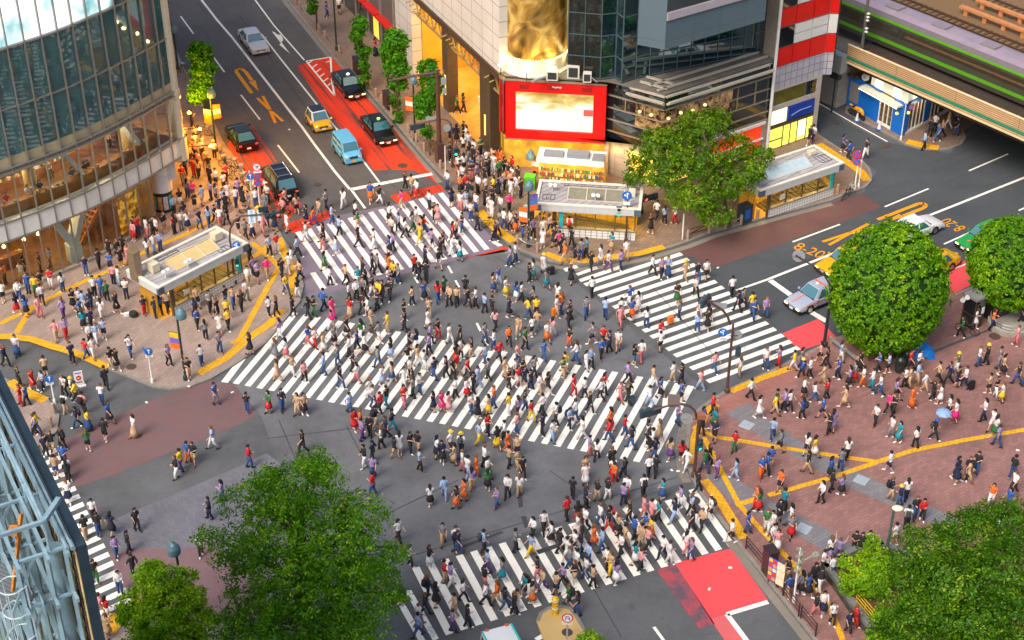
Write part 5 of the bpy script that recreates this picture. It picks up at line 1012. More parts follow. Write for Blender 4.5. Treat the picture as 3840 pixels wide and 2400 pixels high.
# ================================================================== vehicles
def paint_mat(n, c, metal=.2): return mat('car_paint_' + n, c, .28, metal, coat=.6)
tyre_m = mat('tyre_rubber', srgb(26, 26, 27), .8); rim_m = mat('wheel_rim', srgb(170, 172, 174), .3, .8); glass_c = dark_glass('car_glass', srgb(48, 104, 114), .2, .02)
plastic = mat('black_plastic', srgb(26, 26, 28), .5); plate_m = mat('number_plate', srgb(226, 228, 222), .5); plate_y = mat('number_plate_yellow', srgb(230, 180, 40), .5)
hl_on = emit('headlight_lit', (1, .74, .3), 2.2); hl_off = mat('headlight_clear', srgb(206, 212, 214), .1, .2); tl_on = emit('tail_light_lit', (1, .06, .03), .8); chrome = mat('chrome', srgb(196, 198, 200), .15, .9)
def car(name, label, cat, pos, head, L, W, H, prof, cab, body_m, roof_m=None, cab_m=None, lit=True, tail=False, plate=plate_m, sc=1.01, belt=None, wheel=.31, group=None):
    """prof: [(x, top z, half width factor)] front to rear; cab: windscreen base x, roof front x, roof rear x, rear window base x, roof width factor"""
    T = thing(name, label, cat, pos, head, group); T.scale = (sc, sc, sc); w = W / 2
    m = MB(); rings = []
    for x, zt_, f in prof:
        hw = w * f; zb_ = .26 if abs(x) > L / 2 - .2 else .19
        half = [(hw * .8, zb_), (hw * .98, zb_ + .1), (hw, lerp(zb_, zt_, .5)), (hw * .975, zt_ - .11), (hw * .88, zt_ - .015), (hw * .45, zt_ + .012)]
        rings.append([(x, y, z) for y, z in half] + [(x, -y, z) for y, z in reversed(half)])
    n = 12
    for i in range(len(rings) - 1):
        a, b = rings[i], rings[i + 1]; m.add(a + b, [(j, j + n, (j + 1) % n + n, (j + 1) % n) for j in range(n)])
    m.add(rings[0], [tuple(range(n))]); m.add(rings[-1], [tuple(reversed(range(n)))])
    bd = m.build('body', body_m, T, world=False); bm = bmesh.new(); bm.from_mesh(bd.data); bmesh.ops.remove_doubles(bm, verts=bm.verts, dist=1e-4); bmesh.ops.recalc_face_normals(bm, faces=bm.faces); bm.to_mesh(bd.data); bm.free(); smooth_by_angle(bd, 38)
    xb0, xr0, xr1, xb1, rf = cab; zb0 = [z for x, z, f in prof if x >= xb0][-1]; zb1 = [z for x, z, f in prof if x <= xb1][0]
    bz = belt or max(zb0, zb1); bw, rw = w * .94, w * rf
    base = [(xb0, bw * .95), (xb0 - .25, bw), (xb1 + .2, bw), (xb1, bw * .93)]; roof = [(xr0, rw * .93), (xr0 - .2, rw), (xr1 + .15, rw), (xr1, rw * .94)]
    m = MB(); zz = [bz - .04] * 4
    ring = lambda pts, z: [(x, y, z) for x, y in pts] + [(x, -y, z) for x, y in reversed(pts)]
    A, B = ring(base, bz - .05), ring(roof, H - .05); Cc = [(x * .96 + (xr0 + xr1) / 2 * .04, y * .9, H) for x, y, z in B]
    m.add(A + B + Cc, [(j, (j + 1) % 8, (j + 1) % 8 + 8, j + 8) for j in range(8)] + [(j + 8, (j + 1) % 8 + 8, (j + 1) % 8 + 16, j + 16) for j in range(8)] + [tuple(range(16, 24))], 0)
    cb = m.build('cabin', [cab_m or body_m], T, world=False); bm = bmesh.new(); bm.from_mesh(cb.data); bmesh.ops.recalc_face_normals(bm, faces=bm.faces); bm.to_mesh(cb.data); bm.free(); smooth_by_angle(cb, 30)
    if roof_m:
        m = MB(); R2 = [(x, y, H + .006) for x, y, z in Cc]; m.poly(R2[::-1] if False else R2); r_ = m.build('roof', roof_m, T, world=False); bm = bmesh.new(); bm.from_mesh(r_.data); bmesh.ops.recalc_face_normals(bm, faces=bm.faces)
        for f in bm.faces:
            if f.normal.z < 0: f.normal_flip()
        bm.to_mesh(r_.data); bm.free()
    def pane(nm, a, b, c, d, ins=.07):
        q = [Vector(v) for v in (a, b, c, d)]; ce = sum(q, Vector()) / 4; nrm = (q[1] - q[0]).cross(q[3] - q[0]).normalized()
        if nrm.dot(ce - Vector((0, 0, .6))) < 0: nrm = -nrm
        mm = MB(); mm.quad(*[v + (ce - v) * ins + nrm * .012 for v in q]); return mm.build(nm, glass_c, T, world=False)
    pane('windscreen', A[0], A[7], B[7], B[0]); pane('rear_window', A[3], A[4], B[4], B[3], .12)
    for i, j, sg in ((1, 2, 1), (6, 5, -1)):
        xm = .47
        for f0, f1 in ((0, xm), (xm + .03, 1)):
            a, b = Vector(A[i]).lerp(Vector(A[j]), f0), Vector(A[i]).lerp(Vector(A[j]), f1); c, d = Vector(B[i]).lerp(Vector(B[j]), f1), Vector(B[i]).lerp(Vector(B[j]), f0); pane('side_window', a, b, c, d, .09)
    xf, xr = prof[0][0], prof[-1][0]; wb = L * .29
    for x in (wb, -wb):
        for sg in (1, -1):
            mm = MB(); y = sg * (w - .09)
            pr = [(.18, -.1), (wheel, -.1), (wheel, .09), (wheel - .1, .105), (.18, .09)]
            vs = []; fs = []; n2 = 20
            for r_, o in pr:
                for k in range(n2): a = 2 * pi * k / n2; vs.append((x + r_ * cos(a), y + sg * o, wheel + r_ * sin(a)))
            for i in range(len(pr) - 1):
                for k in range(n2): fs.append((i * n2 + k, i * n2 + (k + 1) % n2, (i + 1) * n2 + (k + 1) % n2, (i + 1) * n2 + k))
            mm.add(vs, fs); wo = mm.build('wheel', tyre_m, T, world=False, smooth=False)
            mm = MB(); mm.tube([(x, y + sg * .06, wheel), (x, y + sg * .108, wheel)], wheel * .62, 14); rm = mm.build('rim', rim_m, wo, world=False)
            mm = MB(); mm.tube([(x, sg * (w - .2), wheel + .02), (x, sg * (w + .004), wheel + .02)], wheel * 1.16, 18); mm.build('wheel_arch', plastic, T, world=False)
    zf = prof[0][1]; zr_ = prof[-1][1]; mm = MB()
    for sg in (1, -1):
        for x in (xb0 - .3, lerp(xb0, xb1, .47), xb1 + .35): mm.box((x, sg * w * .985, .3), .025, .04, bz - .4)
        mm.box((lerp(xb0, xb1, .5), sg * w * .985, .24), L * .5, .05, .1)
    mm.box((xb0 + .02, 0, zb0 - .02), .07, w * 1.7, .04); mm.box((xb1 - .04, 0, zb1 - .02), .03, w * 1.6, .035); mm.build('door_seam', plastic, T, world=False)
    for sg in (1, -1):
        mm = MB(); mm.box((xf - .03, sg * w * .68, zf - .2), .12, w * .36, .15); mm.build('headlight', hl_on if lit else hl_off, T, world=False)
        mm = MB(); mm.box((xr + .03, sg * w * .76, zr_ - .2), .1, w * .24, .12); mm.build('tail_light', tl_on if tail else mat('tail_light', srgb(150, 20, 18), .25), T, world=False)
        mm = MB(); mm.box((xb0 - .12, sg * (w + .07), bz + .02), .1, .17, .13); mm.build('mirror', cab_m or body_m, T, world=False)
    mm = MB(); mm.box((xf - .02, 0, zf - .2), .1, w * .9, .13); mm.build('grille', chrome if cat == 'taxi' else plastic, T, world=False)
    for x in (xf - .04, xr + .04): mm = MB(); mm.box((x, 0, .27), .16, W * .95, .19); mm.build('bumper', plastic if cat == 'taxi' else body_m, T, world=False)
    mm = MB(); mm.box((xf + .045, 0, .33), .012, .34, .16); mm.box((xr - .05, 0, .42), .012, .34, .16); mm.build('number_plate', plate, T, world=False)
    return T
sed = [(2.33, .62, .9), (2.2, .70, .97), (1.6, .80, 1), (.98, .90, 1), (0, .93, 1), (-1.0, .94, 1), (-1.62, .95, .99), (-2.2, .90, .96), (-2.34, .80, .9)]
sedcab = (.98, .42, -1.05, -1.66, .74)
# heading of traffic: towards the crossing on the left-hand road = DA
def head(d): return atan2(d.y, d.x)
def roof_lamp(T, col, x=.15, z=1.52):
    m = MB(); m.lathe([(.001, .16), (.09, .13), (.12, .06), (.1, 0)][::-1], (x, 0, z), 10, sx=.8, sy=1.3); m.build('roof_lamp', col, T, world=False)
blk = paint_mat('black', srgb(16, 16, 18))
cp = lambda x, y: G(x, y, .024)
t = car('taxi', 'black taxi with a white roof lamp on the red lane beside the hatched triangle', 'taxi', cp(1306, 337), head(DA), 4.7, 1.7, 1.5, sed, sedcab, blk, group='black taxis in the red lane'); roof_lamp(t, emit('lamp_white', (.9, .95, 1), 1.5))
t = car('taxi', 'black taxi with a green roof lamp nearest the stop line on the red lane', 'taxi', cp(1420, 506), head(DA), 4.7, 1.7, 1.5, sed, sedcab, blk, group='black taxis in the red lane'); roof_lamp(t, emit('lamp_green', (.35, .9, .1), 1.3))
car('sedan_car', 'silver white sedan driving down the middle lane at the top of the road', 'car', cp(952, 172), head(DA), 4.7, 1.75, 1.4, sed, (.95, .3, -1.0, -1.75, .74), paint_mat('silver', srgb(206, 204, 208), .3), lit=False)
ypaint = paint_mat('yellow', srgb(226, 176, 14)); wpaint = paint_mat('white', srgb(226, 228, 230), .05)
smart = [(1.32, .66, .88), (1.2, .78, .95), (.82, .92, 1), (0, .95, 1), (-.9, .98, 1), (-1.25, .98, .96), (-1.34, .85, .9)]
car('small_car', 'tiny yellow two seater car with black roof and white side frame', 'car', cp(1196, 474), head(DA), 2.7, 1.58, 1.54, smart, (.86, .28, -.95, -1.28, .78), ypaint, roof_m=blk, cab_m=wpaint, lit=False)
kei = [(1.68, .84, .92), (1.58, .93, .98), (1.1, 1.02, 1), (0, 1.05, 1), (-1.4, 1.05, 1), (-1.62, 1.05, .98), (-1.7, .9, .94)]
car('box_car', 'light blue boxy small car waiting in front of the yellow two seater', 'car', cp(1302, 586), head(DA), 3.4, 1.5, 1.72, kei, (1.2, .78, -1.5, -1.66, .86), paint_mat('light_blue', srgb(104, 182, 222), .1), lit=False, plate=plate_y)
hb = [(2.1, .68, .88), (1.95, .78, .96), (1.3, .90, 1), (.8, .96, 1), (0, .98, 1), (-1.2, 1.0, 1), (-1.75, 1.0, .98), (-2.05, .92, .92)]
car('sedan_car', 'black saloon car with glowing tail lights parked at the orange lit kerb', 'car', cp(908, 535), head(-DA), 4.4, 1.76, 1.46, hb, (.9, .25, -.95, -1.75, .74), blk, lit=False, tail=True)
mv = [(2.3, .78, .9), (2.15, .95, .97), (1.6, 1.04, 1), (1.2, 1.08, 1), (0, 1.08, 1), (-1.9, 1.08, 1), (-2.25, 1.08, .98), (-2.36, .9, .93)]
t = car('minivan', 'black minivan with roof rails stopped beside the left crossing', 'van', cp(1049, 704), head(-DA), 4.75, 1.8, 1.85, mv, (1.45, .75, -1.95, -2.3, .82), blk, lit=False, tail=True)
m = MB()
for y in (-.55, .55): m.tube([(.5, y, 1.93), (-1.8, y, 1.93)], .03, 6); 
for x in (.4, -.5, -1.6): m.tube([(x, -.55, 1.93), (x, .55, 1.93)], .025, 6); m.tube([(x, -.55, 1.84), (x, -.55, 1.93)], .025, 5); m.tube([(x, .55, 1.84), (x, .55, 1.93)], .025, 5)
m.build('roof_rack', chrome, t, world=False)
gpaint = paint_mat('grey_blue', srgb(172, 182, 202), .2)
t = car('taxi', 'grey blue taxi with an orange stripe standing on the right-hand stop line', 'taxi', cp(3060, 1132), head(-DB), 4.7, 1.7, 1.5, sed, sedcab, gpaint); roof_lamp(t, white_m, .1)
m = MB(); m.quad((2.2, -.2, .72), (2.2, -.12, .72), (1.0, -.12, .935), (1.0, -.2, .935)); m.box((-.2, 0, 1.5), .1, 1.0, .05, 0); 
for sg in (1, -1): m.box((.3, sg * .86, .68), 3.0, .02, .06); 
m.build('orange_stripe', mat('orange_stripe', srgb(226, 110, 30), .4), t, world=False)
t = car('taxi', 'yellow taxi with lit headlights half hidden behind the clipped dome tree', 'taxi', cp(3170, 1000), head(-DB), 4.7, 1.7, 1.5, sed, sedcab, ypaint); roof_lamp(t, white_m, .1)
car('taxi', 'yellow taxi whose red striped tail shows right of the clipped dome tree', 'taxi', cp(3484, 1018), head(-DB), 4.7, 1.7, 1.5, sed, sedcab, ypaint, lit=False)
t = car('taxi', 'green taxi with orange stripe coming from under the railway bridge', 'taxi', cp(3690, 912), head(-DB), 4.7, 1.7, 1.5, sed, sedcab, paint_mat('green', srgb(30, 150, 70), .1)); roof_lamp(t, emit('lamp_orange', (1, .5, .1), 1), .1)
m = MB(); m.quad((1.9, -.1, .78), (1.75, -.1, .81), (1.2, .7, .87), (1.3, .75, .86)); m.build('orange_stripe', mat('orange_stripe', srgb(226, 110, 30), .4), t, world=False)
car('sedan_car', 'white saloon car driving away past the orange turn arrow', 'car', cp(3425, 880), head(-DB) + pi, 4.6, 1.75, 1.44, sed, (.98, .35, -1.0, -1.75, .74), wpaint, lit=False)
van = [(2.3, .95, .9), (2.2, 1.05, .97), (1.9, 1.1, 1), (0, 1.12, 1), (-2.2, 1.12, 1), (-2.35, 1.0, .96)]
cq = G(1905, 2555, .024); t = car('delivery_van', 'white van roof with teal edge stripes entering at the bottom of the photo', 'van', cq, head(-DC), 4.7, 1.85, 2.3, van, (2.1, 1.7, -2.15, -2.3, .93), wpaint, lit=False)
m = MB()
for sg in (1, -1): m.box((-.2, sg * .8, 2.31), 3.7, .1, .02)
m.build('teal_stripe', mat('teal_stripe', srgb(30, 180, 176), .4), t, world=False); m = MB(); m.lathe([(.3, 0), (.28, .06), (.001, .1)], (.6, 0, 2.3), 16); m.build('roof_vent', white_m, t, world=False)
m = MB(); 
for sg in (1, -1): m.box((1.62, sg * .55, 2.31), .12, .2, .07)
m.build('marker_lamp', mat('marker_orange', srgb(200, 90, 40), .4), t, world=False)
def bike(pos, rz, label, frame=srgb(60, 62, 66), basket=True, lean=.12):
    T = thing('bicycle', label, 'bicycle', pos, rz); T.rotation_euler = (lean, 0, rz)
    for x in (-.53, .53):
        m = MB(); m.tube([(x + .33 * cos(a), 0, .33 + .33 * sin(a)) for a in [i * pi / 9 for i in range(19)]], .022, 5)
        for k in range(6): a = k * pi / 6; m.tube([(x + .32 * cos(a), 0, .33 + .32 * sin(a)), (x - .32 * cos(a), 0, .33 - .32 * sin(a))], .006, 3)
        m.build('wheel', tyre_m, T, world=False)
    m = MB(); P = [(-.53, 0, .33), (-.08, 0, .3), (.36, 0, .82), (-.22, 0, .78)]
    for a, b in ((0, 1), (1, 2), (2, 3), (3, 1), (3, 0)): m.tube([P[a], P[b]], .025, 6)
    m.tube([(.53, 0, .33), (.33, 0, .95)], .022, 6); m.build('frame', mat('bike_frame_%d' % int(frame[2] * 1e4), frame, .4, .3), T, world=False)
    m = MB(); m.tube([(.2, -.27, 1.0), (.33, 0, .98), (.2, .27, 1.0)], .018, 6); m.build('handlebar', chrome, T, world=False)
    m = MB(); m.lathe([(.02, 0), (.1, .02), (.09, .07), (.001, .08)], (-.26, 0, .84), 8, sx=1.5); m.build('saddle', black_m, T, world=False)
    if basket: m = MB(); m.box((.58, 0, .72), .28, .34, .24, 0, taper=1.15); m.build('basket', steel, T, world=False)
    return T
qz = lambda x, y: Vector((3.36, 0, 0)) and Gz(500 + x / 3.36, 450 + y / 3.36)
for k, (x, y, a, lab, c) in enumerate(((870, 190, 1.0, 'blue bicycle parked by the banner lamp post on the left pavement', srgb(40, 90, 150)), (1140, 530, .4, 'bicycle with round basket on the kerb behind the black saloon', srgb(60, 60, 60)), (1210, 600, 1.0, 'silver bicycle in the kerb row, second behind the black saloon', srgb(150, 150, 150)), (1275, 690, 1.2, 'dark bicycle in the middle of the kerb row on the orange pavement', srgb(40, 40, 44)), (1330, 770, .9, 'cream bicycle in the kerb row near the no parking signs', srgb(196, 180, 140)), (1420, 850, .5, 'red framed bicycle nearest the no parking signs', srgb(150, 40, 36)))):
    bike(qz(x, y), ANG_A + pi / 2 * (a - .4), lab, c)
bike(Gz(1845, 848), .3, 'yellowish bicycle lying against the kerb beside the corner crowd', srgb(140, 120, 40)); bike(Gz(3172, 742), ANG_B + .3, 'black bicycle leaning on the kerb chain by the right shelter'); bike(Gz(3625, 1250), -.6, 'black road bicycle standing by the phone booth', basket=False); bike(Gz(672, 282), 1.2, 'bicycle with yellow bag beside the street tree and glass building', srgb(120, 110, 40)); bike(Gz(1612, 560), 2.2, 'small red bicycle beside the kerb bollards under the signal mast', srgb(170, 50, 40))
# yellow motorcycle and blue scooter by the blue shop
def moto(pos, rz, label, c, nm):
    T = thing('motorcycle', label, 'motorcycle', pos, rz); T.rotation_euler = (.1, 0, rz)
    for x in (-.72, .72):
        m = MB(); m.tube([(x + .24 * cos(a), 0, .3 + .24 * sin(a)) for a in [i * pi / 8 for i in range(17)]], .075, 7); m.tube([(x, -.06, .3), (x, .06, .3)], .1, 10); m.build('wheel', tyre_m, T, world=False)
    m = MB(); m.tube([(-.35, 0, .75), (0, 0, .86), (.28, 0, .82), (.45, 0, .7)], [.12, .2, .2, .12], 8); m.tube([(.35, 0, .95), (.62, 0, .8), (.78, 0, .55)], [.16, .17, .08], 8); m.tube([(-.4, 0, .78), (-.85, 0, .95)], [.14, .07], 8); m.build('fairing', mat(nm, c, .3, .1, coat=.5), T, world=False)
    m = MB(); m.box((0, 0, .25), .62, .32, .42); m.tube([(-.1, -.15, .3), (-.9, -.2, .42)], .07, 8); m.tube([(.72, .1, .3), (.5, .1, .95)], .03, 6); m.tube([(.72, -.1, .3), (.5, -.1, .95)], .03, 6); m.bar((-.1, 0, .35), (-.72, 0, .3), .08); m.build('engine', dkmetal, T, world=False)
    m = MB(); m.tube([(.35, -.36, 1.02), (.48, 0, 1.0), (.35, .36, 1.02)], .02, 6); m.build('handlebar', chrome, T, world=False); m = MB(); m.box((-.3, 0, .84), .55, .24, .09); m.build('seat', black_m, T, world=False); return T
moto(Gz(3212, 440), F1.ang, 'yellow sports motorcycle parked in front of the blue shop', srgb(232, 160, 10), 'moto_yellow'); moto(Gz(3120, 385), F1.ang + .2, 'dark blue covered motorcycle in the alley by the grey building', srgb(30, 50, 80), 'moto_blue')

# ================================================================== trees
def leaf_mat(name, dark, light, tip):
    m = bpy.data.materials.new(name); m.use_nodes = True; t = m.node_tree; t.nodes.clear(); N = t.nodes.new; L = t.links.new
    o = N('ShaderNodeOutputMaterial'); df = N('ShaderNodeBsdfDiffuse'); tl = N('ShaderNodeBsdfTranslucent'); gl = N('ShaderNodeBsdfGlossy'); mx = N('ShaderNodeMixShader'); m2 = N('ShaderNodeMixShader')
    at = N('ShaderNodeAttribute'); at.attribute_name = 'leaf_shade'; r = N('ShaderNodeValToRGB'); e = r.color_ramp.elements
    e[0].position = .05; e[0].color = (*dark, 1); e[1].position = .95; e[1].color = (*tip, 1); x = e.new(.6); x.color = (*light, 1)  # ramp mixes leaf colours with painted dark gaps and highlights of the crown
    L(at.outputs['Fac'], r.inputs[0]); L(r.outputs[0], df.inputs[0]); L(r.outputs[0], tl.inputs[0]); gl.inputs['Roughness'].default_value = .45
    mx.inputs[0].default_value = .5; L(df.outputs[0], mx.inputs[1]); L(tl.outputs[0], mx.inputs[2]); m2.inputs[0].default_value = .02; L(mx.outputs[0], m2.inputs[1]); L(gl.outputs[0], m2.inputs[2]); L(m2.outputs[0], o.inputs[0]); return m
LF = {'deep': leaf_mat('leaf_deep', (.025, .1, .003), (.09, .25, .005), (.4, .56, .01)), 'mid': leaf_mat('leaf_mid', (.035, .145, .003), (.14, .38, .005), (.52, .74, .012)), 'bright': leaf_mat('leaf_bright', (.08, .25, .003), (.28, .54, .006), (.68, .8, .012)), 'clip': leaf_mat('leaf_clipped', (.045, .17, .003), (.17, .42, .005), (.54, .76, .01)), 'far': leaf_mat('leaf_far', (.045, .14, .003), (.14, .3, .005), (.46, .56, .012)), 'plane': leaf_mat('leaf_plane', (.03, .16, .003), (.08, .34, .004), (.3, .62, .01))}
bark = mat('bark', srgb(86, 72, 58), .9, var=.3, scale=4, bump=.5, bscale=20)
def leaves(name, blobs, n, size, kind, parent, clump=.7, per=26, droop=.0, surf=.5, seed=1, aspect=.5):
    """crown of leaf-sized faces gathered into clumps through the volume of the blobs (centre, (rx,ry,rz))"""
    R = random.Random(seed); V = []; F = []; sh = []
    wts = [b[1][0] * b[1][1] + b[1][0] * b[1][2] for b in blobs]; tot = sum(wts); nc = n // per
    for c_ in range(nc):
        u = R.random() * tot; i = 0
        while u > wts[i] and i < len(blobs) - 1: u -= wts[i]; i += 1
        c, r = blobs[i]
        while True:
            d = Vector((R.gauss(0, 1), R.gauss(0, 1), R.gauss(0, 1)))
            if d.length > .01: break
        d.normalize(); rad = surf + (1.02 - surf) * R.random() ** .6
        if R.random() < .08: rad *= 1.08
        cc = Vector((c[0] + d.x * r[0] * rad, c[1] + d.y * r[1] * rad, c[2] + d.z * r[2] * rad))
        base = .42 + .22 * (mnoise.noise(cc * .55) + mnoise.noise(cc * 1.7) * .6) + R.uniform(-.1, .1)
        out = Vector((d.x, d.y, d.z * .6 + .35)).normalized(); ax = out.cross(Vector((R.gauss(0, 1), R.gauss(0, 1), R.gauss(0, 1)))).normalized(); spray = (ax + Vector((0, 0, -droop))).normalized()
        for k in range(per):
            p = cc + Vector((R.gauss(0, .45), R.gauss(0, .45), R.gauss(0, .3))) * clump * .6 + spray * R.uniform(-.6, .6) * clump
            nn = (out + Vector((R.gauss(0, .6), R.gauss(0, .6), R.gauss(0, .45)))).normalized(); t = (spray + Vector((R.gauss(0, .5), R.gauss(0, .5), R.gauss(0, .4)))).normalized()
            s_ = nn.cross(t)
            if s_.length < .05: continue
            s_.normalize(); t = s_.cross(nn); l = size * R.uniform(.65, 1.3); h = l * aspect; o = len(V)
            V += [p - t * l * .5, p + s_ * h * .5 - nn * l * .06, p + t * l * .5 - nn * l * .12, p - s_ * h * .5 - nn * l * .06]; F.append((o, o + 1, o + 2, o + 3))
            sh.append(min(1, max(0, base + R.uniform(-.22, .28) + (.12 if nn.z > .8 else 0))))  # random leaf tone, plus light painted onto leaves that face up
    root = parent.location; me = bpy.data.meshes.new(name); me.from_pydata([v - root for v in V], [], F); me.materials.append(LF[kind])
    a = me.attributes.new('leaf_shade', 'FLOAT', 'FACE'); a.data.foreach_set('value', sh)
    o = bpy.data.objects.new(name, me); COL.objects.link(o); o.parent = parent; return o
def limbs(T, base, top, r0, tips, name='trunk'):
    m = MB(); b, t = Vector(base), Vector(top); pts = [b, b.lerp(t, .35) + Vector((.08, -.05, 0)), b.lerp(t, .7) + Vector((-.06, .06, 0)), t]; m.tube(pts, [r0, r0 * .75, r0 * .6, r0 * .4], 10)
    R = random.Random(int(base[0] * 100))
    for tp in tips:
        s = b.lerp(t, R.uniform(.45, .9)); tp = Vector(tp); md = s.lerp(tp, .5) + Vector((R.uniform(-.3, .3), R.uniform(-.3, .3), R.uniform(.0, .4))); m.tube([s, md, tp], [r0 * .38, r0 * .24, r0 * .08], 6)
        for k in range(3): e = md.lerp(tp, .3) + Vector((R.uniform(-1, 1), R.uniform(-1, 1), R.uniform(.2, 1))) * .9; m.tube([md, e], [r0 * .14, r0 * .04], 5)
    return m.build(name, bark, T)
def tree(label, basepx, blobs, n, size, kind, clump=.7, per=26, r0=.2, seed=1, name='tree', cat='tree', droop=0., surf=.5, group=None, aspect=.5):
    """blobs: (photo px, py of the blob centre, height of the centre, (rx,ry,rz))"""
    b = Gz(*basepx); T = thing(name, label, cat, b, 0, group)
    bl = [(G(x, y, z), r) for x, y, z, r in blobs]
    top = sum((c for c, r in bl), Vector()) / len(bl); top = Vector((lerp(b.x, top.x, .8), lerp(b.y, top.y, .8), max(c.z for c, r in bl)))
    limbs(T, b, top, r0, [c + Vector((0, 0, r[2] * .2)) for c, r in bl]); leaves('crown', bl, n, size, kind, T, clump, per, droop, surf, seed, aspect); return T
GS = 'street trees along the left-hand road'
tree('narrow street tree beside the glass building and banner sign', (775, 440), [(752, 205, 6.6, (1.0, 1.0, 1.1)), (765, 265, 5.2, (1.05, 1.0, 1.2)), (752, 330, 3.8, (1.05, 1.0, 1.0)), (735, 365, 3.2, (.7, .7, .6)), (742, 185, 7.0, (.7, .7, .7))], 4600, .26, 'plane', .4, 14, .12, 3, 'street_tree', group=GS, aspect=.75)
tree('slender ivy-clad street tree nearest the black taxi with white lamp', (1367, 330), [(1350, 90, 6.3, (.72, .72, .75)), (1340, 135, 5.3, (.6, .6, .6)), (1352, 185, 4.0, (.45, .45, .7)), (1365, 240, 2.6, (.45, .45, .8)), (1368, 295, 1.2, (.5, .5, .7)), (1380, 190, 4.1, (.4, .4, .35))], 2600, .25, 'plane', .32, 12, .1, 4, 'street_tree', group=GS, aspect=.75)
tree('broad street tree in front of the white tiled pier', (1492, 455), [(1485, 150, 7.0, (1.1, 1.1, 1.0)), (1475, 200, 5.9, (1.15, 1.1, 1.0)), (1485, 255, 4.7, (1.1, 1.0, .9)), (1490, 310, 3.3, (.9, .9, .6)), (1485, 370, 2.0, (.4, .4, .8)), (1492, 430, .8, (.45, .45, .7))], 5200, .27, 'plane', .42, 14, .12, 5, 'street_tree', group=GS, aspect=.75)
tree('street tree beside the brown signal mast with a low separate tuft', (1612, 582), [(1605, 260, 7.2, (.8, .8, .8)), (1620, 320, 5.9, (1.0, 1.0, 1.1)), (1600, 375, 4.6, (.95, .95, .95)), (1590, 420, 3.6, (.7, .7, .5)), (1603, 490, 2.1, (.5, .5, .42))], 4400, .26, 'plane', .4, 14, .07, 6, 'street_tree', group=GS, aspect=.75)
tree('small street tree at the top edge beside two standing people', (1190, 112), [(1172, 5, 3.6, (.4, .4, .8)), (1172, 35, 2.4, (.5, .5, .5)), (1180, -40, 5, (.8, .8, 1))], 1200, .25, 'plane', .32, 12, .1, 7, 'street_tree', group=GS, aspect=.75)
tree('sprig of a tree showing past the glass building column at the top edge', (640, 90), [(607, 10, 3.2, (.55, .55, .6)), (590, -10, 4.2, (.8, .8, .8))], 900, .25, 'plane', .35, 12, .1, 8, 'street_tree', group=GS, aspect=.75)
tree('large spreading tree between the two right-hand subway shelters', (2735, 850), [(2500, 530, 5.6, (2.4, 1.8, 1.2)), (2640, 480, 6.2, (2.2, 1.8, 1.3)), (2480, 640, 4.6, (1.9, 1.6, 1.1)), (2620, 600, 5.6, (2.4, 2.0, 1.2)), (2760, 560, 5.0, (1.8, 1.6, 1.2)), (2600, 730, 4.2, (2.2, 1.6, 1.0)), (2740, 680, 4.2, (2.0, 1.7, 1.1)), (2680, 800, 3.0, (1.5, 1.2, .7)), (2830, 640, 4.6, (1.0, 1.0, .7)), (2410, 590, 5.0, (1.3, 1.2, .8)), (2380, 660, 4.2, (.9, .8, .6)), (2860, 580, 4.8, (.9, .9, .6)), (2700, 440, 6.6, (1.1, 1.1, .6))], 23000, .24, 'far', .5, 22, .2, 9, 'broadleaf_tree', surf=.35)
def dome(label, basepx, c, r, n, seed):
    b = Gz(*basepx); T = thing('clipped_tree', label, 'tree', b, 0, 'clipped dome trees at the plaza kerb'); C_ = G(*c)
    limbs(T, b, (b.x, b.y, C_.z), .22, [C_ + Vector((1, 0, 0)), C_ + Vector((-1, .5, 0))])
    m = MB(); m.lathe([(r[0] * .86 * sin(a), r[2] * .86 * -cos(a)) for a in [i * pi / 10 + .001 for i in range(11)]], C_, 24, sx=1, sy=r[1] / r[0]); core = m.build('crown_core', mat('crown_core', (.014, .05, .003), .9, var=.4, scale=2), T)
    leaves('crown', [(C_, r)], n, .19, 'clip', T, .3, 14, 0, .9, seed, .7); return T
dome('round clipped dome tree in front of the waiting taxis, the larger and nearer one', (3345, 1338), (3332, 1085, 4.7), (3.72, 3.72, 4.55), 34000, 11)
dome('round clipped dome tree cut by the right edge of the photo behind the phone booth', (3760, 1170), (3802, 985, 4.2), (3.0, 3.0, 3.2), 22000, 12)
tree('big spreading zelkova tree in the middle of the bottom edge', (1160, 2480), [(1150, 1830, 12.6, (2.2, 2.0, 1.5)), (950, 1880, 11.6, (1.9, 1.7, 1.3)), (1330, 1930, 11.2, (1.8, 1.6, 1.2)), (1060, 2000, 12.4, (2.4, 2.2, 1.6)), (1270, 2080, 11.6, (2.4, 2.1, 1.5)), (900, 2070, 9.8, (1.7, 1.6, 1.2)), (1400, 2110, 9.4, (1.8, 1.6, 1.1)), (1120, 2190, 11.4, (2.4, 2.2, 1.6)), (960, 2260, 9.0, (2.0, 1.8, 1.3)), (1320, 2260, 9.6, (2.2, 1.9, 1.3)), (1080, 2360, 9.6, (2.4, 2.0, 1.4)), (1290, 2400, 8.6, (2.2, 1.9, 1.3)), (1180, 1740, 12.0, (1.0, .9, .8)), (780, 2010, 8.4, (.8, .7, .4)), (1490, 2060, 8.4, (.8, .7, .4)), (1480, 2230, 8.0, (.8, .8, .6)), (870, 2380, 8.4, (1.4, 1.3, 1.0)), (1100, 2520, 8.6, (3, 2.4, 1.6)), (1010, 1790, 11.4, (1.0, .9, .7))], 60000, .185, 'mid', .5, 24, .42, 13, 'zelkova_tree', droop=.25, surf=.3, aspect=.45)
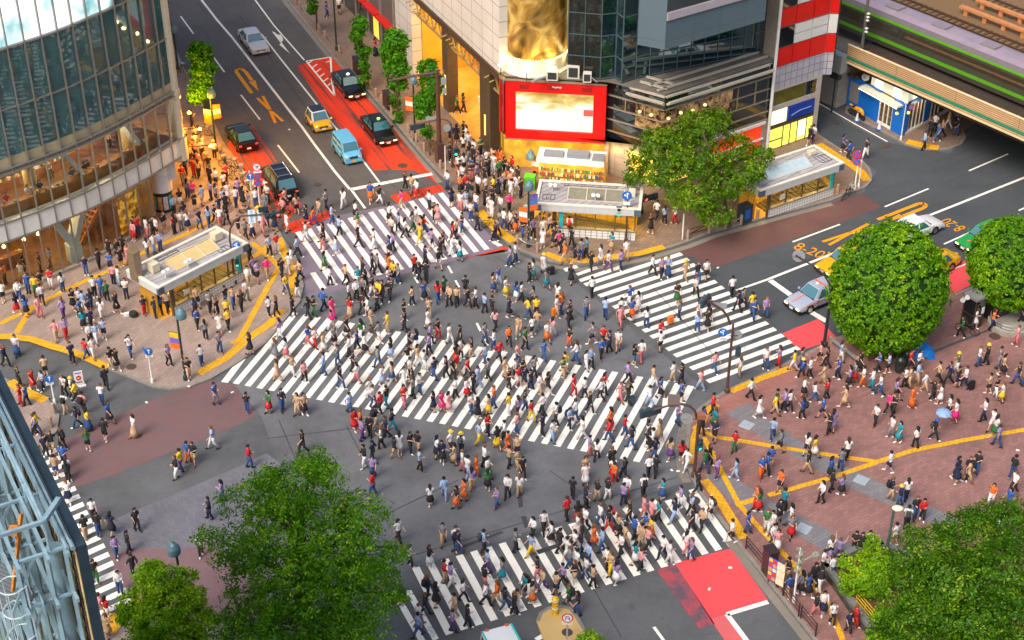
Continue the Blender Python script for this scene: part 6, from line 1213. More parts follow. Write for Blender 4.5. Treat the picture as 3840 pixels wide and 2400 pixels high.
tree('small bright green maple tree at the bottom left', (640, 2440), [(600, 2190, 6.2, (1.3, 1.2, .9)), (520, 2270, 5.6, (1.2, 1.1, .8)), (680, 2260, 5.8, (1.4, 1.3, .9)), (600, 2330, 5.6, (1.5, 1.3, .8)), (730, 2330, 5.0, (1.1, 1.1, .8)), (540, 2400, 4.8, (1.2, 1.1, .7)), (670, 2420, 4.8, (1.5, 1.3, .8)), (560, 2150, 6.0, (.8, .8, .6)), (690, 2170, 6.2, (.7, .7, .5)), (480, 2310, 5.0, (.7, .7, .5))], 21000, .17, 'bright', .34, 20, .16, 14, 'maple_tree', surf=.35, aspect=.6)
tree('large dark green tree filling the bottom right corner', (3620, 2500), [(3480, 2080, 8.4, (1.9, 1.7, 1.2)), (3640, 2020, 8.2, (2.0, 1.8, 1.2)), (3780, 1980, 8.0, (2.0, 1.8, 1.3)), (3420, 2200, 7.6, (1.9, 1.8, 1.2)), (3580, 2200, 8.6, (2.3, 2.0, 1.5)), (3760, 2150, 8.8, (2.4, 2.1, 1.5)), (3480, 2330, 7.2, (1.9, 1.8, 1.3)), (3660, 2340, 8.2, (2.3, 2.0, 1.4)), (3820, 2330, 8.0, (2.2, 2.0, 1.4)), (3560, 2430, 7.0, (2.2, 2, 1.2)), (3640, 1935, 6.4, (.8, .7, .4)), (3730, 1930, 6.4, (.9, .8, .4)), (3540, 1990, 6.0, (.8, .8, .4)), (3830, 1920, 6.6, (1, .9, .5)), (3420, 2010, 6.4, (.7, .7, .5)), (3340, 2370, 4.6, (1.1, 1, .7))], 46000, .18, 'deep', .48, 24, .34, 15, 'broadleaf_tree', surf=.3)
tree('bright green shrub on the planter beside the people with raised arms', (3215, 2225), [(3225, 2130, 1.9, (1.2, 1.1, .8)), (3290, 2110, 2.2, (1.1, 1.0, .8)), (3190, 2190, 1.4, (.7, .7, .6)), (3260, 2190, 1.6, (.9, .9, .7)), (3270, 2030, 2.2, (.5, .5, .5)), (3310, 2150, 2.2, (.9, .9, .8))], 8000, .17, 'bright', .34, 18, .07, 16, 'shrub', 'shrub', surf=.3, aspect=.6)
tree('low green shrub in the planter by the yellow rails at the bottom edge', (3340, 2360), [(3320, 2320, 1.3, (.8, .8, .6)), (3300, 2390, 1.2, (.7, .7, .5)), (3400, 2290, 1.5, (.8, .8, .6))], 3000, .17, 'bright', .32, 18, .06, 17, 'shrub', 'shrub', surf=.3, aspect=.6)
tree('tip of a yellow green shrub on the traffic island', (2215, 2440), [(2205, 2395, .9, (.55, .5, .45)), (2235, 2420, .9, (.6, .6, .45))], 1600, .16, 'bright', .28, 16, .05, 18, 'shrub', 'shrub', surf=.3, aspect=.6)
# ================================================================== street furniture
sig_dk = mat('signal_casing', srgb(52, 72, 84), .5, .2, var=.1); lens = {'g': emit('signal_green', (.02, .9, .5), 3), 'r': emit('signal_red', (1, .08, .03), 3), 'o': mat('lens_off', srgb(28, 30, 30), .3)}
grn_pole = mat('dark_green_pole', srgb(34, 58, 60), .5, .1, var=.2); sign_blue = mat('sign_blue', srgb(14, 100, 190), .4); sign_white = mat('sign_white', srgb(230, 230, 226), .4); sign_red = mat('sign_red', srgb(206, 24, 34), .4)
TOCAM = lambda p: Vector((-p.x, -p.y, 0)).normalized()
def face_matrix(c, n, up=Vector((0, 0, 1))):
    x = up.cross(n).normalized(); y = n.cross(x); return Matrix(((x.x, y.x, n.x, c.x), (x.y, y.y, n.y, c.y), (x.z, y.z, n.z, c.z), (0, 0, 0, 1)))
def disc(mb, M, r, z, k, r0=0.0, n=24):
    vs = [M @ Vector((r * cos(2 * pi * i / n), r * sin(2 * pi * i / n), z)) for i in range(n)]
    if r0 <= 0: mb.add(vs, [tuple(range(n))], k)
    else:
        vs += [M @ Vector((r0 * cos(2 * pi * i / n), r0 * sin(2 * pi * i / n), z)) for i in range(n)]; mb.add(vs, [(i, (i + 1) % n, n + (i + 1) % n, n + i) for i in range(n)], k)
def round_sign(T, c, kind, r=.3, nrm=None):
    n = nrm or (TOCAM(c) + Vector((0, 0, .1))).normalized(); M = face_matrix(c, n); mb = MB()
    m3 = [sign_white, sign_blue, sign_red, black_m, grey_m]
    mb.tube([c - n * .04, c - n * .012], r * .99, 24, 4); 
    def stroke(pts, w_, k, z=.008):
        pts = [Vector((a * r, b * r, 0)) for a, b in pts]
        for i in range(len(pts) - 1):
            d = (pts[i + 1] - pts[i]).normalized(); o = Vector((-d.y, d.x, 0)) * w_ * r / 2; q = [pts[i] - o, pts[i + 1] - o, pts[i + 1] + o, pts[i] + o]; mb.poly([M @ Vector((v.x, v.y, z)) for v in q], k)
    if kind == 'up_left':
        disc(mb, M, r, 0, 1); stroke([(.1, -.6), (.1, .6)], .16, 0); stroke([(-.15, .35), (.1, .65), (.35, .35)], .16, 0, .009); stroke([(.1, -.15), (-.5, .15)], .16, 0, .0085); stroke([(-.25, .35), (-.55, .15), (-.35, -.15)], .14, 0, .0095)
    elif kind == 'up':
        disc(mb, M, r, 0, 1); stroke([(0, -.6), (0, .6)], .2, 0); stroke([(-.32, .25), (0, .65), (.32, .25)], .2, 0, .009)
    elif kind == 'no_park':
        disc(mb, M, r, 0, 2); disc(mb, M, r * .76, .004, 1); stroke([(-.55, .55), (.55, -.55)], .2, 2)
    elif kind == 'no_stop':
        disc(mb, M, r, 0, 2); disc(mb, M, r * .76, .004, 1); stroke([(-.55, .55), (.55, -.55)], .2, 2); stroke([(-.55, -.55), (.55, .55)], .2, 2, .0085)
    elif kind == 'no_turn':
        disc(mb, M, r, 0, 2); disc(mb, M, r * .78, .004, 0); stroke([(-.3, -.5), (-.3, .15), (-.1, .4), (.15, .4), (.3, .2), (.3, -.2)], .17, 1); stroke([(.1, -.05), (.3, -.32), (.52, -.05)], .15, 1, .009); stroke([(-.5, .5), (.5, -.5)], .13, 2, .01)
    elif kind == 'no_right':
        disc(mb, M, r, 0, 2); disc(mb, M, r * .78, .004, 0); stroke([(-.15, -.5), (-.15, .2), (.4, .2)], .17, 1); stroke([(.15, .45), (.45, .2), (.15, -.05)], .15, 1, .009); stroke([(-.5, .5), (.5, -.5)], .13, 2, .01)
    elif kind == 'back': disc(mb, M, r, 0, 4); mb.bar(c + n * .02 - Vector((r, 0, 0)), c + n * .02 + Vector((r, 0, 0)), .04, k=4)
    return mb.build('round_sign', m3, T)
def plate(T, c, w_, h_, txt, m_back, m_txt, size, nrm=None, vertical=False, name='sign_plate'):
    n = nrm or (TOCAM(c) + Vector((0, 0, .1))).normalized(); M = face_matrix(c, n); mb = MB()
    vs = [M @ Vector((x * w_ / 2, y * h_ / 2, z)) for z in (-.03, 0) for x, y in ((-1, -1), (1, -1), (1, 1), (-1, 1))]; mb.add(vs, [(3, 2, 1, 0), (4, 5, 6, 7), (0, 1, 5, 4), (1, 2, 6, 5), (2, 3, 7, 6), (3, 0, 4, 7)], 0)
    if txt: text_mesh('\n'.join(txt) if vertical else txt, size, mb, M @ Matrix.Translation((0, 0, .006)), 1)
    return mb.build(name, [m_back, m_txt], T)
def signal_head(T, c, d, n_l, lit, cols, horiz=True, sz=.3):
    """lamp row seen along direction d (facing)"""
    mb = MB(); x = Vector((-d.y, d.x, 0)) if horiz else Vector((0, 0, 1)); h = MB()
    L_ = sz * 1.15 * n_l; mb.bar(c - x * L_ / 2, c + x * L_ / 2, sz * 1.2, sz * .5, up=d); o = mb.build('signal_casing', sig_dk, T)
    for i in range(n_l):
        p = c + x * (i - (n_l - 1) / 2) * sz * 1.12 + d * sz * .3; b = MB(); b.tube([p, p + d * .02], sz * .36, 14); b.build('lens', lens[cols[i] if i == lit else 'o'], o)
        b = MB(); M = face_matrix(p, d); b.lathe([(sz * .42, 0), (sz * .42, sz * .5)], (0, 0, 0), 12, a0=0, a1=pi); b.v = [tuple(M @ Vector(v)) for v in b.v]; b.build('visor', sig_dk, o)
    return o
def pole(T, b, h, r, m_, name='pole'): mb = MB(); mb.tube([b, b + Vector((0, 0, h * .5)), b + Vector((0, 0, h))], [r, r * .9, r * .75], 12); mb.lathe([(r * 1.8, 0), (r * 1.8, .25), (r, .4)], b, 12); return mb.build(name, m_, T)
def arm(T, pts, r, m_, name='arm'): mb = MB(); mb.tube(pts, r, 8); return mb.build(name, m_, T)
def at_px(base, px, py):
    """point above the vertical line of 'base' whose photo row is py, moved sideways to column px at equal distance"""
    z = 0.1
    lo, hi = 0, 40
    for _ in range(40):
        m = (lo + hi) / 2; v = Vector((base.x, base.y, m - CH))
        if 1200 + FPX * v.dot(_d) / v.dot(_f) > py: lo = m
        else: hi = m
    v = Vector((base.x, base.y, lo - CH)); x = (px - 1920) / FPX * v.dot(_f); return Vector((x, base.y, lo))
# pole with curved arm on the left plaza
b = Gz(881, 1063); T = thing('traffic_signal', 'brown curved signal pole beside the left plaza shelter with a round blue sign', 'traffic signal', b)
top = at_px(b, 861, 905); pole(T, b, top.z - b.z, .09, brown_m); a1 = at_px(b, 1000, 803)
arm(T, [top, at_px(b, 862, 860), at_px(b, 878, 828), at_px(b, 905, 810), a1], .07, brown_m); 
c = at_px(b, 1022, 806); signal_head(T, c, (TOCAM(c) * .3 + DA).normalized(), 3, 2, 'gor', True, .32); signal_head(T, at_px(b, 985, 790) + Vector((0, .2, 0)), -DA, 2, 0, 'oo', True, .3)
signal_head(T, at_px(b, 884, 982) + Vector((.1, -.15, 0)), TOCAM(b), 2, 0, 'go', False, .26); round_sign(T, at_px(b, 884, 916) + Vector((.05, -.1, 0)), 'up_left', .28)
plate(T, at_px(b, 944, 812), .46, 1.0, '渋\n谷\n駅\n前', mat('sign_pale_blue', srgb(206, 232, 240), .4), sign_blue, .24); plate(T, at_px(b, 971, 808), .22, .85, '', mat('sign_pale_blue', srgb(206, 232, 240), .4), sign_blue, .2)
# big signal mast by the corner building
b = Gz(1649, 604); T = thing('signal_mast', 'tall brown signal mast with two arms in front of the yellow lit passage', 'traffic signal', b); zt_ = at_px(b, 1643, 262).z
pole(T, b, zt_ - b.z, .2, brown_m); mb = MB(); mb.box((b.x, b.y, b.z), .7, .6, 1.7, ANG_A); mb.build('control_box', brown_m, T)
arm(T, [at_px(b, 1643, 270), at_px(b, 1550, 285), at_px(b, 1456, 302)], .1, brown_m); arm(T, [at_px(b, 1643, 284), at_px(b, 1555, 286)], .05, brown_m)
arm(T, [at_px(b, 1643, 448), at_px(b, 1590, 460), at_px(b, 1550, 474)], .08, brown_m); plate(T, at_px(b, 1622, 444), 1.1, .3, '', grey_m, black_m, .2)
signal_head(T, at_px(b, 1566, 474), -DA, 3, -1, 'ooo', True, .36); mb = MB(); mb.lathe([(.001, -.2), (.18, -.1), (.16, .1), (.06, .2)], at_px(b, 1467, 285), 10); mb.build('mast_lamp', brown_m, T)
mb = MB(); mb.tube([at_px(b, 1643, 258), at_px(b, 1662, 262), at_px(b, 1668, 300)], .03, 6); mb.box(at_px(b, 1664, 315), .4, .3, .5); mb.box(at_px(b, 1667, 350), .3, .3, .4); mb.build('camera_cluster', grey_m, T)
b = Gz(1697, 626); T = thing('pedestrian_signal', 'curved dark pole with a lit green walking signal amid the corner crowd', 'traffic signal', b)
pole(T, b, at_px(b, 1694, 480).z - b.z, .07, brown_m); arm(T, [at_px(b, 1694, 482), at_px(b, 1690, 462), at_px(b, 1675, 450), at_px(b, 1650, 446)], .06, brown_m); signal_head(T, at_px(b, 1710, 566) + Vector((0, -.1, 0)), TOCAM(b), 2, 0, 'go', False, .3); round_sign(T, at_px(b, 1677, 480), 'back', .3)
b = Gz(1671, 656); T = thing('sign_post', 'slim white post at the kerb end of the red lane stop line', 'post', b); pole(T, b, 2.6, .05, white_m)
# signal at the middle shelter
b = Gz(2347, 908); T = thing('traffic_signal', 'dark signal pole with round blue arrow sign before the middle shelter', 'traffic signal', b); pole(T, b, at_px(b, 2352, 735).z - b.z, .08, brown_m)
round_sign(T, at_px(b, 2351, 731) + Vector((0, -.12, 0)), 'up_left', .36); plate(T, at_px(b, 2350, 760) + Vector((0, -.12, 0)), .5, .26, 'ここまで', sign_white, black_m, .11); signal_head(T, at_px(b, 2321, 793), TOCAM(b), 2, 0, 'go', False, .34); arm(T, [at_px(b, 2350, 790), at_px(b, 2321, 783)], .03, brown_m)
arm(T, [at_px(b, 2352, 742), at_px(b, 2396, 742)], .04, grey_m)
b = Gz(2405, 800); T = thing('traffic_signal', 'signal arm behind the middle shelter roof with black lettered sign and a red light', 'traffic signal', b); pole(T, b, at_px(b, 2402, 660).z - b.z, .09, dkmetal)
plate(T, at_px(b, 2396, 700) + Vector((0, -.15, 0)), .42, 1.1, '渋\n谷\n駅\n前', sign_white, black_m, .24, Vector((-.75, -.65, .1)).normalized()); plate(T, at_px(b, 2412, 702) + Vector((0, -.1, 0)), .3, 1.0, '', sign_white, black_m, .2)
arm(T, [at_px(b, 2402, 720), at_px(b, 2460, 750)], .06, dkmetal); signal_head(T, at_px(b, 2438, 740), (TOCAM(b) + Vector((.6, 0, 0))).normalized(), 3, 0, 'ror', True, .38); round_sign(T, at_px(b, 2370, 690), 'back', .3, Vector((.8, -.6, 0)))
# signal pole on the plaza kerb by the right crossing
b = Gz(2726, 1470); T = thing('traffic_signal', 'rusty brown curved pole over the right crossing with blue arrow sign', 'traffic signal', b); pole(T, b, at_px(b, 2738, 1215).z - b.z, .1, brown_m)
arm(T, [at_px(b, 2738, 1217), at_px(b, 2730, 1190), at_px(b, 2712, 1165), at_px(b, 2690, 1150), at_px(b, 2640, 1118)], .08, brown_m); signal_head(T, at_px(b, 2645, 1128), (DB * -.6 + Vector((0, .6, 0))).normalized(), 3, -1, 'ooo', True, .36); plate(T, at_px(b, 2697, 1150) + Vector((0, .12, 0)), 1.0, .4, '', grey_m, black_m, .2)
round_sign(T, at_px(b, 2710, 1243) + Vector((0, -.12, 0)), 'up_left', .3); plate(T, at_px(b, 2712, 1268) + Vector((0, -.1, 0)), .45, .2, '自転車', sign_white, black_m, .12); signal_head(T, at_px(b, 2768, 1318), -TOCAM(b), 2, -1, 'oo', False, .3); arm(T, [at_px(b, 2733, 1310), at_px(b, 2766, 1300)], .03, brown_m); round_sign(T, at_px(b, 2766, 1258) + Vector((0, .1, 0)), 'back', .3); arm(T, [at_px(b, 2735, 1258), at_px(b, 2766, 1258)], .025, brown_m)
# signal pole at the plaza corner
b = Gz(2603, 1786); T = thing('traffic_signal', 'rusty brown pole at the plaza corner with curved arm over the diagonal crossing', 'traffic signal', b); pole(T, b, at_px(b, 2613, 1570).z - b.z, .11, brown_m)
arm(T, [at_px(b, 2613, 1572), at_px(b, 2606, 1540), at_px(b, 2585, 1522), at_px(b, 2555, 1515), at_px(b, 2500, 1522), at_px(b, 2420, 1548)], .08, brown_m); signal_head(T, at_px(b, 2440, 1545), (-DA * .5 + Vector((-.3, .6, 0))).normalized(), 3, -1, 'ooo', True, .4); plate(T, at_px(b, 2527, 1503), .7, .85, '', mat('sign_back', srgb(120, 110, 108), .6, .2), black_m, .2); plate(T, at_px(b, 2494, 1510), .3, .6, '', sign_white, black_m, .2)
signal_head(T, at_px(b, 2622, 1668), (TOCAM(b) + Vector((.5, 0, 0))).normalized(), 2, 0, 'go', False, .34); round_sign(T, at_px(b, 2575, 1570), 'back', .36); arm(T, [at_px(b, 2613, 1572), at_px(b, 2575, 1570)], .03, brown_m); mb = MB(); mb.box(at_px(b, 2630, 1570), .5, .3, .35); mb.build('junction_box', mat('rusty_box', srgb(150, 96, 70), .7, var=.2), T)
b = Gz(3090, 1297); T = thing('sign_post', 'black post with a long arm carrying a round sign seen from behind', 'post', b); pole(T, b, at_px(b, 3116, 1072).z - b.z, .12, dkmetal); arm(T, [at_px(b, 3116, 1074), at_px(b, 3090, 1030), at_px(b, 3055, 1000), at_px(b, 2985, 958)], .06, brown_m); round_sign(T, at_px(b, 2996, 963) + Vector((0, .1, 0)), 'back', .42)
# no parking clusters and small sign posts
b = Gz(976, 790); T = thing('sign_post', 'white post with three stacked round traffic signs beside the black minivan', 'sign', b); pole(T, b, at_px(b, 963, 612).z - b.z, .05, white_m)
round_sign(T, at_px(b, 963, 625) + Vector((0, -.08, 0)), 'no_right', .34); plate(T, at_px(b, 966, 643) + Vector((0, -.06, 0)), .6, .18, '', sign_white, black_m, .1); round_sign(T, at_px(b, 966, 659) + Vector((0, -.08, 0)), 'no_stop', .3); round_sign(T, at_px(b, 967, 684) + Vector((0, -.08, 0)), 'no_park', .3)
b = Gz(946, 760); T = thing('sign_post', 'post with one round blue sign left of the three stacked signs', 'sign', b); pole(T, b, at_px(b, 937, 640).z - b.z, .045, white_m); round_sign(T, at_px(b, 939, 660) + Vector((0, -.07, 0)), 'up', .28); plate(T, at_px(b, 940, 673) + Vector((0, -.05, 0)), .5, .14, '', sign_white, black_m, .1)
b = Gz(3205, 708); T = thing('sign_post', 'white twin post with two red and blue no stopping signs at the side street corner', 'sign', b); pole(T, b, at_px(b, 3213, 566).z - b.z, .06, white_m); pole(T, b + Vector((.35, .3, 0)), at_px(b, 3213, 600).z - b.z, .05, white_m)
round_sign(T, at_px(b, 3213, 577) + Vector((0, -.1, 0)), 'no_stop', .32); round_sign(T, at_px(b, 3212, 605) + Vector((0, -.1, 0)), 'no_park', .32); plate(T, at_px(b, 3225, 606), .3, .3, '', sign_white, sign_red, .1)
b = Gz(572, 1434); T = thing('sign_post', 'white sticker covered post with round blue sign on the left plaza kerb', 'sign', b); pole(T, b, at_px(b, 557, 1310).z - b.z, .06, white_m); round_sign(T, at_px(b, 558, 1316) + Vector((0, -.08, 0)), 'up', .26); plate(T, at_px(b, 560, 1332) + Vector((0, -.06, 0)), .46, .24, '自転車\nを除く', sign_white, black_m, .1); plate(T, at_px(b, 537, 1309), .36, .16, '', sign_blue, sign_white, .1, Vector((-.8, -.6, .1)).normalized())
b = Gz(206, 1512); T = thing('sign_post', 'white post with round blue sign on the small lower left pavement', 'sign', b); pole(T, b, at_px(b, 186, 1412).z - b.z, .06, white_m); round_sign(T, at_px(b, 186, 1418) + Vector((0, -.08, 0)), 'up', .27); plate(T, at_px(b, 187, 1435) + Vector((0, -.06, 0)), .48, .26, '自転車\nを除く', sign_white, black_m, .1)
b = Gz(2125, 2440); T = thing('sign_post', 'post with a round red bordered no U-turn sign on the traffic island', 'sign', b); pole(T, b, at_px(b, 2128, 2300).z - b.z, .05, mat('pale_post', srgb(170, 190, 200), .4, .3)); round_sign(T, at_px(b, 2128, 2314) + Vector((0, -.08, 0)), 'no_turn', .3); plate(T, at_px(b, 2127, 2334) + Vector((0, -.06, 0)), .55, .18, 'ここから', sign_white, mat('sign_teal_text', srgb(40, 120, 120)), .12)
b = Gz(300, 1446); T = thing('sandwich_board', 'white sandwich board with red no entry mark standing in the lower left road', 'sign board', b); mb = MB(); mb.box(b, .7, .6, .08, .5); mb.build('base', white_m, T)
c = b + Vector((0, 0, .62)); plate(T, c, .56, 1.0, '', sign_white, sign_red, .1, name='board'); n = (TOCAM(c) + Vector((0, 0, .1))).normalized(); M = face_matrix(c, n); mb = MB(); disc(mb, M, .17, .012, 0); mb.poly([M @ Vector((x, y, .018)) for x, y in ((-.11, -.03), (.11, -.03), (.11, .03), (-.11, .03))], 1); mb.poly([M @ Vector((x, y, .012)) for x, y in ((-.2, .32), (.2, .32), (.2, .4), (-.2, .4))], 2); mb.poly([M @ Vector((x, y, .012)) for x, y in ((-.2, -.38), (.2, -.38), (.2, -.26), (-.2, -.26))], 3); mb.build('no_entry_mark', [sign_red, sign_white, sign_blue, grey_m], T)
# lamp posts
dome_m = mat('lamp_dome', srgb(96, 128, 142), .45, .2, var=.1)
def lamp_post(base, top, label, m_, banners=(), r=.09, stickers=False, arm_dx=0.0):
    b = Gz(*base); T = thing('street_lamp', label, 'street lamp', b, 0, 'dome-headed street lamps'); h = at_px(b, base[0], top[1]).z; pole(T, b, h - b.z - .5, r, m_)
    c = at_px(b, top[0], top[1] + 10); c.z = h - .5
    mb = MB(); mb.lathe([(.34, -.15), (.36, 0), (.33, .25), (.2, .48), (.07, .58), (.03, .72), (.001, .76)], c, 16); mb.build('lamp_dome', dome_m, T); mb = MB(); mb.lathe([(.001, -.18), (.28, -.16), (.28, -.14)], c, 14); mb.build('lamp_glass', white_m, T)
    for side, zf, cols in banners:
        z = b.z + h * zf; o = MB(); x = Vector((side * .8, .12, 0)); w_ = .58
        for k in range(3): 
            z0, z1 = z + .42 * (2 - k) - .42, z + .42 * (3 - k) - .42; p = b + x * .12; o.poly([Vector((p.x, p.y, z0)), Vector((p.x + side * w_, p.y + .1, z0 + .08)), Vector((p.x + side * w_, p.y + .1, z1 + .08)), Vector((p.x, p.y, z1))], k)
        bn = o.build('banner', [mat('banner_%s' % n_, c_, .6, var=.15, scale=4) for n_, c_ in cols], T); s_ = bn.modifiers.new('thickness', 'SOLIDIFY'); s_.thickness = .02
        mb = MB(); mb.tube([b + Vector((0, 0, z + .86 - b.z)), b + Vector((side * .74, .12, z + .92 - b.z))], .02, 6); mb.build('banner_rod', dkmetal, T)
    if stickers:
        mb = MB()
        for k in range(40): a = random.random() * 6.3; z = random.uniform(.2, 2.6); mb.box((b.x + (r + .004) * cos(a), b.y + (r + .004) * sin(a), b.z + z), .05, .02, random.uniform(.04, .1), a + pi / 2, random.randrange(4))
        mb.build('sticker', [white_m, mat('sticker_yellow', srgb(230, 200, 60)), mat('sticker_red', srgb(200, 60, 50)), mat('sticker_blue', srgb(80, 120, 190))], T)
    return T
ow = (('orange', srgb(236, 110, 30)), ('white', srgb(230, 230, 236)), ('orange', srgb(236, 110, 30))); pw = (('purple', srgb(120, 96, 190)), ('blue', srgb(70, 120, 190)), ('orange', srgb(236, 110, 30)))
lamp_post((1263, 188), (1263, -70), 'dark green street lamp post beside two people at the top of the photo', grn_pole)
lamp_post((1557, 528), (1551, 285), 'street lamp with orange and white banner by the passage trees', grn_pole, [(-1, .52, ow)])
lamp_post((1981, 926), (1985, 680), 'street lamp with orange and purple banners beside the middle shelter', grn_pole, [(-1, .44, ow), (1, .62, pw)], stickers=True)
lamp_post((696, 1424), (677, 1160), 'sticker covered street lamp on the left plaza near its corner', grn_pole, [(-1, .5, (('yellow', srgb(236, 190, 40)), ('purple', srgb(120, 96, 190)), ('orange', srgb(236, 110, 30))))], stickers=True)
lamp_post((811, 566), (792, 335), 'street lamp with wide orange and white banners beside the street tree on the left', grn_pole, [(1, .58, ow), (-1, .5, (('pale', srgb(206, 190, 190)), ('orange', srgb(236, 130, 50)), ('orange', srgb(236, 110, 30))))])
lamp_post((700, 2330), (650, 2040), 'street lamp whose dome rises above the bright green maple', grn_pole)
lamp_post((668, 260), (652, 96), 'street lamp beside the glass building column at the top left', grn_pole)
lamp_post((2026, 690), (1990, 568), 'short banner lamp in front of the shop canopy under the screen', grn_pole, [(-1, .5, ow), (1, .6, pw)], r=.06)
b = Gz(3318, 2110); T = thing('street_lamp', 'grey green lamp post with a flat white lamp above the dark tree', 'street lamp', b); z_ = at_px(b, 3350, 1915).z; pole(T, b, z_ - b.z, .1, mat('grey_green_pole', srgb(78, 104, 96), .5, .2, var=.1)); mb = MB(); c = at_px(b, 3366, 1906); mb.lathe([(.001, -.08), (.24, -.05), (.26, .03), (.18, .08), (.001, .1)], c, 16, sx=1.2); mb.build('lamp_head', mat('lamp_cream', srgb(226, 214, 190), .4), T); arm(T, [Vector((b.x, b.y, z_)), c], .04, grey_m)
b = Gz(2975, 2258); T = thing('lamp_post', 'white ornate lamp post wound with small lamps on the plaza kerb', 'street lamp', b); z_ = at_px(b, 2999, 2056).z; pole(T, b, z_ - b.z, .06, white_m)
mb = MB()
for k in range(26): a = k * .9; zz_ = lerp(b.z + (z_ - b.z) * .52, z_, k / 25); mb.lathe([(.001, -.09), (.09, -.02), (.07, .07), (.001, .1)], (b.x + .14 * cos(a), b.y + .14 * sin(a), zz_), 7)
e_ = Vector((b.x + .9, b.y + .1, z_ - .55)); mb.tube([(b.x, b.y, z_ - 1.0), e_], .04, 6)
for k in range(8): a = k * .8; mb.lathe([(.001, -.09), (.09, -.02), (.07, .07), (.001, .1)], (e_.x + .16 * cos(a), e_.y + .1 * sin(a), e_.z + .05 * sin(k)), 7)
mb.build('lamp_cluster', mat('cluster_grey', srgb(150, 156, 140), .4, .3, var=.3, scale=10), T)
# bollards with chains along the kerbs
bol_m = mat('bollard_stone', srgb(160, 138, 122), .8, var=.2, scale=6, bump=.3)
def bollards(bases, labels, group, m_=bol_m, h=.85, r=.12):
    src = None; prev = None
    for (x, y), lab in zip(bases, labels):
        p = Gz(x, y)
        if src is None:
            mb = MB(); mb.lathe([(r, 0), (r, h * .86), (r * .85, h * .95), (r * .4, h), (.001, h)], (0, 0, 0), 14); o = mb.build('bollard', m_, smooth=False); smooth_by_angle(o, 35); src = o
        else: o = src.copy(); COL.objects.link(o)
        o.location = p; tag(o, lab, 'bollard', group)
def chain(p0, p1, lab):
    a, b = Gz(*p0), Gz(*p1); a.z += .7; b.z += .7; mb = MB(); mb.tube([a.lerp(b, t) - Vector((0, 0, .25 * 4 * t * (1 - t))) for t in [i / 8 for i in range(9)]], .025, 5); tag(mb.build('chain', steel), lab, 'chain', 'chains between bollards')
c2 = lambda x, y: (960 + x / 2.52, y / 2.52)
bl_ = [c2(*p) for p in ((380, 45), (418, 95), (595, 292), (655, 365), (790, 508), (915, 660), (1070, 835), (1135, 915), (1190, 975), (1282, 1080), (1440, 1255), (1515, 1345), (1590, 1430))] + [(1652, 634)]
ords = ('first', 'second', 'third', 'fourth', 'fifth', 'sixth', 'seventh', 'eighth', 'ninth', 'tenth', 'eleventh', 'twelfth', 'thirteenth', 'fourteenth')
bollards(bl_, ['stone bollard on the red lane kerb, %s from the top of the photo' % o for o in ords], 'stone bollards along the left-hand road')
br_ = [(1940, 918), (2015, 946), (2579, 897), (2660, 873), (2720, 857), (2779, 841), (2840, 821), (3140, 726)]
bollards(br_, ['stone bollard nearest the banner lamp post by the middle shelter', 'stone bollard right of the banner lamp post by the middle shelter', 'stone bollard under the left side of the big spreading tree', 'stone bollard under the middle of the big spreading tree', 'stone bollard right of the big spreading tree trunk', 'stone bollard between the tree trunk and right shelter', 'stone bollard at the front corner of the right shelter', 'stone bollard by the bicycle at the right shelter end'], 'stone bollards along the right-hand road')
bollards([(830, 577), (204, 1550), (193, 1602), (700, 300)], ['stone bollard by the banner lamp on the orange lit pavement', 'stone bollard below the blue sign on the lower left pavement', 'stone bollard nearest the kerb corner of the lower left pavement', 'stone bollard beside the street tree by the glass building'], 'stone bollards on the left pavements')
for i in (1, 2, 3, 6, 8, 10, 11): chain(bl_[i], bl_[i + 1], 'chain from the %s to the next stone bollard along the red lane kerb' % ords[i])
chain(br_[0], br_[1], 'chain between the two bollards at the banner lamp post'); chain(br_[4], br_[5], 'chain right of the big spreading tree trunk'); chain(br_[7], (3195, 708), 'chain from the right shelter bollard to the sign post')
bollards([(2559, 896)], ['slim white post at the kerb left of the big spreading tree'], 'posts', white_m, 2.2, .06)
for (x, y), lab in (((1341, 272), 'dark cabinet behind the slender ivy-clad street tree'), ((1455, 402), 'dark cabinet behind the broad street tree')):
    p = Gz(x, y); t = thing('utility_cabinet', lab, 'cabinet', p, 0, 'dark kerb cabinets'); mb = MB(); mb.box(p, 1.2, .5, 1.35, ANG_A); bevel(mb.build('casing', mat('cabinet_brown', srgb(60, 46, 44), .5, .1, var=.15), t), .03); mb = MB(); mb.box(p + Vector((0, 0, 1.35)), 1.25, .55, .06, ANG_A); mb.build('lid', dkmetal, t)
# traffic cones
for (x, y), lab in (((3213, 452), 'white traffic cone with blue base by the yellow motorcycle'), ((3296, 484), 'white traffic cone with blue base in front of the blue shop glazing')):
    p = Gz(x, y); t = thing('traffic_cone', lab, 'cone', p, 0, 'traffic cones by the blue shop'); mb = MB(); mb.lathe([(.17, .04), (.04, .72), (.001, .73)], p, 14); mb.build('cone', white_m, t); mb = MB(); mb.box(p, .46, .46, .05, .3); mb.build('base', sign_blue, t)
q = Gz(3378, 524); T = thing('sign_post', 'white striped pole with a small red sign at the blue shop corner', 'sign', q); pole(T, q, 3.3, .05, white_m); round_sign(T, q + Vector((.45, -.1, 3.0)), 'no_park', .2)
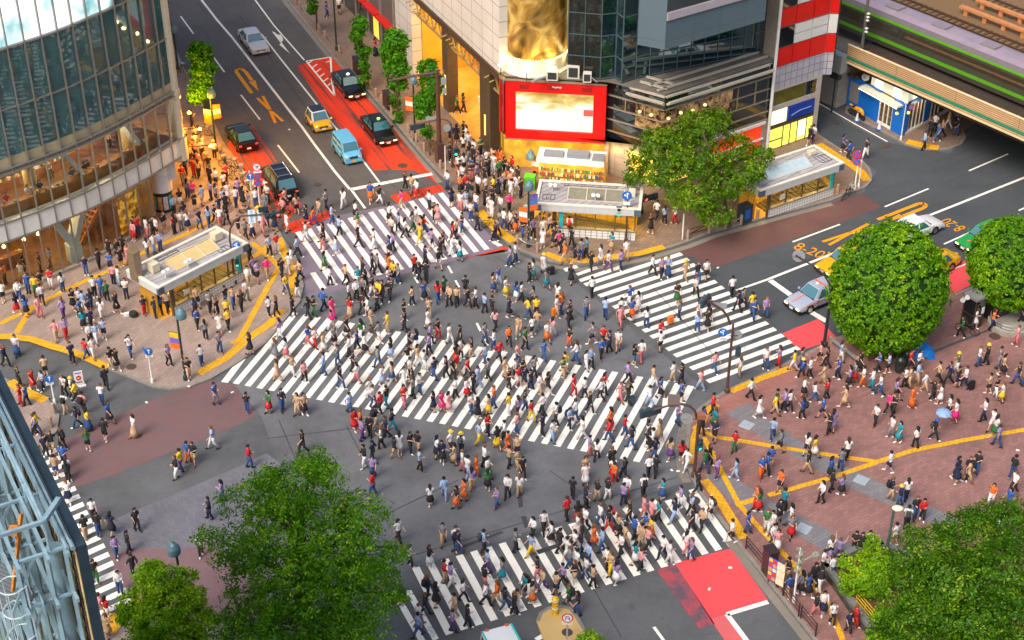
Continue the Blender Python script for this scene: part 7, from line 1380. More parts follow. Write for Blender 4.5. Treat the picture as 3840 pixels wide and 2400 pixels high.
# railings, notice boards and box along the lower right kerb
rail_m = mat('railing_dark', srgb(64, 48, 50), .5, .3, var=.15)
def railing(p0, p1, lab, n=1):
    a, b = Gz(*p0), Gz(*p1); T = thing('railing', lab, 'railing', a, 0, 'dark kerb railings'); mb = MB()
    for q in (a, b): mb = MB(); mb.tube([q, q + Vector((0, 0, .95))], .045, 8); mb.build('post', rail_m, T)
    mb = MB()
    for z in (.35, .62, .9): mb.tube([a + Vector((0, 0, z)), b + Vector((0, 0, z))], .028, 6)
    mb.build('rail', rail_m, T)
    return T
c3 = lambda x, y: (2500 + x / 1.543, 1900 + y / 1.543)
railing(c3(458, 243), c3(552, 355), 'dark kerb railing left of the brown box at the front crossing'); railing(c3(672, 515), c3(762, 635), 'dark kerb railing behind the white ornate lamp post'); railing(c3(775, 645), c3(860, 750), 'dark kerb railing nearest the bottom edge of the photo')
p = Gz(*c3(590, 385)); t = thing('kerb_box', 'tall brown box on the kerb between railing and notice boards', 'cabinet', p); mb = MB(); mb.box(p, .75, .6, 1.75, ANG_C); bevel(mb.build('casing', mat('box_brown', srgb(70, 48, 48), .5, .1, var=.15), t), .03); mb = MB(); mb.box(p + Vector((0, 0, 1.75)), .82, .66, .08, ANG_C); mb.build('lid', rail_m, t)
def board(px, lab, m_back, rows_, w_=.8, h_=1.6):
    p = Gz(*px); t = thing('notice_board', lab, 'notice board', p); n = Vector((DC.y, -DC.x, 0)); n = -n if n.x > 0 else n; n = (n * .75 + TOCAM(p) * .7).normalized(); c = p + Vector((0, 0, .3 + h_ / 2)); plate(t, c, w_, h_, '', m_back, black_m, .1, n, name='panel'); M = face_matrix(c, n); mb = MB()
    for i, k in enumerate(rows_):
        y = h_ / 2 - (i + .5) * h_ / len(rows_)
        for j in range(3): x = (-.33 + .33 * j) * w_; mb.poly([M @ Vector((x + a * w_ * .14, y + b_ * h_ / len(rows_) * .38, .012)) for a, b_ in ((-1, -1), (1, -1), (1, 1), (-1, 1))], (k + j) % 4 if k >= 0 else 3)
    mb.build('printed_panel', [mat('print_yellow', srgb(240, 196, 60), .5), mat('print_red', srgb(214, 60, 60), .5), mat('print_orange', srgb(236, 150, 60), .5), mat('print_pale', srgb(226, 222, 206), .5, var=.2, scale=9)], t); mb = MB()
    for x in (-.42, .42): mb.tube([M @ Vector((x * w_, -h_ / 2 - .3, -.05)), M @ Vector((x * w_, h_ / 2, -.05))], .03, 6)
    mb.build('leg', rail_m, t)
board(c3(612, 455), 'blue edged notice board with yellow and red printed squares', mat('board_blue', srgb(36, 96, 190), .4), (0, 1, 2, 0, 1)); board(c3(648, 480), 'cream notice board right of the blue edged one', mat('board_cream', srgb(226, 206, 150), .5), (-1, -1, -1), .5)
# planter with soil and bamboo rails under the bottom right trees
pw_px = [(3078, 2152), (3120, 2200), (3180, 2290), (3275, 2420), (3400, 2560)]
pl_ = [Gz(*p) for p in pw_px]; mb = MB()
for a, b in zip(pl_, pl_[1:]):
    d = (b - a).normalized(); o = Vector((-d.y, d.x, 0)) * .18
    if o.x < 0: o = -o
    mb.prism([a, b, b + o * 2, a + o * 2], .1, .85)
back = [Gz(*p) for p in ((3078, 2152), (3140, 2110), (3200, 2080), (3300, 2060), (3400, 2100))]
for a, b in zip(back, back[1:]):
    d = (b - a).normalized(); o = Vector((-d.y, d.x, 0)) * .18
    mb.prism([a, b, b - o * 2, a - o * 2], .1, .85)
t = thing('planter', 'long concrete planter wall under the trees at the bottom right', 'planter', pl_[1]); mb.build('planter_wall', mat('planter_wall', srgb(112, 114, 112), .8, var=.2, scale=2), t)
mb = MB(); mb.prism([Vector((p.x, p.y, 0)) for p in pl_] + [Gz(4200, 2560), Gz(4200, 2150)] + [Vector((p.x, p.y, 0)) for p in reversed(back)], .12, .6); mb.build('soil', mat('soil', srgb(96, 74, 44), .95, var=.4, scale=4, bump=.6, bscale=8), t)
p0, p1 = G(3160, 2190, .7), G(3290, 2345, .7); t = thing('bamboo_rail', 'yellow bamboo rails along the planter soil', 'railing', p0); mb = MB()
for k in range(4): o = Vector((.12 * k, .04 * k, .05 * k)); mb.tube([p0 + o, p1 + o], .03, 6)
mb.build('pole', mat('bamboo', srgb(206, 170, 50), .5, var=.2, scale=8), t); mb = MB()
for k in range(4): q = p0.lerp(p1, (k + .3) / 4); mb.tube([(q.x + .15, q.y, .5), (q.x + .15, q.y, .95)], .03, 6)
mb.build('stake', mat('bamboo', srgb(206, 170, 50)), t)
# phone booths, bench, bins and tarpaulin by the dome trees
p = Gz(3640, 1216); T = thing('phone_booth', 'dark glass phone booth with grey roof beside the right dome trees', 'phone booth', p); rz_ = ANG_B; hb_ = 2.3
mb = MB()
for x, y in ((-.45, -.5), (.45, -.5), (.45, .5), (-.45, .5)): a = Vector((x * cos(rz_) - y * sin(rz_), x * sin(rz_) + y * cos(rz_), 0)); mb.bar(p + a, p + a + Vector((0, 0, hb_)), .08)
for z in (0, 1.0, 2.2): mb.box(p + Vector((0, 0, z)), .98, 1.08, .08, rz_)
mb.build('frame', mat('booth_frame', srgb(70, 62, 54), .5, .3), T); mb = MB(); mb.box(p + Vector((0, 0, .08)), .9, 1.0, 2.1, rz_); mb.build('booth_glass', dark_glass('booth_glass', srgb(22, 26, 26), .1), T); mb = MB(); mb.box(p + Vector((0, 0, hb_)), 1.1, 1.2, .16, rz_); mb.build('booth_roof', tile_mat('booth_roof', srgb(136, 138, 140), srgb(126, 128, 130), srgb(96, 98, 100), .1, 3, rot=rz_, offset=0), T)
mb = MB(); fdir = Vector((sin(rz_), -cos(rz_), 0)); mb.box(p + fdir * .55 + Vector((-.2, 0, 1.1)), .3, .02, .75, rz_, 0); mb.box(p + fdir * .55 + Vector((.2, 0, 1.2)), .26, .02, .5, rz_, 1); mb.build('booth_notice', [mat('booth_green', srgb(80, 170, 30)), white_m], T)
p2 = Gz(3730, 1180); T = thing('phone_booth', 'black booth behind the grey roofed phone booth', 'phone booth', p2); mb = MB(); mb.box(p2, 1.8, 1.3, 2.4, rz_); bevel(mb.build('casing', mat('booth_black', srgb(38, 36, 36), .5, .1, var=.2), T), .08); mb = MB(); mb.box(p2 + Vector((0, 0, 2.4)), 1.95, 1.4, .14, rz_); mb.build('booth_roof', dkmetal, T); mb = MB(); mb.box(p2 + fdir * .66 + Vector((0, 0, .2)), 1.2, .04, 1.9, rz_); mb.build('door', dark_glass('booth_glass', srgb(22, 26, 26)), T)
for (x, y), lab in (((3629, 1108), 'round white loudspeaker on the near phone booth roof'), ((3612, 1118), 'second white loudspeaker left of the round one on the booth roof')):
    c = at_px(p, x, y); t = thing('loudspeaker', lab, 'loudspeaker', c); mb = MB(); mb.tube([c, c + TOCAM(c) * .3], [.08, .18], 12); mb.build('horn', white_m, t); mb = MB(); mb.tube([c - TOCAM(c) * .12, c + TOCAM(c) * .02], .09, 10); mb.build('driver', grey_m, t)
p = Gz(3785, 1220); T = thing('round_planter', 'round planter with steel rings under the right dome tree', 'planter', p); mb = MB(); mb.lathe([(1.5, 0), (1.5, .35), (1.3, .4), (1.25, .25), (.001, .25)], p, 28); mb.build('planter_wall', conc, T); mb = MB()
for z in (.55, .8): mb.tube([p + Vector((1.35 * cos(a), 1.35 * sin(a), z)) for a in [i * pi / 14 for i in range(29)]], .035, 6)
for k in range(8): a = k * pi / 4; mb.tube([p + Vector((1.35 * cos(a), 1.35 * sin(a), .3)), p + Vector((1.35 * cos(a), 1.35 * sin(a), .82))], .03, 6)
mb.build('steel_ring', steel, T)
for (x, y), lab in (((3372, 1392), 'dark capsule bin beside the dome tree, the nearer of two'), ((3396, 1366), 'dark capsule bin partly behind the other at the dome tree')):
    p = Gz(x, y); t = thing('litter_bin', lab, 'bin', p, 0, 'capsule bins'); mb = MB(); mb.lathe([(.3, 0), (.34, .2), (.36, .7), (.3, .98), (.16, 1.12), (.001, 1.16)], p, 16); smooth_by_angle(mb.build('shell', mat('bin_green', srgb(54, 62, 60), .35, .4, var=.15), t), 30); mb = MB(); mb.box(p + TOCAM(p) * .33 + Vector((0, 0, .68)), .3, .06, .14, 0); mb.build('opening', black_m, t)
R_ = random.Random(5); p = Gz(3448, 1325); mb = MB(); n1 = 14; vs = []; fs = []
for i in range(n1):
    for j in range(n1): u, v = i / (n1 - 1) - .5, j / (n1 - 1) - .5; h = max(0, 1 - 3.4 * (u * u + v * v)); vs.append((p.x + u * 1.9, p.y + v * 1.5, p.z + .02 + .75 * h ** .7 + R_.uniform(-.07, .07) * (h + .3)))
for i in range(n1 - 1):
    for j in range(n1 - 1): a = i * n1 + j; fs.append((a, a + n1, a + n1 + 1, a + 1))
mb.add(vs, fs); tag(mb.build('tarpaulin', mat('blue_tarp', srgb(14, 120, 210), .4, var=.12, scale=3)), 'crumpled bright blue tarpaulin over a heap at the dome tree', 'tarpaulin')
inlay([(3432, 1342), (3560, 1290), (3712, 1232), (3716, 1240), (3560, 1300), (3440, 1350)], mat('step_edge', srgb(74, 70, 72), .8, var=.2))
q0, q1 = Gz(3112, 1286), Gz(3212, 1365); t = thing('low_rail', 'low grey rail round the planting under the dome tree', 'railing', q0); mb = MB(); mb.bar(q0 + Vector((0, 0, .4)), q1 + Vector((0, 0, .4)), .1, .2); mb.build('rail', grey_m, t); mb = MB()
for f in (0, .5, 1): mb = MB(); mb.box(q0.lerp(q1, f), .25, .25, .55); mb.build('post', bol_m, t)
b = Gz(2081, 2303); T = thing('island_bollard', 'yellow patterned bollard at the tip of the traffic island', 'bollard', b); mb = MB(); mb.lathe([(.17, 0), (.17, .9), (.2, 1.0), (.2, 1.15), (.1, 1.25), (.001, 1.27)], b, 16); mb.build('post', mat('bollard_yellow', srgb(232, 176, 20), .5, var=.5, scale=9), T); mb = MB(); mb.lathe([(.178, .45), (.178, .55)], b, 16); mb.lathe([(.206, 1.02), (.206, 1.1)], b, 16); mb.build('reflector', white_m, T)
b = Gz(2650, 905); T = thing('fence_panel', 'low dark fence panel at the kerb under the big spreading tree', 'fence', b); a_, c_ = Gz(2575, 893), Gz(2655, 870); mb = MB()
for z in (.3, .7): mb.tube([a_ + Vector((0, 0, z)), c_ + Vector((0, 0, z))], .03, 6)
mb.bar(a_ + Vector((0, 0, .2)), c_ + Vector((0, 0, .75)), .05); mb.build('rail', rail_m, T)
p = Gz(2790, 830); T = thing('vending_cabinet', 'dark cabinet and rubbish bags at the front corner of the right shelter', 'cabinet', p); mb = MB(); mb.box(p, .9, .7, 1.5, ANG_B); mb.build('casing', mat('cab_teal', srgb(46, 62, 70), .5, .2, var=.2), T); mb = MB(); mb.box(p + Vector((sin(ANG_B), -cos(ANG_B), 0)) * .36 + Vector((0, 0, .4)), .5, .03, .8, ANG_B); mb.build('door', sign_blue, T)
p = Gz(502, 1185); T = thing('luggage', 'black bag and white box left on the plaza beside the shelter', 'bag', p); mb = MB(); mb.lathe([(.2, 0), (.34, .12), (.3, .3), (.1, .4), (.001, .4)], p, 12); mb.build('bag', black_m, T); mb = MB(); mb.box(p + Vector((-.5, .05, 0)), .4, .3, .2, .4); mb.build('box', white_m, T)
# scraps of litter on the road
for k, (x, y) in enumerate(((1834, 1540), (1430, 1455), (708, 1450), (872, 1472), (2519, 1764), (2543, 1768), (2668, 1862), (3816, 1690), (2692, 1005), (550, 1510), (3218, 2085), (1990, 2190), (2738, 2130), (2660, 2210), (1085, 487), (2380, 1620))):
    p = Gz(x, y); mb = MB(); mb.box((p.x, p.y, p.z + .026), .22, .14, .03, k * 1.3, taper=.8); tag(mb.build('litter_scrap', white_m), 'white paper scrap lying on the ground', 'litter', 'paper scraps')
# ================================================================== people
PC = {'w': ('white', srgb(226, 226, 228)), 'k': ('black', srgb(38, 38, 44)), 'n': ('navy', srgb(30, 40, 74)), 'b': ('blue', srgb(44, 92, 170)), 'l': ('pale-blue', srgb(150, 178, 216)), 'g': ('grey', srgb(122, 124, 130)), 'r': ('red', srgb(196, 34, 40)), 'p': ('pink', srgb(220, 150, 156)), 'm': ('magenta', srgb(226, 40, 130)), 'y': ('yellow', srgb(232, 196, 40)), 'o': ('orange', srgb(222, 106, 36)), 'e': ('beige', srgb(190, 160, 126)), 'v': ('lilac', srgb(150, 130, 180)), 't': ('teal', srgb(24, 140, 160)), 'G': ('green', srgb(44, 110, 62))}
BT = dict(PC); BT['b'] = ('blue', srgb(50, 82, 134)); BT['p'] = ('pink', srgb(206, 120, 124)); BT['v'] = ('purple', srgb(96, 60, 130))
TILES = {  # origin of the measured tile, scale, then feet position and clothing of every person seen in it
'Q': (500, 450, 3.36, "665,290,wk 625,330,wb 640,440,ek 700,470,kk 790,300,wk 790,400,we 880,420,we 870,480,wk 1030,490,wkH 745,480,ek 790,500,pk 720,560,ek 665,700,bk 830,640,pk 900,610,ee 770,720,rr 960,690,kg 830,730,ek 970,800,nk 1175,790,rk 630,820,rg 700,940,ek 690,990,gb 760,1000,mb 880,1080,le 985,1010,vn 1050,1060,gk 1140,1100,lS 1200,1030,wS 1150,900,wk 1300,1100,wb 1330,980,vv 1390,1090,kk 1050,850,wn 780,1140,kk 600,1100,kw 520,1200,lk 430,1080,gk 310,1100,kk 400,1410,ksB 525,1440,rkB 610,1390,wg 695,1400,wn+ 650,1280,ng 840,1370,nb 960,1340,lb 1040,1310,kk 1090,1200,nb 1190,1340,kk 1100,1350,wp 1170,1180,kk 1460,1130,gg 1555,970,wk 1550,1110,wb 1700,1060,wk 1680,980,ww 1640,950,rk 1790,1410,knr 1690,1350,kk 1510,1480,wn+ 1640,1450,pp 1330,1440,nk 1420,1490,gk 1590,1300,yk 1670,1150,gg 1920,1100,pk 1890,1230,pk 1950,1200,kp 1940,1420,ww 180,1490,wp 260,1480,kk 300,1480,wk 30,1480,rk 70,1470,rb"),
'A': (0, 600, 2.52, "40,1350,wk 275,1260,bbB 345,1280,yG 395,1240,ke 490,1220,rw 600,1250,wb 405,1370,wk 170,1460,nr 260,1480,bk 190,1340,wb 380,1490,pp 610,1500,vv 700,1420,kS 760,1400,wy 800,1430,lw 870,1410,nb 900,1300,wk 970,1300,bb 1020,1340,Gk 1110,1450,kk 970,1510,ww 770,1500,bk 850,1505,kp 1200,1310,wn 1080,1180,pk 1130,1200,wl 1050,1060,bk 1150,1010,kk 1220,1000,pp 820,1090,nb 945,1030,kk 1040,920,kk 1120,930,kk 1175,890,kk 1270,770,pr 1460,890,wl 1520,860,lb 1400,920,wg 1520,1470,bk 1590,1440,wk 1480,1490,kk 1500,1400,gk 1370,1470,kr 1870,1400,es 2140,1380,kb 2210,1390,eb 2330,1330,wg 2350,1200,we 2290,1430,kk 1850,1500,bkB 1990,1440,gk 2060,1510,kk 2150,1510,yk 2400,1100,vk 2370,1000,kk"),
'B': (960, 600, 2.52, "390,520,es 300,520,pk 480,600,kn 550,620,ov 600,560,eg 670,470,gn 720,610,lb 830,460,ww 1085,400,bo 1170,420,kw 1380,470,me 1410,280,kk 1470,330,eg 1520,360,wr 480,780,ww 130,910,lk 200,880,rw 110,1120,me 20,1160,vk 250,1120,kkB 320,1080,ww 340,1010,we 395,920,lk 420,1140,ek 290,1280,ybB 400,1300,kw 650,1050,GS 640,780,kk 640,850,kp 760,900,wl+ 790,720,lk 940,560,wk 970,830,kk 960,650,Ge 1120,850,ww 1260,600,wk 1290,720,wk 1350,680,lk 1410,740,wk 1480,680,gG 1520,640,ww 1560,720,ee 1590,700,rb 1550,790,yy 1660,840,vk 1690,580,kk 1720,600,pS 1640,470,wk 1770,850,kk 1850,900,ww 1860,760,rk 1900,740,es 1950,680,kb 1870,900,rk 1930,960,wt+ 1730,1040,kw 1740,920,kk 700,1190,wk 850,1170,ek 1010,1120,kk 1150,1080,gk 1100,1070,nk 1260,900,bn 1300,860,vk 1260,1080,oo 1300,1150,yk 1350,1170,gb 1500,1080,rk 1550,1150,kk 1610,1160,kk 1600,1000,nk 970,1200,tw 880,1340,wk 950,1330,wk 1020,1300,gk 1100,1300,kw 1040,1230,kk 1200,1340,kk 1250,1200,wv 1270,1330,kk 1160,1340,yk 1150,1420,nk 640,1420,bn 890,1490,re+ 1010,1460,kk 1060,1480,ww 1480,1380,ek 1590,1340,bk 1720,1350,rb 1830,1380,ek 1780,1300,Gk 1980,1280,kk 1900,1380,ek 2000,1400,kk 2080,1400,wk 2160,1450,lk 2240,1260,eb+ 2290,1190,bl 2360,1300,wy+ 2230,1480,kk 2390,1490,nk 1640,1490,ee 1400,1510,kk 130,1480,wk 200,1480,kk 350,1480,kk 550,1480,kG 500,1500,kk 720,1500,mm 2400,1010,vb 2260,770,kk 2090,670,kk 1850,450,nk 2030,570,wb 1930,490,wp"),
'R': (1600, 350, 2.749, "250,520,nk 310,520,kk 385,470,kk 410,520,ww 380,620,wk 430,600,ww 485,660,wk 555,650,Gk 310,730,kk 240,700,kk 385,820,wk 330,830,wo+ 460,850,bb 440,700,kg 480,740,kk 540,760,kk 620,770,wk 640,860,kk 540,840,gk 690,830,ww 680,760,ew 720,750,oo 760,760,oo 750,880,Gk 800,850,kk 840,900,ko 880,830,rk 370,940,wk 345,900,kw 460,910,kp 520,930,vn 600,950,kk 400,1030,rk 350,1040,ok 530,1040,wk 460,1110,kg 430,1100,nk 610,1050,wb 690,1050,yk 760,1040,vw 740,1080,kk 800,1000,ek 860,1000,pw 880,940,wk 940,950,kk 930,1040,ww 970,1080,kn 870,1090,ww 640,1230,wS 600,1170,kk 680,1160,kk 760,1240,wg 850,1230,mk 510,1230,wb 450,1300,wb 350,1220,kw 400,1210,lw 260,1170,bk 215,990,wb 670,1290,ww 795,1400,wb 865,1420,wk 920,1440,no+ 990,1490,nbB 1095,1500,vk 1190,1400,kk 1265,1450,wb 1200,1500,wS 1310,1500,kk 1085,1330,rk 1110,840,wk 1575,900,rr 1660,900,bk 730,1490,gk"),
'C': (1920, 600, 2.52, "190,760,vk 290,830,wS 400,820,kS 450,860,mk 480,880,kk 540,720,rk 560,820,kk 500,990,oe 590,980,nk 650,950,gb 705,930,tk 745,1050,kk 840,990,wS 910,1050,wv 940,870,te 1030,1045,vn 1075,950,we 555,1180,kk 300,1080,wSH 200,1140,wt+ 160,1160,kk 330,1220,gt+ 30,980,wb 755,1300,wk 90,1340,wk 40,1340,bw 200,1380,gk 230,1490,yk 150,1500,yb 430,1360,we 420,1490,we 470,1450,ob 550,1510,kk 700,1490,gb 880,1505,lb 1110,1390,bw 1190,1440,wS 1130,1510,bo 1030,1505,wp 1325,1085,wk 1410,1120,vk 1470,1100,lb+ 1635,1145,eeH 1750,1150,kb 1830,1140,wk 1555,1360,kG 1730,1300,wk 2075,1300,wk 2130,1440,nk 2180,1400,gk 2260,1450,yb 2280,1510,bb 2390,1500,vb 1580,1510,gn 1760,1510,ww 1860,1510,kk 1310,700,kS 1365,570,wk 1440,610,lk 1540,610,wr"),
'D': (0, 1200, 2.52, "170,340,wb+ 60,440,nk 320,660,rS 415,670,lk 440,540,ek 630,180,vr 540,200,pe 800,100,tk 870,80,nk 920,220,lw 990,180,ls 860,230,wk 690,410,nk 820,370,rb 890,370,ww 1060,460,ke 1110,470,kk 1240,350,wbB 1600,430,vk 1790,560,ke 1910,430,wb 2080,310,gb 1950,190,gk 2080,130,wS 2160,100,yk 1870,90,bk 2370,330,kS 1010,650,kk 970,800,wb 630,890,weB 620,720,wkB 690,740,wkHB 730,790,yk 740,1020,kbB 800,900,pkB 840,1050,yb+ 1040,980,bk 840,1240,Gs 1000,1150,ks 1280,1110,we+ 2040,800,bg 2340,880,kb 210,810,rr 265,810,bk 190,640,kk 340,1090,vk 360,1080,yb 505,1270,ks 600,1220,kkB 620,1400,bs 650,1500,wk 440,1300,nk 2020,1220,lw 1840,1370,ke 1780,1350,bo 1720,1430,yv 1680,1500,kw 2360,1400,rb 540,1490,es"),
'E': (960, 1200, 2.52, "190,380,gS 290,370,wp+ 210,580,eS 350,530,ew 460,590,pk 500,250,bp 560,270,wr 230,180,vw 650,520,lb 720,100,mw 860,160,kS 740,240,gk 640,310,ew 780,430,gb 800,650,nb 890,360,wk 960,280,bk 1030,330,wk 1000,200,Gw 920,490,nk 960,600,wp 1160,210,gw 1250,130,ye 1280,370,kl+ 1160,460,gb 1190,620,wl+ 1290,590,eb+ 1410,110,kk 1090,70,ee 1450,290,nk 1440,440,kw 1530,440,ew 1520,300,nw 1590,480,ww 1640,330,vk 1650,230,vk 1400,640,ww 1460,560,wk 1490,740,gk 1550,700,wb 1630,90,wS 1720,180,kr 1830,230,ww 1800,550,nk 1860,560,kk 1690,560,nb 1930,240,kk 1890,400,kr 1930,370,wk 2040,360,ke 1900,520,re 2000,560,rk 2170,430,lb 2160,220,gb 2250,290,wb 2260,100,pk 2390,250,ok 2300,400,rk 2100,640,ll 2200,570,gk 2350,560,ee 2390,660,kk 2250,830,ob 1075,750,wS 1110,830,wb 1240,830,kt 1400,830,rp 1680,870,nS 1755,870,mS 1820,880,pS 1890,750,wk 1990,740,wr 2030,900,wb 2100,940,nk 2060,700,kk 2200,900,ey 2390,900,yw 890,890,lb 130,880,Gr+ 250,860,nb 400,900,ee 460,900,ek 930,1050,rr 990,1060,oo 1080,1100,kk 1130,1020,keB 1180,880,rk 1290,1050,kt 1000,1140,vv 1190,1220,wkB 1230,1120,nk 1310,1310,ks 1360,1270,wS 1460,1260,kk 1530,1260,ke 1550,1430,lk 1710,1310,wk 1760,1350,nk 1840,1260,wsH 1940,1280,wnHB 1030,1400,kw 1110,1350,nk 1110,1500,vb 450,1260,kk 1880,1370,eS 1950,1440,wpB 2080,1480,oo 2160,1400,wk 2190,1510,wG 2110,1180,ly 2190,1100,rk 2280,1230,ky 2350,1150,wk 2390,1400,ek 2380,1250,oo 2000,1505,wl"),
'F': (1920, 1200, 2.52, "50,420,pb 100,560,kk 210,540,gk 30,560,wk 190,160,wk 120,280,Gk 60,160,ee 240,110,eg 330,210,wo+ 380,170,pw 300,390,bb 540,80,kk 545,260,ko 610,410,wbr 700,480,ww 500,500,ye 480,560,Ge 740,460,lk 760,230,gn 840,370,bk 860,250,rk 920,310,nk 1000,300,we 1150,440,ks 1220,400,wp 1090,600,vk 1020,70,pp 1330,640,ew 1520,590,we 1400,190,rw 1400,300,wk 1780,670,pl 1600,620,kk 1590,780,bk 1400,740,bk 1300,820,wl 1270,80,wb 1750,120,lb 1840,100,kk 1910,500,pb 2150,540,we 2390,470,wb 2250,750,wk 2330,930,wS 580,720,rr 690,740,wk 730,880,kk 840,760,wk 870,700,rk 1020,780,pp 1100,800,kk 340,700,kk 260,720,we 120,640,nk 60,640,rw 180,660,kn 120,860,kb 290,900,wk 420,990,wkB 540,1030,lkB 600,960,wb 660,1130,ww 180,960,ry 60,930,vk 290,1100,nk 380,1160,wl 50,1080,pb 930,1040,or 920,1150,rb 1060,1100,rb 1130,1220,kb 1280,1100,kw 1290,1220,kk 1350,1340,nb 1330,1240,wk 1390,1150,eS 730,1290,vp 800,1330,wk 1490,1330,ev+ 1560,990,vb 1600,1350,rk 1650,1420,ww 1800,1020,bn 1890,900,rk 1910,1030,tG 1910,1150,nk 2100,1250,rG 1860,1380,kk 1790,1090,kk 1820,1440,Gb 690,1500,eS 950,1505,wr 940,1420,kk 1290,1490,wk 1350,1490,kk 100,1500,kk 50,1300,ek 50,1430,ee 2350,1500,bo 2400,1480,bk 1060,1510,kk 1930,1500,vv 2110,1510,ll"),
'H': (2880, 1200, 2.52, "100,450,vr 240,480,yw 310,460,gb 390,560,wk 490,400,pk 550,450,kk 680,400,lw 520,620,ee 660,560,bn 320,560,bkH 330,730,wk 430,780,wb 550,750,rk 70,860,Gk 60,900,ye 150,870,vk 200,860,wk 320,940,bkB 510,930,bn 570,1080,kk 600,1060,vS 720,830,eS 760,640,vk 810,600,gr 890,640,wo 980,660,wt 1050,720,wb 860,500,kk 1040,500,bk 1130,510,lk 1200,760,vk 1130,890,mk 1180,900,kk 1330,640,ee 1290,640,wk 1350,830,oo+ 1330,490,rk 1410,490,wb 1400,610,le 1470,690,we 1600,600,ek 1545,760,kk 1620,800,wS 1700,610,nk 1780,500,GwH 1780,640,kn 1850,650,wn 1980,440,wb 2060,420,kkH 2170,460,gg 2210,530,ek 2080,700,es 2140,740,kw 2200,780,wy+ 2350,610,kb 2410,640,wb 1700,920,wk 1760,970,wm+ 1010,1000,wk 1160,1110,wg 1230,1160,tt 1390,1210,wk 1560,1140,kkHB 2030,960,wn 2110,1050,ww 2160,1200,vb 2130,1110,wG 360,1280,wk 430,1300,yw 740,1330,wk 680,1420,gb 1140,1440,wn 580,1500,bk 370,1450,ke 110,1250,gk 40,1130,lb 20,1400,be 1770,1510,bn+ 1880,1510,kk 1960,1460,kb 2300,1500,kb 1820,170,GkB 1945,80,wS 2110,100,on 2340,250,pp 2380,40,kk"),
'J': (2880, 0, 2.52, "700,1440,bk 920,1500,kw 760,1512,bk 1465,1420,lk 1600,1340,bb 1520,1300,kk 1570,1250,wk 1640,1300,ek 1700,1220,ew 1780,1280,kb 1770,1200,bk 390,1370,kk 415,1360,wv"),
'K': (960, 0, 2.52, "670,170,bb 790,130,wk 1130,530,rn+ 1900,1080,Gk 1960,1060,kk"),
'I': (0, 0, 2.52, "1710,1230,es 1820,1215,nk 1910,1440,we"),
'L': (0, 1800, 2.52, "655,210,wn+ 890,380,wk 940,520,kb 1065,520,nk 1300,480,kk 1105,740,vb 1220,690,kk 820,560,ke 1140,1070,wb 910,970,kG 1020,1320,rw 1030,1490,ee 960,1300,pe 1905,720,wk 1990,370,kn 2110,210,vb 1270,920,kk 650,20,kk"),
'M': (960, 1800, 2.52, "1110,150,rb 1780,180,ll 1650,250,wk 1900,270,ko+ 1970,200,oo 2040,100,ve 2190,100,Gk 2280,270,vb 2380,170,wk 1350,590,wk 1460,820,wk 1770,610,ge 1890,660,wk 1910,700,nbB 2150,690,lkB 1640,830,kw+ 1780,970,re 1620,1120,nkB 1600,1280,kn 1700,1200,kS 1840,1010,vw 1960,1150,wk 1880,1300,ee 2190,880,lv 2160,1030,kp 2170,1190,wk 2280,1180,oe 2350,1230,kb 2330,960,gt 2000,1400,kk 1540,1480,lb 1540,1380,wg 1860,1440,vv"),
'N': (1920, 1800, 2.52, "70,160,we 570,180,kk 800,200,ke 900,190,kw 690,60,wS 690,280,nk 960,40,or 1080,170,wo 1050,240,vn 1240,170,wkB 1250,160,ek 1420,190,tb+ 1750,130,kk 1870,370,wsB 1590,260,vw 1690,330,lk 1700,480,kk 1790,480,ek 1530,400,nl 1240,360,pp 1380,400,tk 1310,400,pp 1110,400,kk 520,380,rk 620,420,kr 690,480,wk 620,540,ww 830,440,wb 920,450,wwr 910,500,kr 1000,520,ek 300,500,wk 370,600,wk 200,560,wk 30,680,gk 180,720,ly 450,680,kk 520,760,ww 590,690,wk 650,690,nb 660,600,ke 770,630,oS 850,680,lb 540,850,gb 610,880,wk 630,760,gt 700,930,wb 720,800,lb 1060,640,ee 1030,720,wk 1150,560,bk 1260,520,bk 1310,560,yo 1220,640,ee 1280,660,pk 1160,800,tw 1210,860,pk 1420,740,wn 1480,800,ww 1640,690,wp 1690,760,vb 2070,590,ws 2220,500,bb 2330,310,Gr 2310,280,or 2400,500,Gw 900,850,wk 930,900,ey 980,990,vw+ 760,1020,ek 240,940,kp 290,1050,ev 410,1090,en 480,1000,vk 590,980,ke 120,1110,tkB 190,1180,eo 20,1280,kk 50,1240,ew 540,1200,GkB 620,1280,kb"),
'O': (2880, 1800, 2.52, "110,110,on 500,220,wk 590,110,kk 690,150,vk 1150,190,neB 1240,250,nbH 1300,200,wn 1380,370,kb 1450,380,rk 1770,40,nS 1880,20,ee 2260,290,bb 2310,130,wk 2100,240,ow 2200,440,kw 2290,520,bk 1300,470,wkB 1190,620,we 100,400,kkB 140,300,tk 210,440,wg 210,550,gr 40,620,wb 80,690,pw+ 30,500,ww 660,760,vvU 810,700,kkP 870,720,kk 940,690,wk 580,760,wk 510,880,wk 600,930,wb 560,860,vw 670,880,kk 190,1110,beB 180,960,ks 310,1090,gk 370,1100,bk 430,1010,kk 490,1060,kw 510,1270,wn+ 440,1290,kp 600,1370,wkB 750,1450,nk 810,1400,rr")}
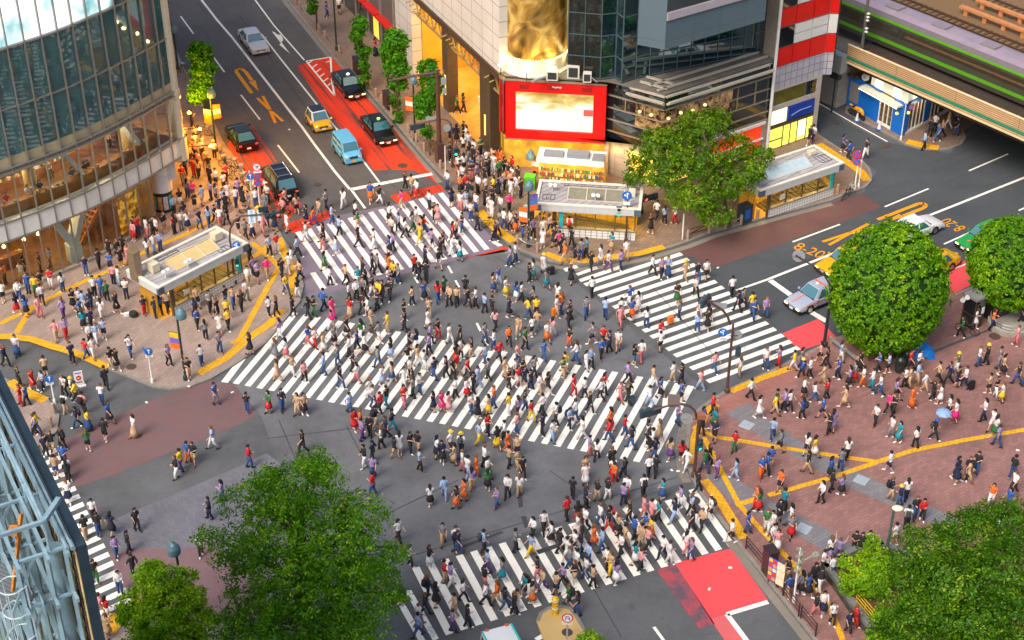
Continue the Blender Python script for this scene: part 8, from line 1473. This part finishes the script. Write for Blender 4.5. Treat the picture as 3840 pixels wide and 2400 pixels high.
# ---- body and clothing shapes, facing +Y, about 1.66 m tall
def skin(vs, es, rs, sub):
    me = bpy.data.meshes.new('sk'); me.from_pydata(vs, es, []); o = bpy.data.objects.new('sk', me); COL.objects.link(o)
    o.modifiers.new('s', 'SKIN'); 
    if sub: b = o.modifiers.new('u', 'SUBSURF'); b.levels = sub; b.render_levels = sub
    for i, r in enumerate(rs): d = me.skin_vertices[0].data[i]; d.radius = r if isinstance(r, tuple) else (r, r); d.use_root = (i == 0)
    dg = bpy.context.evaluated_depsgraph_get(); dg.update(); ev = o.evaluated_get(dg); m2 = bpy.data.meshes.new_from_object(ev)
    bpy.data.objects.remove(o); bpy.data.meshes.remove(me); return m2
def pose_joints(kind):
    J = dict(pel=(0, 0, .90), sp=(0, .0, 1.07), ch=(0, .015, 1.27), nk=(0, .01, 1.41), nt=(0, .03, 1.485), hd=(0, .035, 1.57), tp=(0, .02, 1.645), no=(0, .14, 1.56), ch2=(0, .115, 1.505))
    for s, n in ((1, 'l'), (-1, 'r')):
        J['ear' + n] = (s * .098, .025, 1.565); J['hip' + n] = (s * .08, 0, .86); J['sh' + n] = (s * .16, 0, 1.365)
        if kind[:4] == 'walk':
            f = (s if kind[4] in 'AC' else -s) * (.55 if kind[4] in 'CD' else 1)
            J['kn' + n] = (s * .085, .12 * f + .06, .47); J['an' + n] = (s * .085, .27 * f + (.03 * f if f < 0 else 0), .085 if f > 0 else .085 - .045 * f); J['to' + n] = (s * .095, .27 * f + (.14 if f > 0 else .12), .045 if f > 0 else .03)
            J['el' + n] = (s * .215, -.13 * f - .04, 1.13); J['wr' + n] = (s * .2, -.2 * f + .06, .94)
            if kind[4] == 'C' and s > 0 or kind[4] == 'D' and s < 0: J['el' + n] = (s * .21, 0, 1.12); J['wr' + n] = (s * .1, .2, 1.12)
        elif kind == 'sit':
            J['kn' + n] = (s * .11, .4, .86); J['an' + n] = (s * .1, .36, .48); J['to' + n] = (s * .1, .5, .44); J['el' + n] = (s * .22, .08, 1.12); J['wr' + n] = (s * .12, .28, 1.1)
        else:
            J['kn' + n] = (s * .09, .02, .47); J['an' + n] = (s * .095, -.02, .085); J['to' + n] = (s * .115, .12, .04)
            if kind == 'stand': J['el' + n] = (s * .215, -.03, 1.12); J['wr' + n] = (s * .22, .04, .91)
            elif kind == 'phone': J['el' + n] = (s * .21, .02, 1.12); J['wr' + n] = (s * .09, .26, 1.2)
            elif kind == 'raise': J['el' + n] = (s * .3, .06, 1.5); J['wr' + n] = (s * .34, .16, 1.72)
    return J
def body_mesh(kind, sub, fingers):
    J = pose_joints(kind); V = []; R = []; E = []; ix = {}
    def v(n, r, p=None): ix[n] = len(V); V.append(p or J[n]); R.append(r)
    v('pel', (.095, .075)); v('sp', (.085, .066)); v('ch', (.1, .072)); v('nk', .058); v('nt', .05); v('hd', (.092, .1)); v('tp', (.07, .08)); v('no', .014); v('ch2', .03)
    E += [(0, 1), (1, 2), (2, 3), (3, 4), (4, 5), (5, 6)]; E += [(5, 7), (5, 8)]
    for n in 'lr':
        s = 1 if n == 'l' else -1
        v('ear' + n, .016); E.append((5, ix['ear' + n])); v('hip' + n, .062); v('kn' + n, .044); v('an' + n, .03); v('to' + n, .028)
        E += [(0, ix['hip' + n]), (ix['hip' + n], ix['kn' + n]), (ix['kn' + n], ix['an' + n]), (ix['an' + n], ix['to' + n])]
        v('sh' + n, .04); v('el' + n, .033); v('wr' + n, .025); E += [(2, ix['sh' + n]), (ix['sh' + n], ix['el' + n]), (ix['el' + n], ix['wr' + n])]
        el, wr = Vector(J['el' + n]), Vector(J['wr' + n]); d = (wr - el).normalized(); sd = Vector((0, 1, 0)) if abs(d.y) < .8 else Vector((1, 0, 0)); sd = (sd - d * sd.dot(d)).normalized(); pn = d.cross(sd)
        pl = wr + d * .06; v('pa' + n, (.032, .018), tuple(pl)); E.append((ix['wr' + n], ix['pa' + n]))
        if fingers:
            for k in range(4):
                a = pl + d * .035 + sd * (-.03 + .02 * k); l = (.062, .072, .066, .05)[k]; b = a + d * l * .55 + pn * .008 * s; c = a + d * l + pn * .026 * s
                for q, p_ in (('a', a), ('b', b), ('c', c)): v('f%d%s%s' % (k, q, n), .009, tuple(p_))
                E += [(ix['pa' + n], ix['f%da%s' % (k, n)]), (ix['f%da%s' % (k, n)], ix['f%db%s' % (k, n)]), (ix['f%db%s' % (k, n)], ix['f%dc%s' % (k, n)])]
            a = wr + d * .03 + sd * .03; b = a + d * .03 + sd * .03; v('ta' + n, .011, tuple(a)); v('tb' + n, .009, tuple(b)); E += [(ix['pa' + n], ix['ta' + n]), (ix['ta' + n], ix['tb' + n])]
        else: v('fi' + n, (.03, .016), tuple(pl + d * .07)); E.append((ix['pa' + n], ix['fi' + n]))
    me = skin(V, E, R, sub); me.name = 'person_' + kind; return me
def ering(mb, rings, n=10, cap=True):
    vs = []
    for x, y, z, rx, ry in rings:
        for k in range(n): a = 2 * pi * k / n; vs.append((x + rx * cos(a), y + ry * sin(a), z))
    fs = [(i * n + k, i * n + (k + 1) % n, (i + 1) * n + (k + 1) % n, (i + 1) * n + k) for i in range(len(rings) - 1) for k in range(n)]
    if cap: fs += [tuple(range(n - 1, -1, -1)), tuple((len(rings) - 1) * n + k for k in range(n))]
    mb.add(vs, fs)
def cloth_shapes(kind, lo=False):
    J = pose_joints(kind); D = {}; n = 8 if lo else 12; m = 6 if lo else 8
    def arms(mb, fr):
        for s in 'lr':
            a, b, w_ = Vector(J['sh' + s]), Vector(J['el' + s]), Vector(J['wr' + s]); a0 = a.lerp(Vector(J['ch']), .25)
            mb.tube([a0, a, a.lerp(b, .75)] if fr < 1 else [a0, a, b, b.lerp(w_, .92)], [.07, .075, .066] if fr < 1 else [.07, .072, .058, .044], m)
    for nm, fr in (('tee', .5), ('shirt', 1.0)):
        mb = MB(); ering(mb, [(0, 0, .84, .165, .125), (0, 0, .95, .16, .118), (0, .005, 1.08, .145, .108), (0, .015, 1.25, .172, .122), (0, .01, 1.36, .18, .105), (0, .01, 1.42, .1, .08), (0, .015, 1.445, .07, .065)], n); arms(mb, fr); D[nm] = mb
    def legs(mb, hem):
        ering(mb, [(0, 0, .97, .15, .11), (0, 0, .88, .168, .13), (0, 0, .8, .15, .12)], n)
        for s in 'lr':
            h, k, a = Vector(J['hip' + s]), Vector(J['kn' + s]), Vector(J['an' + s]); h = h + Vector((0, 0, .03))
            mb.tube([h, h.lerp(k, .5), k, a + (a - k).normalized() * .01] if hem > 1 else [h, h.lerp(k, .5), h.lerp(k, .85)], [.105, .096, .078, .064] if hem > 1 else [.1, .098, .095], m)
    mb = MB(); legs(mb, 2); D['trousers'] = mb; mb = MB(); legs(mb, 1); D['shorts'] = mb
    ky = (Vector(J['knl']).y + Vector(J['knr']).y) / 2
    for nm, zl, top in (('skirt', .46, .98), ('long_skirt', .2, .98), ('dress', .5, 1.4)):
        mb = MB(); R_ = [(0, ky * .6, zl, .24 if nm != 'long_skirt' else .26, .24), (0, ky * .4, lerp(zl, .85, .5), .21, .19), (0, 0, .86, .17, .135), (0, 0, 1.0, .14, .11)]
        if nm == 'dress': R_ += [(0, .015, 1.25, .165, .118), (0, .01, 1.37, .165, .1), (0, .012, 1.43, .085, .075)]
        vs0 = len(mb.v); ering(mb, R_, n * 2 if not lo else n)
        nn = n * 2 if not lo else n
        for i in range(2):
            for k in range(nn): x, y, z = mb.v[vs0 + i * nn + k]; f = 1 + (.08 if k % 2 else -.06) * (1 - i * .5); mb.v[vs0 + i * nn + k] = (x * f, (y - ky * .5) * f + ky * .5, z)
        if nm == 'dress': arms(mb, .5)
        D[nm] = mb
    for s in 'lr':
        a, t = Vector(J['an' + s]), Vector(J['to' + s]); d = (t - a).normalized(); mb = MB(); mb.tube([a - d * .05 + Vector((0, 0, -.02)), a + Vector((0, 0, -.02)), a.lerp(t, .6), t, t + d * .05], [.04, .052, .05, .046, .025], m); D['shoe' + s] = mb
    hx, hy, hz_ = J['hd']
    for nm in ('short_hair', 'long_hair'):
        mb = MB(); rows = 6 if lo else 8; cols = 10 if lo else 14; vs = []
        for i in range(rows + 1):
            for k in range(cols):
                a = 2 * pi * k / cols; fwd = sin(a); low = lerp(2.0, 1.15, max(0, fwd)) if nm == 'short_hair' else lerp(2.15, 1.1, max(0, fwd) ** .7); t = low * i / rows; x = .112 * sin(t) * cos(a); y = .122 * sin(t) * sin(a); z = .112 * cos(t)
                if nm == 'long_hair' and fwd < .3 and i >= rows - 2: z -= (.12 if i == rows else .05); y -= .02
                vs.append((hx + x, hy - .008 + y, hz_ + .025 + z))
        mb.add(vs, [(i * cols + k, (i + 1) * cols + k, (i + 1) * cols + (k + 1) % cols, i * cols + (k + 1) % cols) for i in range(rows) for k in range(cols)])
        if nm == 'long_hair': mb.tube([(0, hy - .07, hz_ - .02), (0, hy - .1, hz_ - .14), (0, hy - .1, hz_ - .27)], [.085, .08, .05], m)
        D[nm] = mb
    mb = MB(); mb.lathe([(.17, .035), (.16, .045), (.115, .05), (.11, .11), (.07, .15), (.001, .155)], (hx, hy, hz_), n); D['hat'] = mb
    mb = MB(); mb.box((0, -.2, 1.0), .28, .15, .4, 0, taper=.85); mb.box((0, -.29, 1.03), .2, .06, .2); mb.tube([(.1, -.12, 1.38), (.11, .1, 1.38), (.12, .13, 1.2), (.12, -.1, 1.05)], .018, 5); mb.tube([(-.1, -.12, 1.38), (-.11, .1, 1.38), (-.12, .13, 1.2), (-.12, -.1, 1.05)], .018, 5); D['backpack'] = mb
    return D
cm, t_, p_ = newmat('clothing'); oi = t_.nodes.new('ShaderNodeObjectInfo'); nz = t_.nodes.new('ShaderNodeTexNoise'); tc_ = t_.nodes.new('ShaderNodeTexCoord'); nz.inputs['Scale'].default_value = 7; nz.inputs['Detail'].default_value = 4; t_.links.new(tc_.outputs['Object'], nz.inputs[0])
mr = t_.nodes.new('ShaderNodeMapRange'); mr.inputs[1].default_value = .3; mr.inputs[2].default_value = .7; mr.inputs[3].default_value = .78; mr.inputs[4].default_value = 1.12; t_.links.new(nz.outputs[0], mr.inputs[0]); mxx = t_.nodes.new('ShaderNodeMix'); mxx.data_type = 'RGBA'; mxx.blend_type = 'MULTIPLY'; mxx.inputs[0].default_value = 1
t_.links.new(oi.outputs['Color'], mxx.inputs[6]); t_.links.new(mr.outputs[0], mxx.inputs[7]); t_.links.new(mxx.outputs[2], p_.inputs['Base Color']); p_.inputs['Roughness'].default_value = .85
CLOTH = cm; SKIN = mat('skin', srgb(206, 158, 130), .6, var=.12, scale=6); SHOEC = [(*srgb(*c), 1) for c in ((230, 230, 228), (28, 28, 30), (30, 30, 34), (120, 80, 56), (206, 206, 206))]
KINDS = ('walkA', 'walkB', 'walkC', 'walkD', 'stand', 'phone', 'raise'); BODY = {}; SHAPE = {}
for k in KINDS:
    me = body_mesh(k, 1, True); me.materials.append(SKIN); me.polygons.foreach_set('use_smooth', [True] * len(me.polygons))
    BODY[k] = me
    for nm, mb in cloth_shapes(k).items():
        m_ = bpy.data.meshes.new(nm); m_.from_pydata(mb.v, [], mb.f); m_.materials.append(CLOTH); m_.polygons.foreach_set('use_smooth', [True] * len(m_.polygons)); m_.update(); SHAPE[k, nm] = m_
RP = random.Random(42)
ZONES = [('long diagonal crossing', [(700, 1440), (1080, 1150), (2640, 1440), (2480, 1770)]), ('upper left crossing', [(1040, 880), (1680, 700), (1910, 930), (1130, 1130)]), ('right-hand crossing', [(2090, 1010), (2570, 930), (3040, 1310), (2650, 1470)]), ('front crossing', [(1420, 2240), (2600, 1810), (2770, 2060), (1600, 2420)]), ('lower left crossing', [(170, 1690), (240, 1690), (490, 2260), (350, 2300)])]
AREAS = [('planter corner', [(3060, 2050), (3300, 2000), (3300, 2200), (3060, 2200)]), ('kerb side path', [(2760, 2060), (3100, 2120), (3300, 2420), (2950, 2420)]), ('upper brick plaza', [(2560, 1520), (2880, 1390), (3860, 1000), (3860, 1500), (2560, 1620)]), ('middle brick plaza', [(2560, 1600), (3860, 1500), (3860, 1760), (2560, 1760)]), ('lower brick plaza', [(2560, 1760), (3860, 1760), (3860, 2420), (2760, 2060)]), ('lower left pavement', [(-60, 1380), (230, 1480), (230, 1700), (-60, 1700)]), ('left plaza', [(p[0], p[1] + 8) for p in P_LEFT[1:24]] + [(-60, 1100), (400, 700), (700, 300)]), ('pinkish road', [(230, 1640), (780, 1420), (1000, 1500), (900, 1640), (240, 1860)]), ('lower left road', [(-60, 1260), (600, 1400), (800, 1480), (300, 2300), (-60, 2300)]), ('traffic island kerb', [(2000, 2230), (2240, 2230), (2240, 2420), (2000, 2420)]), ('asphalt below the diagonal', [(500, 1500), (2600, 1600), (2600, 1900), (1400, 2400), (400, 2400)]), ('asphalt above the diagonal', [(1040, 600), (2700, 900), (2700, 1500), (1040, 1250)])]
people = []
for key, (ox, oy, sc_, s_) in TILES.items():
    for tok in s_.split():
        x, y, c_ = tok.split(','); people.append([ox + float(x) / sc_, oy + float(y) / sc_, c_])
flt = []
for p in people:   # drop double readings at tile borders
    if all((p[0] - q[0]) ** 2 + (p[1] - q[1]) ** 2 > 70 for q in flt): flt.append(p)
people = sorted(flt, key=lambda p: -p[1])
def zone(x, y):
    for n, poly in ZONES:
        if inside((x, y), poly): return n
    for n, poly in AREAS:
        if inside((x, y), poly): return n
    return 'pavement' if ground_z(*G(x, y).xy) else 'road'
def outfit(c_):
    t, b = c_[0], c_[1]; ex = c_[2:]
    if b == 'S': return 'dress', t, t
    if b == 's': return 'shorts', t, RP.choice('knbe')
    if '+' in ex: return ('long_skirt' if RP.random() < .35 else 'skirt'), t, b
    if b in 'orymtG' and RP.random() < .5: return 'skirt', t, b
    if b in 'elwnk' and RP.random() < .22: return 'shorts' if RP.random() < .6 else 'skirt', t, b
    return 'trousers', t, b
def jit(c, a=.12): f = 1 + RP.uniform(-a, a); return (min(1, c[0] * f), min(1, c[1] * f), min(1, c[2] * f), 1)
HAIRC = (srgb(24, 20, 20), srgb(34, 26, 22), srgb(60, 40, 28), srgb(20, 18, 20), srgb(110, 72, 40))
def pose_of(x, y, zn, ex):
    if 'U' in ex: return 'raise'
    if 'P' in ex: return 'phone'
    still = zn in ('planter corner',) or (zn == 'left plaza' and x < 720 and y < 1130) or (x > 1600 and x < 2010 and y < 840 and y > 520) or (x < 1100 and y < 800)
    if still: return RP.choice(('stand', 'stand', 'phone', 'walkC'))
    return RP.choice(('walkA', 'walkB', 'walkC', 'walkD', 'walkC', 'walkD'))
def heading(x, y, zn, po):
    base = {'long diagonal crossing': -.42, 'upper left crossing': .38, 'right-hand crossing': -.95, 'front crossing': .42, 'lower left crossing': -1.15, 'left plaza': -.9, 'upper brick plaza': -.35}.get(zn, RP.uniform(0, 6.28))
    if po in ('stand', 'phone', 'raise'): return RP.choice((pi, pi, 0)) + RP.uniform(-1, 1)
    return base - pi / 2 + (pi if RP.random() < .5 else 0) + RP.uniform(-.35, .35)
NI = 300; recs = []
for i, (x, y, c_) in enumerate(people):
    zn = zone(x, y); po = pose_of(x, y, zn, c_[2:]); kind, t, b = outfit(c_); g_ = Gz(x, y); g_.z += .022
    recs.append(dict(x=x, y=y, zn=zn, po=po, kind=kind, t=t, b=b, ex=c_[2:], pos=g_, rz=heading(x, y, zn, po), sc=RP.uniform(.97, 1.09), hair='long_hair' if (kind in ('dress', 'skirt', 'long_skirt') or RP.random() < .3) else 'short_hair', hc=RP.choice(HAIRC), sl='shirt' if RP.random() < .3 else 'tee', tc=jit(PC[t][1]), bc=jit(BT[b][1]), sh=RP.choice(SHOEC)))
# --- labels that single each person out
ind = recs[:NI]
def desc(r):
    T_, B_ = PC[r['t']][0], BT[r['b']][0]; k = r['kind'].replace('_', ' ')
    s = '%s dress' % T_ if r['kind'] == 'dress' else '%s top and %s %s' % (T_, B_, 'jeans' if k == 'trousers' and r['b'] == 'b' else k)
    if r['kind'] != 'dress' and B_ == 'blue' and k == 'trousers': s = '%s top and jeans' % T_
    if 'H' in r['ex']: s += ', hat'
    if 'B' in r['ex']: s += ', backpack'
    if 'U' in r['ex']: s += ', arms raised'
    return s
from collections import defaultdict
grp = defaultdict(list)
for r in ind: r['d'] = desc(r); grp[r['d'], r['zn']].append(r)
for (d_, zn), rs in grp.items():
    if len(rs) == 1: rs[0]['label'] = 'person in %s on the %s' % (d_, zn); continue
    rs.sort(key=lambda r: r['x'])
    for i, r in enumerate(rs):
        o = 'leftmost' if i == 0 else 'rightmost' if i == len(rs) - 1 else ords[i] + ' from left'
        r['label'] = 'person in %s on the %s, %s of %d' % (d_, zn, o, len(rs))
        if len(r['label'].split()) > 16: r['label'] = r['label'].replace(' on the ', ', ').replace(' and ', ', ')
PG = 'pedestrians walking and waiting at the crossing'
def child(nm, me, root, col):
    o = bpy.data.objects.new(nm, me); COL.objects.link(o); o.parent = root; o.color = col; return o
for r in ind:
    o = bpy.data.objects.new('person', BODY[r['po']]); COL.objects.link(o); o.location = r['pos']; o.rotation_euler = (0, 0, r['rz']); o.scale = (r['sc'],) * 3; tag(o, r['label'], 'person', PG)
    S_ = lambda n: SHAPE[r['po'], n]
    if r['kind'] == 'dress': child('dress', S_('dress'), o, r['tc'])
    else: child('shirt', S_(r['sl']), o, r['tc']); child(r['kind'], S_(r['kind']), o, r['bc'])
    child('hair', S_(r['hair']), o, (*r['hc'], 1)); child('shoe', S_('shoel'), o, r['sh']); child('shoe', S_('shoer'), o, r['sh'])
    if 'H' in r['ex']: child('hat', S_('hat'), o, (*srgb(*RP.choice(((220, 190, 60), (226, 226, 220), (40, 90, 170)))), 1))
    if 'B' in r['ex']: child('backpack', S_('backpack'), o, (*srgb(*RP.choice(((28, 28, 32), (30, 40, 70), (60, 60, 66)))), 1))
    if 'r' in r['ex']: child('backpack', S_('backpack'), o, (*srgb(200, 40, 60), 1))
# --- the farther part of the crowd, past the 300 nearest
LOB = {k: body_mesh(k, 0, False) for k in KINDS + ('sit',)}; LOS = {k: cloth_shapes(k, True) for k in KINDS + ('sit',)}
CV = []; CF = []; CCc = []
def addm(vs, fs, M, col):
    o = len(CV); CV.extend([tuple(M @ Vector(v)) for v in vs]); CF.extend([tuple(i + o for i in f) for f in fs]); CCc.extend([col] * len(fs))
crowd = recs[NI:]
for k in range(26):      # people sitting along the cafe window
    s_ = RP.uniform(1.6, 25); o_ = RP.choice((1.5, 1.55, 3.7)); q = AT(s_, o_, 5.7 - .1); q2 = AT(s_, 0, 0); d_ = q2 - q; kk = RP.choice(('we', 'kk', 'pk', 'wb', 'rk', 'yk', 'lk', 'gk'))
    crowd.append(dict(po='sit', kind='trousers', t=kk[0], b=kk[1], ex='', pos=q, rz=atan2(d_.y, d_.x) - pi / 2 + RP.uniform(-.5, .5), sc=1, hair=RP.choice(('short_hair', 'long_hair')), hc=RP.choice(HAIRC), sl='tee', tc=jit(PC[kk[0]][1]), bc=jit(BT[kk[1]][1])))
for k in range(14):      # people standing on the lit ground floor
    s_ = RP.uniform(12.5, 23); q = AT(s_, RP.uniform(1.0, 2.6), .15); kk = RP.choice(('we', 'kk', 'Gk', 'yb', 'ok', 'lk'))
    crowd.append(dict(po='stand', kind='trousers', t=kk[0], b=kk[1], ex='', pos=q, rz=RP.uniform(0, 6), sc=1, hair=RP.choice(('short_hair', 'long_hair')), hc=RP.choice(HAIRC), sl='tee', tc=jit(PC[kk[0]][1]), bc=jit(BT[kk[1]][1])))
for r in crowd:
    M = Matrix.Translation(r['pos']) @ Matrix.Rotation(r['rz'], 4, 'Z') @ Matrix.Scale(r['sc'], 4); b = LOB[r['po']]; L_ = LOS[r['po']]
    addm([v.co for v in b.vertices], [tuple(p.vertices) for p in b.polygons], M, (*SKIN.node_tree.nodes["Principled BSDF"].inputs['Base Color'].default_value[:3], 1))
    parts = [('dress', r['tc'])] if r['kind'] == 'dress' else [(r['sl'], r['tc']), (r['kind'], r['bc'])]
    parts += [(r['hair'], (*r['hc'], 1))] + [('shoe' + s, r.get('sh', SHOEC[1])) for s in 'lr']
    if 'H' in r['ex']: parts.append(('hat', (*srgb(226, 190, 60), 1)))
    if 'B' in r['ex']: parts.append(('backpack', (*srgb(30, 30, 34), 1)))
    for nm, c_ in parts: addm(L_[nm].v, L_[nm].f, M, c_)
me = bpy.data.meshes.new('crowd'); me.from_pydata(CV, [], CF); at_ = me.attributes.new('cloth_colour', 'FLOAT_COLOR', 'FACE'); flat = [c for q in CCc for c in q]; at_.data.foreach_set('color', flat); me.polygons.foreach_set('use_smooth', [True] * len(me.polygons))
m_, t_, p_ = newmat('crowd_clothing'); an = t_.nodes.new('ShaderNodeAttribute'); an.attribute_name = 'cloth_colour'; t_.links.new(an.outputs['Color'], p_.inputs['Base Color']); p_.inputs['Roughness'].default_value = .85; me.materials.append(m_)
o = bpy.data.objects.new('crowd', me); COL.objects.link(o); tag(o, 'distant crowd of pedestrians around the upper pavements, shops and cafe windows', 'crowd', kind='stuff')
for l in LOB.values(): bpy.data.meshes.remove(l)
# things people hold
for (x, y), lab, c_ in (((3510, 1608), 'pale blue umbrella held by a person dressed in black on the plaza', srgb(130, 160, 206)),):
    p = Gz(x, y + 28); t = thing('umbrella', lab, 'umbrella', p + Vector((.25, 0, 1.2))); q = p + Vector((.25, .1, 1.25)); mb = MB(); mb.lathe([(.5, .5), (.4, .62), (.2, .72), (.001, .76)], q, 8); mb.lathe([(.001, .74), (.2, .7), (.4, .6), (.5, .48)][::1], q, 8); mb.build('canopy', mat('umbrella_%d' % x, c_, .6), t); mb = MB(); mb.tube([q, q + Vector((0, 0, .82))], .012, 5); mb.build('shaft', dkmetal, t)
for (x, y), lab, c_ in (((2366, 1518), 'black and teal suitcase rolled over the right half of the diagonal crossing', srgb(36, 60, 70)), ((3640, 1462), 'black suitcase rolled over the upper brick plaza', srgb(26, 26, 30)), ((2068, 1000 + 30), 'dark suitcase on the kerb ramp below the middle shelter', srgb(40, 40, 46)), ((2080, 1186), 'orange suitcase at the left end of the right-hand crossing', srgb(226, 120, 30)), ((2513, 1216), 'orange suitcase beside the lilac dressed walker near the right-hand crossing', srgb(216, 110, 40))):
    p = Gz(x, y); p.z += .03; t = thing('suitcase', lab, 'suitcase', p); mb = MB(); mb.box(p + Vector((0, 0, .05)), .42, .26, .62, .5); bevel(mb.build('shell', mat('case_%d' % x, c_, .4, var=.1), t), .05); mb = MB(); mb.tube([p + Vector((-.1, .1, .6)), p + Vector((-.1, .25, 1.0)), p + Vector((.1, .25, 1.0)), p + Vector((.1, .1, .6))], .012, 5); mb.build('handle', chrome, t); mb = MB()
    for a in (-.15, .15): mb.tube([p + Vector((a - .02, 0, .03)), p + Vector((a + .02, 0, .03))], .03, 8)
    mb.build('wheel', tyre_m, t)
print('people', len(people), 'crowd', len(crowd), 'faces', len(CF))
